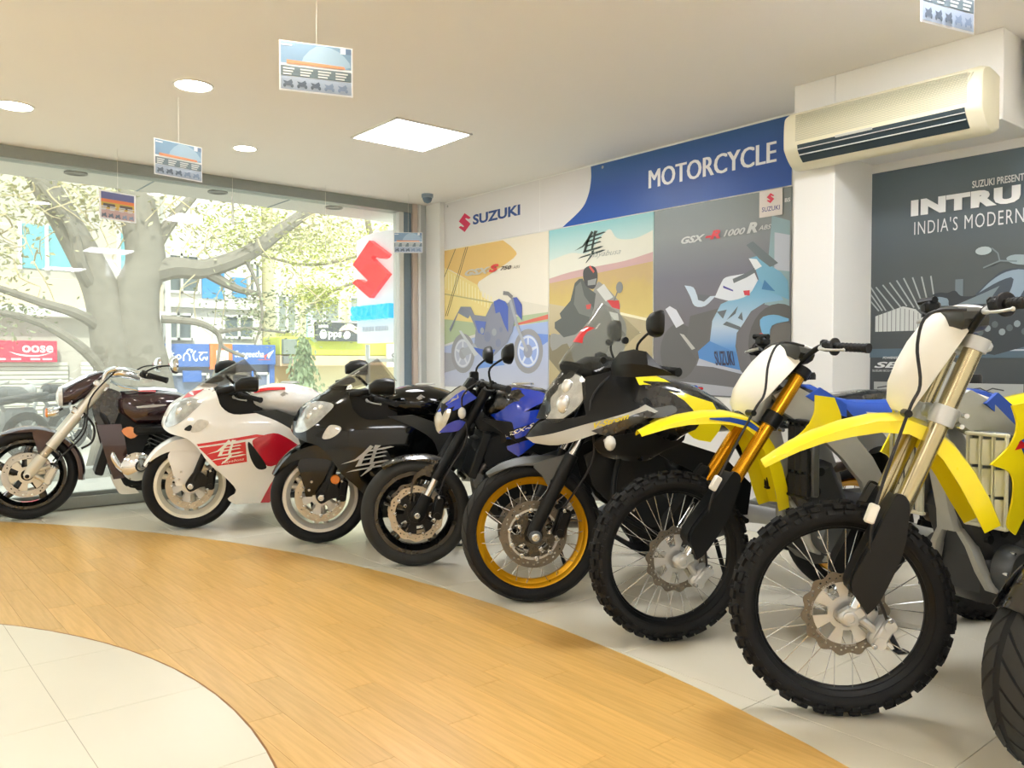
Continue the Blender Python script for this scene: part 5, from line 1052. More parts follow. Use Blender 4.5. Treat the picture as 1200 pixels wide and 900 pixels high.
    b = MB(); b.loft([[(x, y * w, z - d) for y, d in ((-1, .075), (-1.02, .035), (-.85, .008), (-.4, 0), (.4, 0), (.85, .008), (1.02, .035), (1, .075))] for x, z, w in st]); b.build('seat', blue_seat, t)
    both(lambda b, s: b.panel([(-.80, .92), (-1.0, .905), (-1.30, .915), (-1.44, .90), (-1.34, .78), (-1.12, .70), (-.95, .74)], lambda x, z: .115 + .03 * math.sin((x + .8) * -3), .004, .08, s), 'side_plate', wplate, t)
    P = [[(x, u * w, z - .05 * abs(u) ** 3) for u in (-1, -.7, -.3, 0, .3, .7, 1)] for x, z, w in ((-1.40, .935, .08), (-1.55, .965, .085), (-1.75, 1.0, .08), (-1.92, 1.03, .06))]; MB().grid(P, .004).build('rear_fender', yel, t)
    rear_end(t, 1.48, .33, .105, .085, .245, 'spoke', knob=True)
    b = MB(); b.tube(curve3([(-.80, -.17, .33), (-.66, -.19, .30), (-.60, -.19, .31)], 3), .008, 8); b.build('brake_pedal', blkm, t)
    b = MB(); b.tube(curve3([(-.86, .15, .36), (-.68, .20, .285), (-.62, .21, .27), (-.56, .205, .275)], 3), .006, 8); b.build('gear_lever', blkm, t)
    b = MB()
    for k, (cx, cz, r) in enumerate(((-.58, .60, .022), (-.60, .68, .018), (-.56, .53, .016), (-.63, .55, .02))): b.tube([(cx, .06, cz), (cx, .11, cz)], r, 10)
    b.tube(curve3([(-.5, .09, .72), (-.53, .10, .60), (-.60, .09, .50)], 4), .013, 8); b.build('water_hose', engd, t)
    return t
motocross(2.45, 1.315, -75, 33, -6.2, 'yellow motocross bike with silver fork legs, closest to the dark cruiser poster', silv, alu, False)
motocross(2.585, 2.11, -62, -2, 6.2, 'yellow motocross bike with gold fork legs and a blue stripe on its fender', gold, blkm, True)
# ---------------------------------------------------------------- full-fairing sport tourers
pearl = paint('pearl_white', (240, 240, 236), rough=.22); red_p = paint('pearl_red', (196, 26, 48), rough=.25); black_p = paint('black_pearl', (5, 7, 7), rough=.12); silver_dec = mat('silver_decal', (186, 186, 182), rough=.35, metal=.3)
white_rim = paint('white_rim', (232, 228, 210), rough=.35); silver_rim = mat('silver_rim', (206, 204, 196), rough=.32, metal=.35)
black_p.node_tree.nodes['Principled BSDF'].inputs['Coat Weight'].default_value = .35; black_p.node_tree.nodes['Principled BSDF'].inputs['Specular IOR Level'].default_value = .3
def hw_sport(x, z):
    """half width of the fairing at a point of its side view"""
    xn = interp([(.60, .17), (.70, .172), (.76, .160), (.85, .112), (.89, .055), (.94, -.025), (.98, -.075), (1.03, -.11)], z)
    t = max(0., min(1., (xn - x) / .44)); f = (1 - (1 - t) ** 2.3) ** .62
    g = interp([(.15, .60), (.30, .84), (.45, .97), (.60, 1.0), (.72, .98), (.82, .88), (.92, .74), (1.0, .56)], z)
    return max(.004, .285 * f * g - .20 * max(0, -.52 - x))
def sport(x, y, az, label, white):
    body = pearl if white else black_p; t = thing('sport_motorcycle', label, 'motorcycle', (x, y, 0), R(90 - az), 'full fairing sport motorcycles'); A = (0, 0, .30)
    rm = white_rim if white else silver_rim
    b = MB(); rim_cast(b, .215, .10, A); cast_spokes(b, .05, .20, .1, A, 3, .034, 0, .016, .5, .16); wo = b.build('front_wheel', rm, t)
    b = MB(); tyre(b, .30, .122, .082, A); b.build('tyre', rub, wo)
    b = MB(); b.lathe([(.013, -.075), (.05, -.075), (.05, -.055), (.034, -.04), (.034, .04), (.05, .055), (.05, .075), (.013, .075)], 24, A); b.build('hub', rm, wo)
    for s in (1, -1):
        b = MB(); disc_ring(b, .155, .115, .072 * s, A, 0, nt=80); b.build('brake_disc', steel, wo)
        b = MB(); carrier(b, .121, .04, .071 * s, A, 6, 72, .006, .5); b.build('disc_carrier', alu, wo)
    for k in range(12):
        a = k * math.pi / 6; nut(MB(), .009, .072, .082, (.116 * math.cos(a), 0, .30 + .116 * math.sin(a))).build('disc_bobbin', bolt_m, wo)
    for s in (1, -1):
        b = MB(); tube_z(b, -.205, .78, -.115, .57, s * .108, .028); o = b.build('fork_tube', gold if True else blkm, t); b = MB(); tube_z(b, -.118, .575, -.02, .335, s * .108, .0235); b.build('fork_slider', blkm, o)
        b = MB(); tube_z(b, -.132, .61, -.108, .555, s * .108, .032); b.build('fork_seal', mat('brass_seal', (196, 166, 96), rough=.4, metal=.6), o)
        b = MB(); b.prism(sm([(.03, .30), (.02, .335), (-.035, .40), (-.10, .36), (-.12, .30), (-.06, .29), (0, .262)], 3), s * .088, s * .128); nut(b, .024, s * .125, s * .135, A); b.build('axle_lug', blkm, t)
        b = MB(); b.tube([(-.02, s * .12, .47), (-.02, s * .125, .47)], .01, 8); caliper(t, (-.128, .335), blkm, -8, s * .095 if s > 0 else -.13, (.06, .055, .135))
    b = MB(); nut(b, .019, .125, .142, A); b.build('axle_nut', bolt_m, t)
    if not white: b = MB(); b.lathe([(.001, .145), (.026, .145), (.029, .14), (.029, .125), (.001, .125)], 20, (-.085, 0, .41), closed=False); b.build('reflector', orange, t)
    # mudguard: crown and two legs
    b = MB(); arc_fender(b, A, [(a, .320 + .020 * math.sin(R(a - 20) * 1.4), interp([(24, .05), (40, .076), (90, .09), (150, .085)], a), interp([(24, .010), (45, .05), (80, .10), (130, .12), (160, .09)], a)) for a in range(26, 150, 8)]); fo = b.build('front_fender', body, t)
    both(lambda b, s: b.panel(sm([(.135, .505), (.09, .56), (.03, .575), (-.06, .56), (-.10, .53), (-.095, .47), (-.04, .375), (.02, .305), (.055, .285, 1), (.088, .30), (.10, .36), (.118, .43)], 4), lambda x, z: .071 + .014 * math.sin(max(0, min(1, (z - .28) / .3)) * 3.14), .004, .05, s), 'fender_leg', body, t)
    for z, xx in ((.395, .055), (.345, .07)): MB().tube([(xx, .094, z), (xx, .101, z)], .008, 10).build('fender_bolt', bolt_m, t)
    # side fairing
    main = sm([(.172, .70), (.163, .76), (.118, .845), (.055, .89, 1), (-.02, .935), (-.075, .972, 1), (-.145, .955), (-.172, .90), (-.195, .83), (-.27, .78), (-.41, .785, 1), (-.54, .73), (-.66, .65), (-.70, .56, 1), (-.63, .49), (-.56, .43), (-.59, .31, 1), (-.50, .17, 1), (-.28, .17, 1), (-.23, .215), (-.285, .27), (-.20, .38), (-.12, .455), (-.045, .565), (.02, .625), (.12, .655)], 3)
    both(lambda b, s: b.panel(main, hw_sport, .004, .04, s), 'side_fairing', body, t)
    # nose bridge between the sides, above the lamp
    P = []
    for z in (.845, .87, .90, .935, .97, .985):
        xn = interp([(.845, .117), (.89, .055), (.94, -.025), (.98, -.08)], z); row = []
        for k in range(9):
            u = -1 + k / 4; w = .125 * (1 - .2 * (z - .85) / .13); row.append((xn - .10 * abs(u) ** 1.8, u * w, z - .012 * abs(u)))
        P.append(row)
    MB().grid(P, .004).build('nose_panel', body, t)
    lampo = sm([(.150, .70), (.140, .76), (.095, .835), (.03, .885), (-.075, .868), (-.02, .80), (.04, .745), (.10, .705)], 4)
    P = []
    for z in (.70, .73, .77, .81, .85, .88):
        xn = interp([(.60, .17), (.70, .170), (.76, .157), (.85, .110), (.89, .052)], z); P.append([(xn - .16 * abs(u) ** 2, u * (.05 + .09 * min(1, (z - .69) / .12)), z) for u in (-1, -.75, -.5, -.25, 0, .25, .5, .75, 1)])
    both(lambda b, s: b.panel(lampo, lambda x, z: hw_sport(x, z) + .004, .003, .03, s), 'headlight', mat('lamp_clear_cover', (186, 189, 188), rough=.12, metal=.3, coat=1., noise=.6, scale=24), t)
    for s in (1, -1):
        for xx, zz, r in ((.065, .80, .026), (.0, .852, .020)): yy = hw_sport(xx, zz) + .005; b = MB(); b.ball((xx, s * yy, zz), r, 12, (.8, .3, 1)); b.build('lamp_bowl', refl, t)
    MB().grid(P, .003).build('headlight_centre', mat('lamp_centre', (188, 190, 188), rough=.15, coat=1., noise=.25, scale=30), t)
    both(lambda b, s: b.panel(sm([(-.005, .675), (-.045, .745), (-.10, .745), (-.115, .725), (-.085, .69), (-.04, .668)], 4), lambda x, z: hw_sport(x, z) + .006, .004, .03, s), 'indicator', mat('indicator_clear', (206, 204, 196), rough=.12, coat=1., noise=.3, scale=40), t)
    both(lambda b, s: b.panel(sm([(.035, .685), (.0, .715), (-.015, .70), (0, .675)], 3), lambda x, z: hw_sport(x, z) + .004, .003, .03, s), 'air_intake', blk, t)
    # windscreen
    P = []
    for k in range(7):
        q = k / 6; row = []
        for j in range(9):
            u = -1 + j / 4; w = .135 + .045 * q - .05 * q * q * (1 if abs(u) > 2 else 1)
            a = abs(u); row.append((-.045 - .31 * q - a ** 2 * (.13 - .02 * q), u * w * (1.02 - .1 * q * q), .965 + .20 * q - .018 * q * q - a ** 2.2 * (.02 + .12 * q ** 1.3)))
        P.append(row)
    MB().grid(P).build('windscreen', smoke, t, smooth=60)
    MB().grid([[(xx - .03 * abs(u), u * w, zz - .012 * abs(u)) for u in (-1, -.5, 0, .5, 1)] for xx, zz, w in ((-.09, .955, .12), (-.20, .955, .15), (-.30, .955, .15), (-.36, .93, .16))], .006).build('dashboard', blk, t)
    for s in (1, -1):
        MB().tube([(-.25, s * .06, 1.0), (-.262, s * .06, 1.012)], .042, 20).build('gauge', blkg, t)
        b = MB(); b.body([(-.165, .93, .02, .015), (-.21, .935, .035, .022), (-.26, .945, .04, .024), (-.29, .945, .02, .012)], 12); b.v = [(p[0] + (.06 if s < 0 else 0), p[1] * .9 + s * .215, p[2] + (.06 if s < 0 else 0)) for p in b.v]; b.build('mirror_arm', blk, t)
    for s in (1, -1):
        b = MB(); b.body([(-.275, .965, .05, .028), (-.31, .975, .085, .045), (-.37, .98, .095, .05), (-.41, .975, .092, .048), (-.415, .975, .085, .042)], 16, 2.6); b.v = [(p[0] + (.10 if s < 0 else 0), p[1] + s * .335, p[2] + .1 * (p[1] * s) + (.11 if s < 0 else 0)) for p in b.v]; o = b.build('mirror', blk, t)
        b = MB(); b.box((-.417 + (.10 if s < 0 else 0), s * .335, .977 + (.11 if s < 0 else 0)), (.004, .16, .075), ch=.001); b.build('mirror_glass', mirr, o)
    # cockpit side: clip-on, levers, fork top, black inner panels
    XF.append(Matrix.Identity(4)); grips(t, [(-.33, .19, .90), (-.43, .315, .875)]); MB().tube([(-.235, .12, .91), (-.33, .19, .90)], .014, 8).tube([(-.235, -.12, .91), (-.33, -.19, .90)], .014, 8).tube([(-.24, -.12, .915), (-.24, .12, .915)], .02, 10).build('clip_on_bars', blkm, t); XF.pop()
    both(lambda b, s: b.panel(sm([(-.14, .93), (-.16, .86), (-.24, .76), (-.42, .76), (-.46, .82), (-.36, .92), (-.24, .945)], 3), lambda x, z: .145, .01, .08, s), 'inner_panel', blk, t)
    engine_block(t, -.52, .44, 1.05, engd, engd, .34); MB().box((-.36, 0, .52), (.05, .36, .30), Matrix.Rotation(R(-14), 3, 'Y'), ch=.01).build('radiator', blk, t)
    MB().body([(-.30, .72, .13, .16), (-.5, .66, .17, .18), (-.8, .62, .15, .15)], 12).build('airbox', blk, t)
    both(lambda b, s: b.panel([(-.40, .79), (-.55, .80), (-.78, .72), (-.98, .60), (-1.02, .42), (-.92, .40), (-.72, .52), (-.60, .66)], lambda x, z: .19 + .04 * math.sin((-.4 - x) * 4.5), .02, .08, s), 'frame_spar', mat('dark_frame', (58, 62, 62), rough=.4, metal=.5, noise=.08), t)
    MB().body([(-.36, .86, .10, .04), (-.42, .875, .165, .075), (-.54, .865, .20, .113), (-.66, .855, .21, .125), (-.80, .835, .18, .11), (-.92, .82, .11, .05)], 20, 2.5).build('fuel_tank', body, t)
    b = MB(); b.lathe([(.001, .012), (.045, .012), (.062, .008), (.066, 0), (.001, 0)], 24, (-.66, 0, .978), 'z', closed=False); b.build('fuel_cap', alu, t)
    for s in (1, -1): MB().add([(-.60 + .0 - .028 * (a * 2 - 1), s * (.197 + .002), .895 + .03 * (c * 2 - 1)) for a, c in emblem()], [tuple(range(len(emblem())))]).build('tank_emblem', silver_dec, t, smooth=0)
    rear_end(t, 1.48, .31, .18, .095, .215, 'cast', rm, [(-1.05, .80, .13, .04), (-1.2, .84, .15, .06), (-1.45, .88, .13, .06), (-1.70, .90, .07, .03)], [(-.88, .78, .09, .03), (-1.0, .775, .14, .045), (-1.2, .80, .14, .04), (-1.35, .87, .10, .03)], body, ([(-.45, -.12, .30), (-.6, -.16, .17), (-.9, -.17, .18), (-1.15, -.19, .26)], .024, [(-1.12, -.20, .26), (-1.3, -.22, .33), (-1.62, -.24, .44)], [.04, .06, .055], alu))
    MB().body([(-1.70, .90, .06, .02), (-1.74, .90, .04, .012)], 10).build('tail_lamp', redl, t)
    F_ = lambda d: (lambda x, z: hw_sport(x, z) + d)
    MB().tube([(-.2, -.05, .8), (-.2, .05, .8)], .01, 6).build('steering_stem', blkm, t)
    if white:
        both(lambda b, s: b.panel(sm([(-.385, .585), (-.405, .62), (-.52, .65), (-.60, .62), (-.685, .56, 1), (-.63, .50), (-.555, .44, 1), (-.48, .43), (-.42, .51)], 3), F_(.003), .003, .04, s), 'rear_panel', red_p, t, label='red rear fairing panel')
        both(lambda b, s: b.panel([(-.50, .17), (-.59, .31), (-.565, .40), (-.50, .30), (-.44, .172)], F_(.003), .002, .04, s), 'lower_panel', red_p, t, label='red lower fairing panel')
        both(lambda b, s: b.panel(sm([(-.355, .58), (-.375, .585), (-.47, .44), (-.455, .408), (-.41, .42), (-.372, .49)], 4), F_(.005), .003, .03, s), 'side_vent', blk, t)
        both(lambda b, s: b.panel([(-.055, .565), (-.34, .602), (-.35, .465), (-.165, .445)], F_(.003), .001, .04, s), 'red_flash', red_dec, t)
        both(lambda b, s: b.panel([(-.04, .59), (-.41, .645), (-.48, .635), (-.34, .614), (-.05, .575)], F_(.003), .001, .04, s), 'red_stripe', red_dec, t)
        both(lambda b, s: b.panel([(.045, .882), (.0, .925), (-.095, .945), (-.03, .90)], F_(.003), .001, .03, s), 'nose_flash', red_dec, t)
        for s in (1, -1):
            letter_panel('', -.10, .452, -.345, .612, F_(.002), wplate, t, 'brush_character', slant=.01, side=s); letter_panel('Hayabusa', -.19, .452, -.33, .475, F_(.002), wplate, t, 'lettering', -.002, .4, .02, side=s)
            b = MB(); b.grid([[(xx, s * (ww), zz) for xx, ww, zz in r_] for r_ in (((-.395, .135, .935), (-.50, .158, .952), (-.61, .165, .953)), ((-.41, .155, .915), (-.50, .18, .935), (-.61, .185, .938)))], .002 * -s); b.build('tank_flash', red_dec, t, smooth=60)
    else:
        for s in (1, -1): letter_panel('', -.11, .435, -.425, .62, F_(.002), silver_dec, t, 'brush_character', slant=.02, side=s)
        both(lambda b, s: b.panel(sm([(-.355, .60), (-.375, .605), (-.47, .44), (-.455, .41), (-.41, .42), (-.372, .49)], 4), F_(.004), .003, .03, s), 'side_vent', blk, t)
    return t
sport(1.865, 5.645, -72, 'white and red sport motorcycle with a full fairing and white wheels', True)
sport(2.335, 4.665, -65, 'glossy black sport motorcycle with a silver brush character on its fairing', False)
# ---------------------------------------------------------------- naked roadsters
blue_p = paint('racing_blue', (4, 56, 196), rough=.2); grey_p2 = paint('warm_grey_paint', (140, 138, 128), rough=.35)
def roadster(x, y, az, label, col, col_name, tread=False, steer=0.):
    t = thing('naked_motorcycle', label, 'motorcycle', (x, y, 0), R(90 - az)); A = (0, 0, .30); dark = col is None; body = blkg if dark else col
    XF.append(steer_frame(-steer, 0, .3))
    W_ = .135 if tread else .12
    b = MB(); rim_cast(b, .216, .10, A); cast_spokes(b, .05, .20, .1, A, 5, .022, .12, .016, .3, .10); wo = b.build('front_wheel', blkg, t)
    b = MB(); tyre(b, .297 if tread else .30, W_, .084, A); b.build('tyre', rub if tread else rub2, wo)
    if tread: grooves(wo, .297, W_, .084, A)
    b = MB(); b.lathe([(.013, -.07), (.05, -.07), (.05, -.055), (.034, -.04), (.034, .04), (.05, .055), (.05, .07), (.013, .07)], 24, A); b.build('hub', blkm, wo)
    for s in (1, -1):
        b = MB(); disc_ring(b, .150, .116, .07 * s, A, .004, 12, nt=96); b.build('brake_disc', steel, wo)
        b = MB(); carrier(b, .12, .05, .069 * s, A, 6, 72, .006, .45); b.build('disc_carrier', blkm, wo)
    for k in range(10):
        a = k * math.pi / 5; nut(MB(), .010, .07, .08, (.117 * math.cos(a), 0, .30 + .117 * math.sin(a))).build('disc_bobbin', bolt_m, wo)
        if k % 2: nut(MB(), .009, .07, .08, (.075 * math.cos(a), 0, .30 + .075 * math.sin(a))).build('disc_bolt', bolt_m, wo)
    for s in (1, -1):
        b = MB(); tube_z(b, -.40, 1.0, -.10, .49, s * .105, .029, .027); o = b.build('fork_tube', blkm, t); b = MB(); tube_z(b, -.105, .50, -.04, .37, s * .105, .021); b.build('fork_slider', chrome, o)
        b = MB(); b.loft([[(xx + hx * ca, s * .105 + .024 * sa, zz + hz * ca) for ca, sa in ((1, .5), (.5, 1), (-.5, 1), (-1, .5), (-1, -.5), (-.5, -1), (.5, -1), (1, -.5))] for xx, zz, hx, hz in ((-.052, .405, .026, .012), (-.03, .35, .03, .014), (0, .295, .034, .016), (.008, .268, .02, .01))]); nut(b, .022, s * .105 + (.02 if s > 0 else -.03), s * .105 + (.03 if s > 0 else -.02), A); b.build('axle_lug', blkm, t)
        caliper(t, (-.115, .335), blkm, -12, .10 if s > 0 else -.135, (.06, .055, .13))
        b = MB(); b.prism([(-.10, .575), (-.06, .57), (.012, .515), (.026, .48), (.042, .36), (.034, .36), (.014, .475), (-.01, .50), (-.085, .53)], s * .085, s * .095); b.build('fender_stay', blkg, t)
    nut(MB(), .016, .132, .142, A).build('axle_nut', bolt_m, t)
    b = MB(); arc_fender(b, A, [(a, .318 + .0005 * abs(a - 90) * (1 if a > 90 else .25), interp([(50, .045), (66, .066), (110, .072)], a), interp([(50, .004), (70, .022), (110, .04)], a)) for a in range(36 if tread else 54, 122, 6)]); b.build('front_fender', blkg, t)
    # headlight and its cowl
    hw = lambda x, z: .138 * (max(.02, min(1, (interp([(.72, -.105), (.80, -.095), (.86, -.115), (.92, -.145), (1.0, -.24)], z) - x) / .13)) ** .5) * interp([(.72, .75), (.82, 1), (.92, .95), (1.0, .7)], z)
    B2 = lambda pts, name, m, d, n=3, **k: both(lambda b, s: b.panel(sm(pts, n), lambda x, z: hw(x, z) + d, .004, .025, s), name, m, t, **k)
    MB().body([(-.115, .80, .02, .06), (-.14, .82, .075, .085), (-.19, .85, .10, .10), (-.27, .90, .095, .085), (-.33, .93, .07, .04)], 16).build('headlight_shell', blk, t)
    B2([(-.118, .738), (-.102, .80), (-.118, .85), (-.185, .868), (-.165, .80), (-.14, .742)], 'headlight', mat('lamp_clear_cover2', (206, 200, 182), rough=.08, coat=1., noise=.3, scale=40), .003)
    B2([(-.12, .848, 1), (-.132, .872), (-.255, .970), (-.325, .93, 1), (-.20, .86), (-.205, .885, 1)], 'cowl_upper', body, .006)
    B2([(-.132, .874, 1), (-.152, .918), (-.25, .992), (-.285, .962, 1)], 'cowl_top', grey_p2 if not dark else blk, .006)
    B2([(-.122, .736, 1), (-.165, .785), (-.22, .812), (-.262, .80, 1), (-.225, .752)], 'cowl_lower', body, .006)
    for s in (1, -1): b = MB(); b.tube([(-.235, s * .10, .852), (-.235, s * .17, .852)], .009, 8); b.ball((-.235, s * .195, .852), .032, 12, (.7, .8, 1)); b.build('indicator', mat('indicator_clear', (206, 204, 196)), t)
    # bars, instruments, mirrors
    b = MB(); b.tube(curve3([(-.44, .36, .985), (-.40, .24, .995), (-.375, .12, 1.01), (-.37, 0, 1.01), (-.375, -.12, 1.01), (-.40, -.24, .995), (-.44, -.36, .985)], 4), .011, 10); b.build('handlebar', blkm, t); grips(t, [(-.405, .245, .995), (-.45, .375, .984)], clutch=False)
    MB().box((-.30, 0, 1.0), (.05, .12, .075), Matrix.Rotation(R(-35), 3, 'Y'), ch=.012).build('dashboard', blk, t); MB().box((-.345, -.17, 1.045), (.05, .06, .05), ch=.008).tube([(-.36, -.17, 1.0), (-.36, -.17, 1.03)], .012, 8).build('brake_reservoir', blkm, t)
    for s in (1, -1): mirror(t, s, (-.385, s * .265, 1.0), (-.375, s * .27, 1.09), (-.475, s * .36, 1.165), 1, (.155, .095), blk, None if s > 0 else [(-a, c) for a, c in [(-.5, -.1), (-.38, -.42), (0, -.5), (.42, -.34), (.5, .1), (.36, .46), (-.1, .5), (-.45, .3)]], rot=12 * s)
    MB().box((-.385, 0, .985), (.10, .24, .035), Matrix.Rotation(R(-28), 3, 'Y'), ch=.01).build('upper_clamp', blkm, t); MB().box((-.275, 0, .79), (.09, .25, .05), Matrix.Rotation(R(-28), 3, 'Y'), ch=.01).build('lower_clamp', blkm, t)
    for s in (1, -1): MB().tube(curve3([(-.34, s * .15, 1.02), (-.24, s * .14, .93), (-.27, s * .13, .72), (-.16, s * .13, .52), (-.115, s * .125, .41)], 5), .005, 6).build('brake_hose', hose_m, t)
    XF.pop()
    # tank, shrouds
    tk = lambda x, z: .205 * math.sin(max(.12, min(1, (-.34 - x) / .28)) * 1.57) * interp([(.62, .85), (.80, 1), (.90, .95), (.96, .78), (1.0, .55)], z)
    MB().body([(-.38, .86, .07, .05), (-.44, .90, .13, .08), (-.55, .91, .175, .092), (-.70, .89, .18, .09), (-.85, .85, .13, .07), (-.92, .82, .10, .05)], 20, 2.5).build('fuel_tank', blkg, t)
    b = MB(); b.lathe([(.001, .012), (.042, .012), (.060, .009), (.066, 0), (.001, 0)], 24, (-.60, 0, .998), 'z', closed=False); b.build('fuel_cap', chrome, t)
    B3 = lambda pts, name, m, d, n=3, **k: both(lambda b, s: b.panel(sm(pts, n), lambda x, z: tk(x, z) + d, .004, .04, s), name, m, t, **k)
    B3([(-.405, .835, 1), (-.47, .935), (-.525, .985, 1), (-.66, .965), (-.73, .93, 1), (-.60, .87), (-.455, .785, 1)], 'tank_panel', body, .004)
    B3([(-.42, .775, 1), (-.47, .812), (-.60, .862), (-.74, .865, 1), (-.73, .825), (-.53, .765), (-.42, .70, 1)], 'radiator_shroud', body, .012)
    B3([(-.41, .695, 1), (-.52, .752), (-.63, .79, 1), (-.65, .76), (-.54, .712, 1)], 'shroud_lower', body, .016)
    B3([(-.47, .66, 1), (-.60, .705), (-.64, .69, 1), (-.545, .61, 1)], 'side_cover', body, .012)
    B3([(-.40, .80), (-.45, .70), (-.40, .62), (-.50, .60), (-.70, .68), (-.76, .80), (-.60, .86)], 'shroud_backing', blk, -.004)
    B3([(-.325, .79), (-.35, .855), (-.455, .76), (-.475, .69), (-.395, .695)], 'intake_cover', blk, .035)
    if not dark:
        for s in (1, -1): letter_panel('GSX-S', -.47, .712, -.62, .734, lambda x, z: tk(x, z) + .022, wplate, t, bold=.02, shear=.3, slant=.066, side=s)
        for s in (1, -1): b = MB(); b.panel([(-.425 - .04 * a, .875 + .045 * c) for a, c in emblem()], lambda x, z: tk(x, z) + .010, .001, .02, s); b.build('tank_emblem', red_dec, t, smooth=0)
    engine_block(t, -.56, .46, 1.0, engd, engd, .32, fins=3); MB().box((-.335, 0, .62), (.05, .34, .26), Matrix.Rotation(R(-20), 3, 'Y'), ch=.008).build('radiator', blk, t)
    b = MB()
    for k in range(4): yy = -.12 + k * .08; b.tube(curve3([(-.42, yy, .60), (-.34, yy, .52), (-.36, yy * .9, .34), (-.50, yy * .6, .22)], 4), .02, 10)
    b.tube([(-.48, 0, .22), (-.95, -.08, .20)], .04, 12); b.build('exhaust_headers', mat('header_steel', (116, 110, 104), rough=.3, metal=.8, noise=.1), t)
    b = MB(); b.box((-.33, .13, .475), (.07, .04, .08), ch=.012); b.tube([(-.33, .15, .50), (-.33, .165, .50)], .022, 12); b.tube([(-.34, .15, .455), (-.34, .165, .455)], .018, 12); b.build('horn_unit', eng, t)
    both(lambda b, s: b.panel([(-.34, .82), (-.50, .80), (-.80, .68), (-.95, .56), (-.96, .40), (-.88, .40), (-.78, .55), (-.55, .68)], lambda x, z: .15 + .04 * math.sin((-.34 - x) * 4.5), .02, .08, s), 'frame_spar', blkm, t)
    rear_end(t, 1.455, .31, .18, .095, .216, 'cast', blkm, [(-1.0, .82, .12, .04), (-1.2, .86, .13, .06), (-1.45, .93, .10, .05), (-1.62, .97, .05, .02)], [(-.86, .80, .09, .03), (-.98, .80, .14, .045), (-1.15, .82, .14, .04), (-1.40, .91, .11, .03)], body, ([(-.9, -.08, .2), (-1.1, -.15, .24), (-1.2, -.19, .30)], .025, [(-1.18, -.2, .29), (-1.3, -.22, .35), (-1.55, -.24, .46)], [.04, .06, .055], blkm))
    MB().body([(-1.60, .965, .05, .015), (-1.66, .97, .035, .01)], 10).build('tail_lamp', redl, t)
    return t
roadster(2.475, 3.80, -60, 'blue and black naked motorcycle with round bar mirrors', blue_p, 'blue')
roadster(2.56, .70, -76, 'black motorcycle cut by the frame, only its grooved front tyre and fender tip in view', None, 'black', tread=True, steer=6)
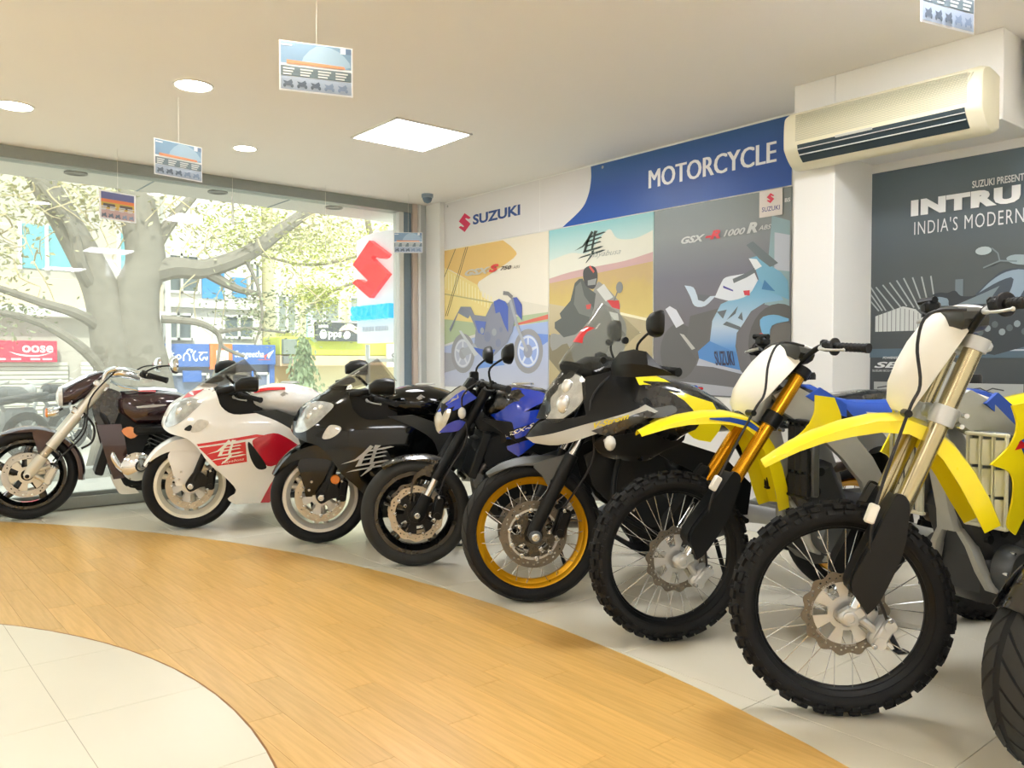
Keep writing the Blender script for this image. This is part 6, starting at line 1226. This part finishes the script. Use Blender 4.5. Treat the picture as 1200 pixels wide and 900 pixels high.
# ---------------------------------------------------------------- adventure bike
gold_rim = mat('gold_rim', (232, 172, 22), rough=.3, metal=.55, noise=.03); matt_grey = mat('matt_grey_plastic', (84, 87, 86), rough=.5, noise=.05); sil_p = paint('silver_grey_paint', (186, 184, 174), rough=.35)
def adventure(x, y, az, label):
    t = thing('adventure_motorcycle', label, 'motorcycle', (x, y, 0), R(90 - az)); A = (0, 0, .33)
    b = MB(); rim_spoke(b, .250, .074, A, .026); wo = b.build('front_wheel', gold_rim, t)
    for k in range(18):
        a = k * math.pi / 9 + .05; MB().tube([(.246 * math.cos(a), .022, .33 + .246 * math.sin(a)), (.2445 * math.cos(a), .0235, .33 + .2445 * math.sin(a))], .004, 6).build('spoke_nipple', blkm, wo)
    b = MB(); tyre(b, .33, .112, .080, A); b.build('tyre', rub, wo)
    b = MB()
    for k in range(26):
        for s in (1, -1): block(b, .33, .112, .080, A, s * 10, s * 60, k * .2417 + (.12 if s < 0 else 0), k * .2417 + .215 + (.12 if s < 0 else 0), .0022, skew=-.22, shrink=.03, ns=4)
    b.build('tread_blocks', rub2, wo, smooth=30, kind='stuff')
    b = MB(); b.lathe([(.012, -.07), (.06, -.065), (.06, -.05), (.036, -.035), (.036, .035), (.06, .05), (.06, .065), (.012, .07)], 24, A); b.build('hub', blkm, wo)
    spokes(wo, A, .055, .246, .056, .018, 40, bolt_m, .0019, 62)
    for s in (1, -1):
        b = MB(); disc_ring(b, .155, .118, .072 * s, A, 0, nt=90); b.build('brake_disc', grim, wo); b = MB(); disc_ring(b, .1185, .108, .072 * s, A, 0, holes=False); b.build('disc_inner', alu, wo)
        b = MB(); carrier(b, .110, .045, .071 * s, A, 5, 60, .007, .5); b.build('disc_carrier', blkg, wo)
    for k in range(10):
        a = k * math.pi / 5 + .2; nut(MB(), .0115, .072, .083, (.112 * math.cos(a), 0, .33 + .112 * math.sin(a))).build('disc_bobbin', bolt_m, wo)
        if k % 2 == 0: nut(MB(), .009, .072, .083, (.075 * math.cos(a + .3), 0, .33 + .075 * math.sin(a + .3))).build('disc_bolt', bolt_m, wo)
    for s in (1, -1):
        b = MB(); tube_z(b, -.30, .95, -.155, .67, s * .108, .0225); o = b.build('fork_tube', chrome, t); b = MB(); b.tube([(-.172, s * .108, .70), (-.15, s * .108, .655), (0, s * .108, .36), (.012, s * .108, .325)], [.031, .031, .030, .026], 18); b.build('fork_slider', blk, o)
        b = MB(); nut(b, .03, s * .108 - .028, s * .108 + .036, A) if s > 0 else nut(b, .03, -.14, -.08, A); b.build('axle_lug', eng, t); caliper(t, (-.125, .385), blkm, -18, .098 if s > 0 else -.135, (.062, .055, .135))
    nut(MB(), .018, .136, .15, A).build('axle_nut', bolt_m, t)
    b = MB(); arc_fender(b, A, [(a, .352 + .0011 * max(0, a - 90), interp([(50, .03), (62, .062), (80, .078), (120, .082)], a), interp([(50, .004), (70, .024), (120, .05)], a)) for a in range(52, 124, 6)]); b.build('front_fender', matt_grey, t)
    both(lambda b, s: b.panel(sm([(.0, .655), (-.14, .70, 1), (-.165, .70, 1), (-.095, .555), (-.065, .555), (-.035, .605)], 3), lambda x, z: .085 + .02 * max(0, min(1, -x * 6)), .006, .04, s), 'fender_leg', matt_grey, t)
    for s in (1, -1): MB().tube([(-.082, s * .098, .578), (-.082, s * .112, .578)], .010, 10).build('fender_bolt', blkm, t)
    hv = lambda x, z: max(.004, .27 * (1 - (1 - max(0., min(1., (interp([(.70, .0), (.775, .035), (.84, -.01), (.88, -.045), (.95, -.055), (1.02, -.095), (1.08, -.145), (1.15, -.2)], z) - x) / .42))) ** 2.1) ** .75 * interp([(.65, .75), (.78, .92), (.88, 1), (1.0, .82), (1.1, .7)], z))
    BP = lambda pts, name, m, d=0., n=3, st=.04, **k: both(lambda b, s: b.panel(sm(pts, n), lambda x, z: hv(x, z) + d, .005, st, s), name, m, t, **k)
    BP([(.03, .775, 1), (-.02, .835), (-.065, .862, 1), (-.15, .87), (-.215, .885), (-.40, .955, 1), (-.46, .935), (-.41, .90), (-.21, .842), (-.08, .79)], 'beak_panel', blk)
    BP([(.03, .772, 1), (-.08, .80), (-.21, .845), (-.41, .905), (-.475, .935, 1), (-.53, .905, 1), (-.34, .835), (-.23, .795), (-.10, .748), (.0, .75, 1)], 'silver_panel', sil_p, .005)
    BP([(-.235, .818, 1), (-.40, .885), (-.48, .91, 1), (-.52, .895, 1), (-.40, .835), (-.30, .80)], 'black_decal', blkg, .010)
    for s in (1, -1): letter_panel('V-Strom', -.245, .828, -.395, .853, lambda x, z: hv(x, z) + .012, mat('yellow_letter', (236, 214, 40), rough=.4), t, bold=.03, shear=.35, slant=.048, side=s)
    BP([(-.055, .88), (-.06, .95), (-.10, 1.02), (-.15, 1.075), (-.20, 1.065), (-.225, 1.04, 1), (-.21, .95), (-.15, .885), (-.09, .85)], 'headlight', mat('lamp_clear_cover3', (206, 208, 204), rough=.15, metal=.15, coat=1., noise=.6, scale=22), -.006, 4, .03)
    BP([(-.05, .875), (-.055, .95), (-.095, 1.025), (-.15, 1.08), (-.205, 1.07), (-.23, 1.04, 1), (-.215, .95), (-.15, .88), (-.09, .845)], 'lamp_lens', lens, .010, 4, .03)
    for s in (1, -1):
        for xx, zz, r in ((-.135, .93, .045), (-.155, 1.01, .036)): b = MB(); b.ball((xx, s * (hv(xx, zz) - .002), zz), r, 14, (.8, .35, 1)); b.build('lamp_bowl', refl, t)
    P = [[(interp([(.86, -.02), (.95, -.055), (1.02, -.095), (1.08, -.145), (1.12, -.16)], z) - .06 * u * u, u * .07, z) for u in (-1, -.5, 0, .5, 1)] for z in (.86, .92, .98, 1.04, 1.10)]; MB().grid(P, .004).build('nose_panel', blk, t)
    BP([(-.215, 1.05, 1), (-.36, 1.085), (-.42, 1.10), (-.46, 1.01, 1), (-.41, .94), (-.22, .885, 1), (-.212, .95)], 'side_cowl', blk, .002)
    BP([(-.42, 1.0), (-.45, .93), (-.52, .91), (-.60, .86), (-.52, .84), (-.44, .88), (-.30, .80), (-.26, .77), (-.30, .70), (-.50, .68), (-.64, .79), (-.72, .84), (-.66, .95), (-.52, 1.02)], 'side_panel', blkg, -.012)
    BP([(-.45, .93, 1), (-.52, .92), (-.60, .93), (-.61, .90), (-.52, .875), (-.47, .885, 1)], 'grey_panel', matt_grey, .004)
    BP([(-.26, .775), (-.46, .81), (-.60, .77), (-.66, .80, 1), (-.64, .76), (-.50, .705), (-.30, .715)], 'lower_panel', blk, -.006)
    # screen, base, dashboard
    P = []
    for k in range(8):
        q = k / 7; row = []
        for j in range(9):
            u = -1 + j / 4; a = abs(u); w = .145 + .045 * q - .05 * q ** 3
            row.append((-.125 - .20 * q - (.19 + .02 * q) * a ** 1.8 * (1 - .25 * q), u * w, 1.115 + .285 * q - a ** 2.2 * (.045 + .05 * q + .05 * q ** 4)))
        P.append(row)
    MB().grid(P).build('windscreen', clear, t, smooth=60)
    P = [[(xx - .20 * abs(u) ** 1.8, u * w, zz - .045 * abs(u) ** 2) for u in (-1, -.75, -.5, -.25, 0, .25, .5, .75, 1)] for xx, zz, w in ((-.135, 1.085, .115), (-.13, 1.105, .12), (-.145, 1.13, .125), (-.155, 1.13, .125))]; MB().grid(P, .008).build('screen_base', blk, t)
    MB().body([(-.20, 1.07, .05, .05), (-.26, 1.09, .12, .06), (-.36, 1.10, .13, .05), (-.42, 1.09, .10, .03)], 14).build('dashboard', blk, t)
    P = [[(-.121 - .20 * q - (.19 + .02 * q) * abs(u) ** 1.8 * (1 - .25 * q), u * (.145 + .045 * q - .05 * q ** 3), 1.1155 + .285 * q - abs(u) ** 2.2 * (.045 + .05 * q)) for u in (a, a + .14, a + .28, a + .42 - .1 * k)] for k, (q, a) in enumerate(((.36, -.02), (.45, .0), (.54, .04), (.62, .16)))]; MB().grid(P).build('red_sticker', red_dec, t, smooth=0)
    for s in (1, -1):
        for xx, zz, yy in ((-.30, 1.13, .155), (-.40, 1.22, .165)): MB().tube([(xx, s * yy, zz), (xx - .004, s * (yy + .012), zz)], .016, 12).build('screen_bolt', blkm, t)
    # bars, guards, mirrors
    b = MB(); b.tube(curve3([(-.54, .40, 1.085), (-.47, .26, 1.10), (-.43, .12, 1.11), (-.425, 0, 1.11), (-.43, -.12, 1.11), (-.47, -.26, 1.10), (-.54, -.40, 1.085)], 4), .0115, 10); b.build('handlebar', blkm, t); grips(t, [(-.475, .27, 1.10), (-.55, .405, 1.083)])
    for s in (1, -1):
        P = [[(xx, s * yy, zz) for xx, yy, zz in r] for r in (((-.345, .19, 1.125), (-.36, .27, 1.165), (-.40, .35, 1.175), (-.44, .40, 1.165), (-.475, .425, 1.12)), ((-.335, .20, 1.10), (-.345, .28, 1.11), (-.38, .37, 1.115), (-.44, .425, 1.11), (-.50, .44, 1.095)), ((-.345, .19, 1.065), (-.36, .27, 1.06), (-.40, .36, 1.06), (-.46, .42, 1.065), (-.55, .425, 1.07)))]
        MB().grid(P, .006 * s).build('hand_guard', blk, t); MB().tube([(-.545, s * .40, 1.084), (-.565, s * .445, 1.08)], .02, 12).build('bar_end', blkm, t)
        mirror(t, s, (-.455, s * .245, 1.12), (-.435, s * .27, 1.20), (-.50, s * .385, 1.285), 1, (.15, .105), blk, [(s * a, c) for a, c in [(-.5, -.25), (-.3, -.48), (.3, -.5), (.48, -.2), (.5, .3), (.3, .48), (-.3, .5), (-.5, .25)]], rot=8 * s)
        b = MB(); b.tube([(-.30, s * .20, .775), (-.30, s * .30, .772)], .010, 8); b.ball((-.30, s * .325, .772), .04, 12, (.65, .8, .85)); b.build('indicator', mat('indicator_white', (226, 226, 218), rough=.2, coat=.8), t)
    # tank
    MB().body([(-.44, .98, .09, .05), (-.50, .985, .15, .075), (-.62, .96, .18, .09), (-.75, .92, .19, .10), (-.88, .87, .14, .08), (-.95, .84, .10, .05)], 20, 2.5).build('fuel_tank', blkg, t)
    ty = lambda x, z: .20 * interp([(.76, 1.02), (.90, 1.05), (.97, .95), (1.02, .72), (1.06, .45)], z)
    both(lambda b, s: b.panel(sm([(-.45, 1.045, 1), (-.50, 1.06), (-.60, 1.045), (-.67, .985), (-.80, .94, 1), (-.84, .84), (-.79, .76, 1), (-.71, .78), (-.64, .855, 1), (-.54, .835), (-.44, .805, 1), (-.50, .85), (-.59, .905), (-.615, .95), (-.56, 1.005), (-.47, 1.02, 1)], 3), ty, .006, .04, s), 'yellow_panel', yel, t)
    P = [[(xx, u * w, zz - .02 * u * u) for u in (-1, -.5, 0, .5, 1)] for xx, zz, w in ((-.45, 1.05, .06), (-.50, 1.066, .09), (-.58, 1.064, .10), (-.66, 1.03, .09))]; MB().grid(P, .004).build('tank_top', yel, t); b = MB(); b.lathe([(.001, .01), (.035, .01), (.05, .008), (.056, 0), (.001, 0)], 22, (-.56, 0, 1.068), 'z', closed=False); b.build('fuel_cap', blkm, t)
    engine_block(t, -.60, .50, 1.05, engd, engd, .32); MB().box((-.36, 0, .62), (.05, .30, .24), ch=.008).build('radiator', blk, t); b = MB(); b.loft([[(x + d * ca, w * sa, z + d * .4 * ca) for ca, sa in ((1, .6), (.5, 1), (-.5, 1), (-1, .6), (-1, -.6), (-.5, -1), (.5, -1), (1, -.6))] for x, z, w, d in ((-.30, .44, .10, .02), (-.36, .32, .14, .03), (-.50, .235, .15, .03), (-.80, .22, .14, .03))]); b.build('belly_guard', blk, t)
    both(lambda b, s: b.panel([(-.22, .70), (-.30, .74), (-.44, .68), (-.46, .54), (-.36, .46), (-.26, .56)], lambda x, z: .15, .008, .06, s), 'radiator_side', blk, t)
    both(lambda b, s: b.tube(curve3([(-.40, s * .16, .74), (-.34, s * .23, .60), (-.36, s * .24, .46), (-.55, s * .2, .34)], 5), .013, 8), 'crash_bar', blkm, t)
    both(lambda b, s: b.panel([(-.40, .80), (-.60, .78), (-.85, .70), (-1.0, .56), (-.98, .42), (-.90, .42), (-.82, .58), (-.60, .68)], lambda x, z: .15 + .04 * math.sin((-.4 - x) * 4.5), .02, .08, s), 'frame_spar', blkm, t)
    MB().tube([(-.21, 0, .80), (-.36, 0, 1.06)], .04, 14).build('steering_head', blkm, t)
    for s in (1, -1): MB().tube(curve3([(-.36, s * .15, 1.08), (-.24, s * .2, .95), (-.26, s * .17, .70), (-.17, s * .135, .52), (-.125, s * .13, .46)], 5), .005, 6).build('brake_hose', hose_m, t)
    rear_end(t, 1.56, .32, .15, .09, .225, 'spoke', gold_rim, [(-1.1, .86, .13, .05), (-1.35, .90, .14, .06), (-1.60, .95, .11, .04), (-1.75, .97, .06, .02)], [(-.88, .84, .10, .03), (-1.0, .835, .15, .05), (-1.25, .86, .16, .05), (-1.55, .94, .14, .04)], blkg, ([(-.5, -.1, .25), (-.9, -.14, .26), (-1.15, -.18, .36)], .025, [(-1.1, -.19, .36), (-1.3, -.21, .42), (-1.62, -.23, .52)], [.045, .06, .058], alu))
    MB().body([(-1.74, .97, .06, .02), (-1.79, .97, .04, .012)], 10).build('tail_lamp', redl, t)
    return t
adventure(2.52, 2.88, -56, 'black, grey and yellow adventure motorcycle with a tall clear screen and gold spoked rims')
# ---------------------------------------------------------------- power cruiser by the window
maroon = paint('maroon_metallic', (52, 28, 36), rough=.18, metal=.3); fork_c = mat('satin_fork', (216, 212, 198), rough=.3, metal=.45)
def cruiser(x, y, az, label):
    t = thing('cruiser_motorcycle', label, 'motorcycle', (x, y, 0), R(90 - az)); A = (0, 0, .325)
    b = MB(); rim_cast(b, .236, .11, A); cast_spokes(b, .05, .225, .1, A, 5, .05, .25, .02, .2); wo = b.build('front_wheel', blkg, t)
    b = MB(); tyre(b, .325, .14, .086, A); b.build('tyre', rub, wo); b = MB(); b.lathe([(.014, -.075), (.05, -.075), (.05, .075), (.014, .075)], 22, A); b.build('hub', blkm, wo)
    for s in (1, -1): b = MB(); disc_ring(b, .158, .118, .082 * s, A, 0, nt=80); b.build('brake_disc', mat('bright_disc', (196, 194, 188), rough=.3, metal=.6), wo); b = MB(); carrier(b, .122, .04, .081 * s, A, 6, 72, .006, .5); b.build('disc_carrier', fork_c, wo)
    for s in (1, -1):
        b = MB(); tube_z(b, -.50, .975, -.15, .525, s * .125, .038, .036, 20); b.tube([(-.158, s * .125, .535), (-.146, s * .125, .52)], .038, 20); o = b.build('fork_tube', fork_c, t); b = MB(); tube_z(b, -.155, .53, -.085, .44, s * .125, .029); b.build('fork_slider', mat('tan_slider', (188, 176, 154), rough=.25, metal=.7), o)
        b = MB(); b.tube([(-.098, s * .125, .455), (-.02, s * .125, .35), (.004, s * .125, .315)], [.040, .038, .026], 18); nut(b, .022, s * .125 + (.02 if s > 0 else -.045), s * .125 + (.045 if s > 0 else -.02), A); b.build('axle_lug', fork_c, t)
        caliper(t, (-.14, .315), fork_c, -25, .105 if s > 0 else -.135, (.06, .05, .14)); b = MB(); b.tube([(-.03, s * .12, .35), (-.14, s * .12, .38)], .014, 8); b.tube([(-.03, s * .12, .33), (-.14, s * .12, .26)], .014, 8); b.build('caliper_bracket', fork_c, t)
    nut(MB(), .014, .168, .174, A).build('axle_nut', blkm, t)
    b = MB(); arc_fender(b, A, [(a, interp([(60, .338), (90, .345), (130, .362), (190, .372)], a), interp([(60, .05), (75, .078), (190, .08)], a), interp([(60, .006), (80, .04), (190, .05)], a)) for a in range(62, 194, 8)]); b.build('front_fender', maroon, t)
    both(lambda b, s: b.panel(sm([(-.035, .635), (-.12, .62), (-.16, .56), (-.085, .42), (-.06, .41), (-.065, .50)], 3), lambda x, z: .085, .005, .04, s), 'fender_leg', maroon, t)
    # headlight nacelle
    MB().body([(-.205, .868, .055, .05), (-.225, .872, .10, .075), (-.30, .90, .132, .088), (-.40, .955, .135, .086), (-.47, 1.0, .11, .062), (-.53, 1.035, .06, .02)], 22, 2.3).build('headlight_nacelle', maroon, t)
    b = MB(); b.body([(-.185, .868, .03, .03), (-.20, .870, .085, .066), (-.226, .874, .103, .079)], 20, 2.3); b.build('headlight', mat('lamp_clear_cover4', (226, 228, 226), rough=.06, coat=1., noise=.3, scale=30), t)
    P = [[(xx, u * w, zz - .03 * u * u) for u in (-1, -.6, -.2, .2, .6, 1)] for xx, zz, w in ((-.20, .945, .05), (-.27, .985, .085), (-.36, 1.035, .095), (-.45, 1.065, .08))]; MB().grid(P, .006).build('chrome_visor', chrome, t)
    for s in (1, -1):
        b = MB(); b.tube([(-.22, s * .10, .79), (-.16, s * .17, .77)], .012, 8); b.body([(-.20, .77, .022, .02), (-.17, .765, .032, .03), (-.13, .76, .028, .026)], 12); b.v = [(p[0], p[1] + (s * .17 if i >= len(b.v) - 36 else 0), p[2]) for i, p in enumerate(b.v)]; b.build('indicator', chrome, t)
        b = MB(); b.ball((-.128, s * .17, .76), .026, 10, (.6, 1, 1)); b.build('indicator_lens', orange, t)
    MB().box((-.47, 0, .95), (.11, .31, .05), Matrix.Rotation(R(-38), 3, 'Y'), ch=.012).build('upper_clamp', chrome, t); MB().box((-.32, 0, .76), (.10, .31, .05), Matrix.Rotation(R(-38), 3, 'Y'), ch=.012).build('lower_clamp', chrome, t)
    for s in (1, -1): MB().tube(curve3([(-.48, s * .10, .97), (-.52, s * .11, 1.05), (-.58, s * .16, 1.075)], 4), .02, 12).build('bar_riser', chrome, t)
    b = MB(); b.tube(curve3([(-.87, .46, .995), (-.76, .40, 1.03), (-.64, .27, 1.07), (-.57, .12, 1.075), (-.56, 0, 1.075), (-.57, -.12, 1.075), (-.64, -.27, 1.07), (-.76, -.40, 1.03), (-.87, -.46, .995)], 4), .014, 10); b.build('handlebar', chrome, t); grips(t, [(-.76, .40, 1.03), (-.87, .46, .995)], r=.019)
    for s in (1, -1): mirror(t, s, (-.74, s * .37, 1.05), (-.82, s * .43, 1.09), (-.94, s * .49, 1.10), 1, (.20, .12), chrome, [(s * a, c) for a, c in [(-.5, .1), (-.42, -.3), (0, -.5), (.42, -.35), (.5, .1), (.3, .45), (-.3, .5)]])
    MB().body([(-.54, 1.04, .06, .035), (-.60, 1.05, .075, .045), (-.68, 1.03, .07, .04), (-.74, 1.0, .05, .02)], 16).build('instrument_pod', chrome, t)
    # tank
    MB().body([(-.57, .82, .08, .06), (-.61, .795, .16, .115), (-.70, .77, .21, .14), (-.86, .775, .225, .145), (-1.0, .79, .18, .11), (-1.10, .79, .12, .06)], 24, 2.3).build('fuel_tank', maroon, t)
    P = [[(xx, u * w, zz - .025 * u * u) for u in (-1, -.5, 0, .5, 1)] for xx, zz, w in ((-.545, 1.0, .06), (-.61, .965, .105), (-.72, .94, .12), (-.85, .94, .11), (-1.0, .92, .06))]; MB().grid(P, .006).build('tank_console', chrome, t); b = MB(); b.add([(-.72, .10, .915), (-.84, .11, .915), (-.84, .14, .90), (-.72, .13, .905)], [(0, 1, 2, 3)]); b.build('red_mark', red_dec, t, smooth=0)
    for s in (1, -1): b = MB(); b.grid([[(-.70, s * .222, .80), (-.80, s * .232, .81), (-.90, s * .232, .81)], [(-.70, s * .222, .785), (-.80, s * .232, .79), (-.90, s * .232, .80)]], .002 * s); b.build('tank_badge', silver_dec, t)
    both(lambda b, s: b.panel(sm([(-.44, .67, 1), (-.60, .67, 1), (-.635, .46), (-.622, .27, 1), (-.545, .265, 1), (-.49, .45)], 3), lambda x, z: .155 + .02 * math.sin((z - .27) * 7), .02, .05, s), 'radiator_cover', maroon, t); MB().box((-.50, 0, .47), (.06, .28, .36), Matrix.Rotation(R(-17), 3, 'Y'), ch=.01).build('radiator', blk, t)
    both(lambda b, s: b.panel(sm([(-.54, .265, 1), (-.62, .275, 1), (-.66, .22), (-.72, .15, 1), (-.60, .15), (-.565, .19)], 3), lambda x, z: .15, .02, .05, s), 'lower_cover', wplate, t)
    both(lambda b, s: b.panel(sm([(-.40, .90), (-.52, .93), (-.62, .88), (-.68, .72), (-.60, .63), (-.46, .65), (-.42, .78)], 3), lambda x, z: .105, .02, .06, s), 'neck_cover', blkg, t)
    o = engine_block(t, -.78, .40, 1.15, engd, chrome, .34, -20, 0)
    for cx, cz, rot in ((-.66, .56, 22), (-.92, .56, -26)):
        M = Matrix.Rotation(R(rot), 3, 'Y'); b = MB(); b.box((cx, 0, cz), (.20, .26, .22), M, ch=.03); b.build('cylinder', engd, o)
        f = MB()
        for k in range(7): q = M @ Vector((0, 0, -.09 + k * .03)); f.box((cx + q.x, 0, cz + q.z), (.235, .30, .008), M, ch=0)
        f.build('cooling_fins', eng, o, smooth=0, kind='stuff')
    both(lambda b, s: b.panel(sm([(-.60, .62), (-.66, .65), (-.72, .60), (-.66, .56)], 3), lambda x, z: .18, .02, .05, s), 'intake_cover', amber, t); MB().box((-.80, .17, .62), (.24, .06, .07), ch=.02).build('air_cover', blk, t)
    b = MB(); b.tube(curve3([(-.58, .10, .56), (-.54, .15, .46), (-.60, .17, .34), (-.75, .18, .27)], 4), .026, 12); b.build('exhaust_header', chrome, t)
    both(lambda b, s: b.tube(curve3([(-.38, s * .04, .86), (-.50, s * .10, .70), (-.58, s * .13, .45), (-.66, s * .13, .20), (-1.2, s * .14, .20)], 5), .022, 10), 'frame_tube', blkm, t)
    for s in (1, -1): MB().tube(curve3([(-.56, s * .16, 1.05), (-.40, s * .17, .86), (-.36, s * .16, .62), (-.22, s * .15, .46), (-.16, s * .14, .39)], 5), .006, 6).build('brake_hose', hose_m, t)
    MB().tube(curve3([(-.34, .15, .78), (-.42, .15, .66), (-.41, .14, .55), (-.34, .13, .50)], 5), .008, 8).build('cable', hose_m, t)
    rear_end(t, 1.71, .33, .22, .09, .236, 'cast', blkm, [(-1.35, .66, .14, .06), (-1.55, .70, .16, .09), (-1.9, .70, .14, .07), (-2.05, .64, .08, .03)], [(-1.05, .72, .12, .04), (-1.2, .70, .17, .05), (-1.4, .72, .18, .05), (-1.55, .78, .13, .03)], maroon, ([(-.75, -.18, .27), (-1.0, -.2, .22), (-1.2, -.2, .22)], .028, [(-1.2, -.2, .22), (-1.5, -.22, .26), (-1.95, -.22, .30)], [.045, .06, .055], chrome))
    return t
cruiser(1.078, 6.718, -80, 'dark maroon cruiser motorcycle by the window with satin fork legs and chrome bars')
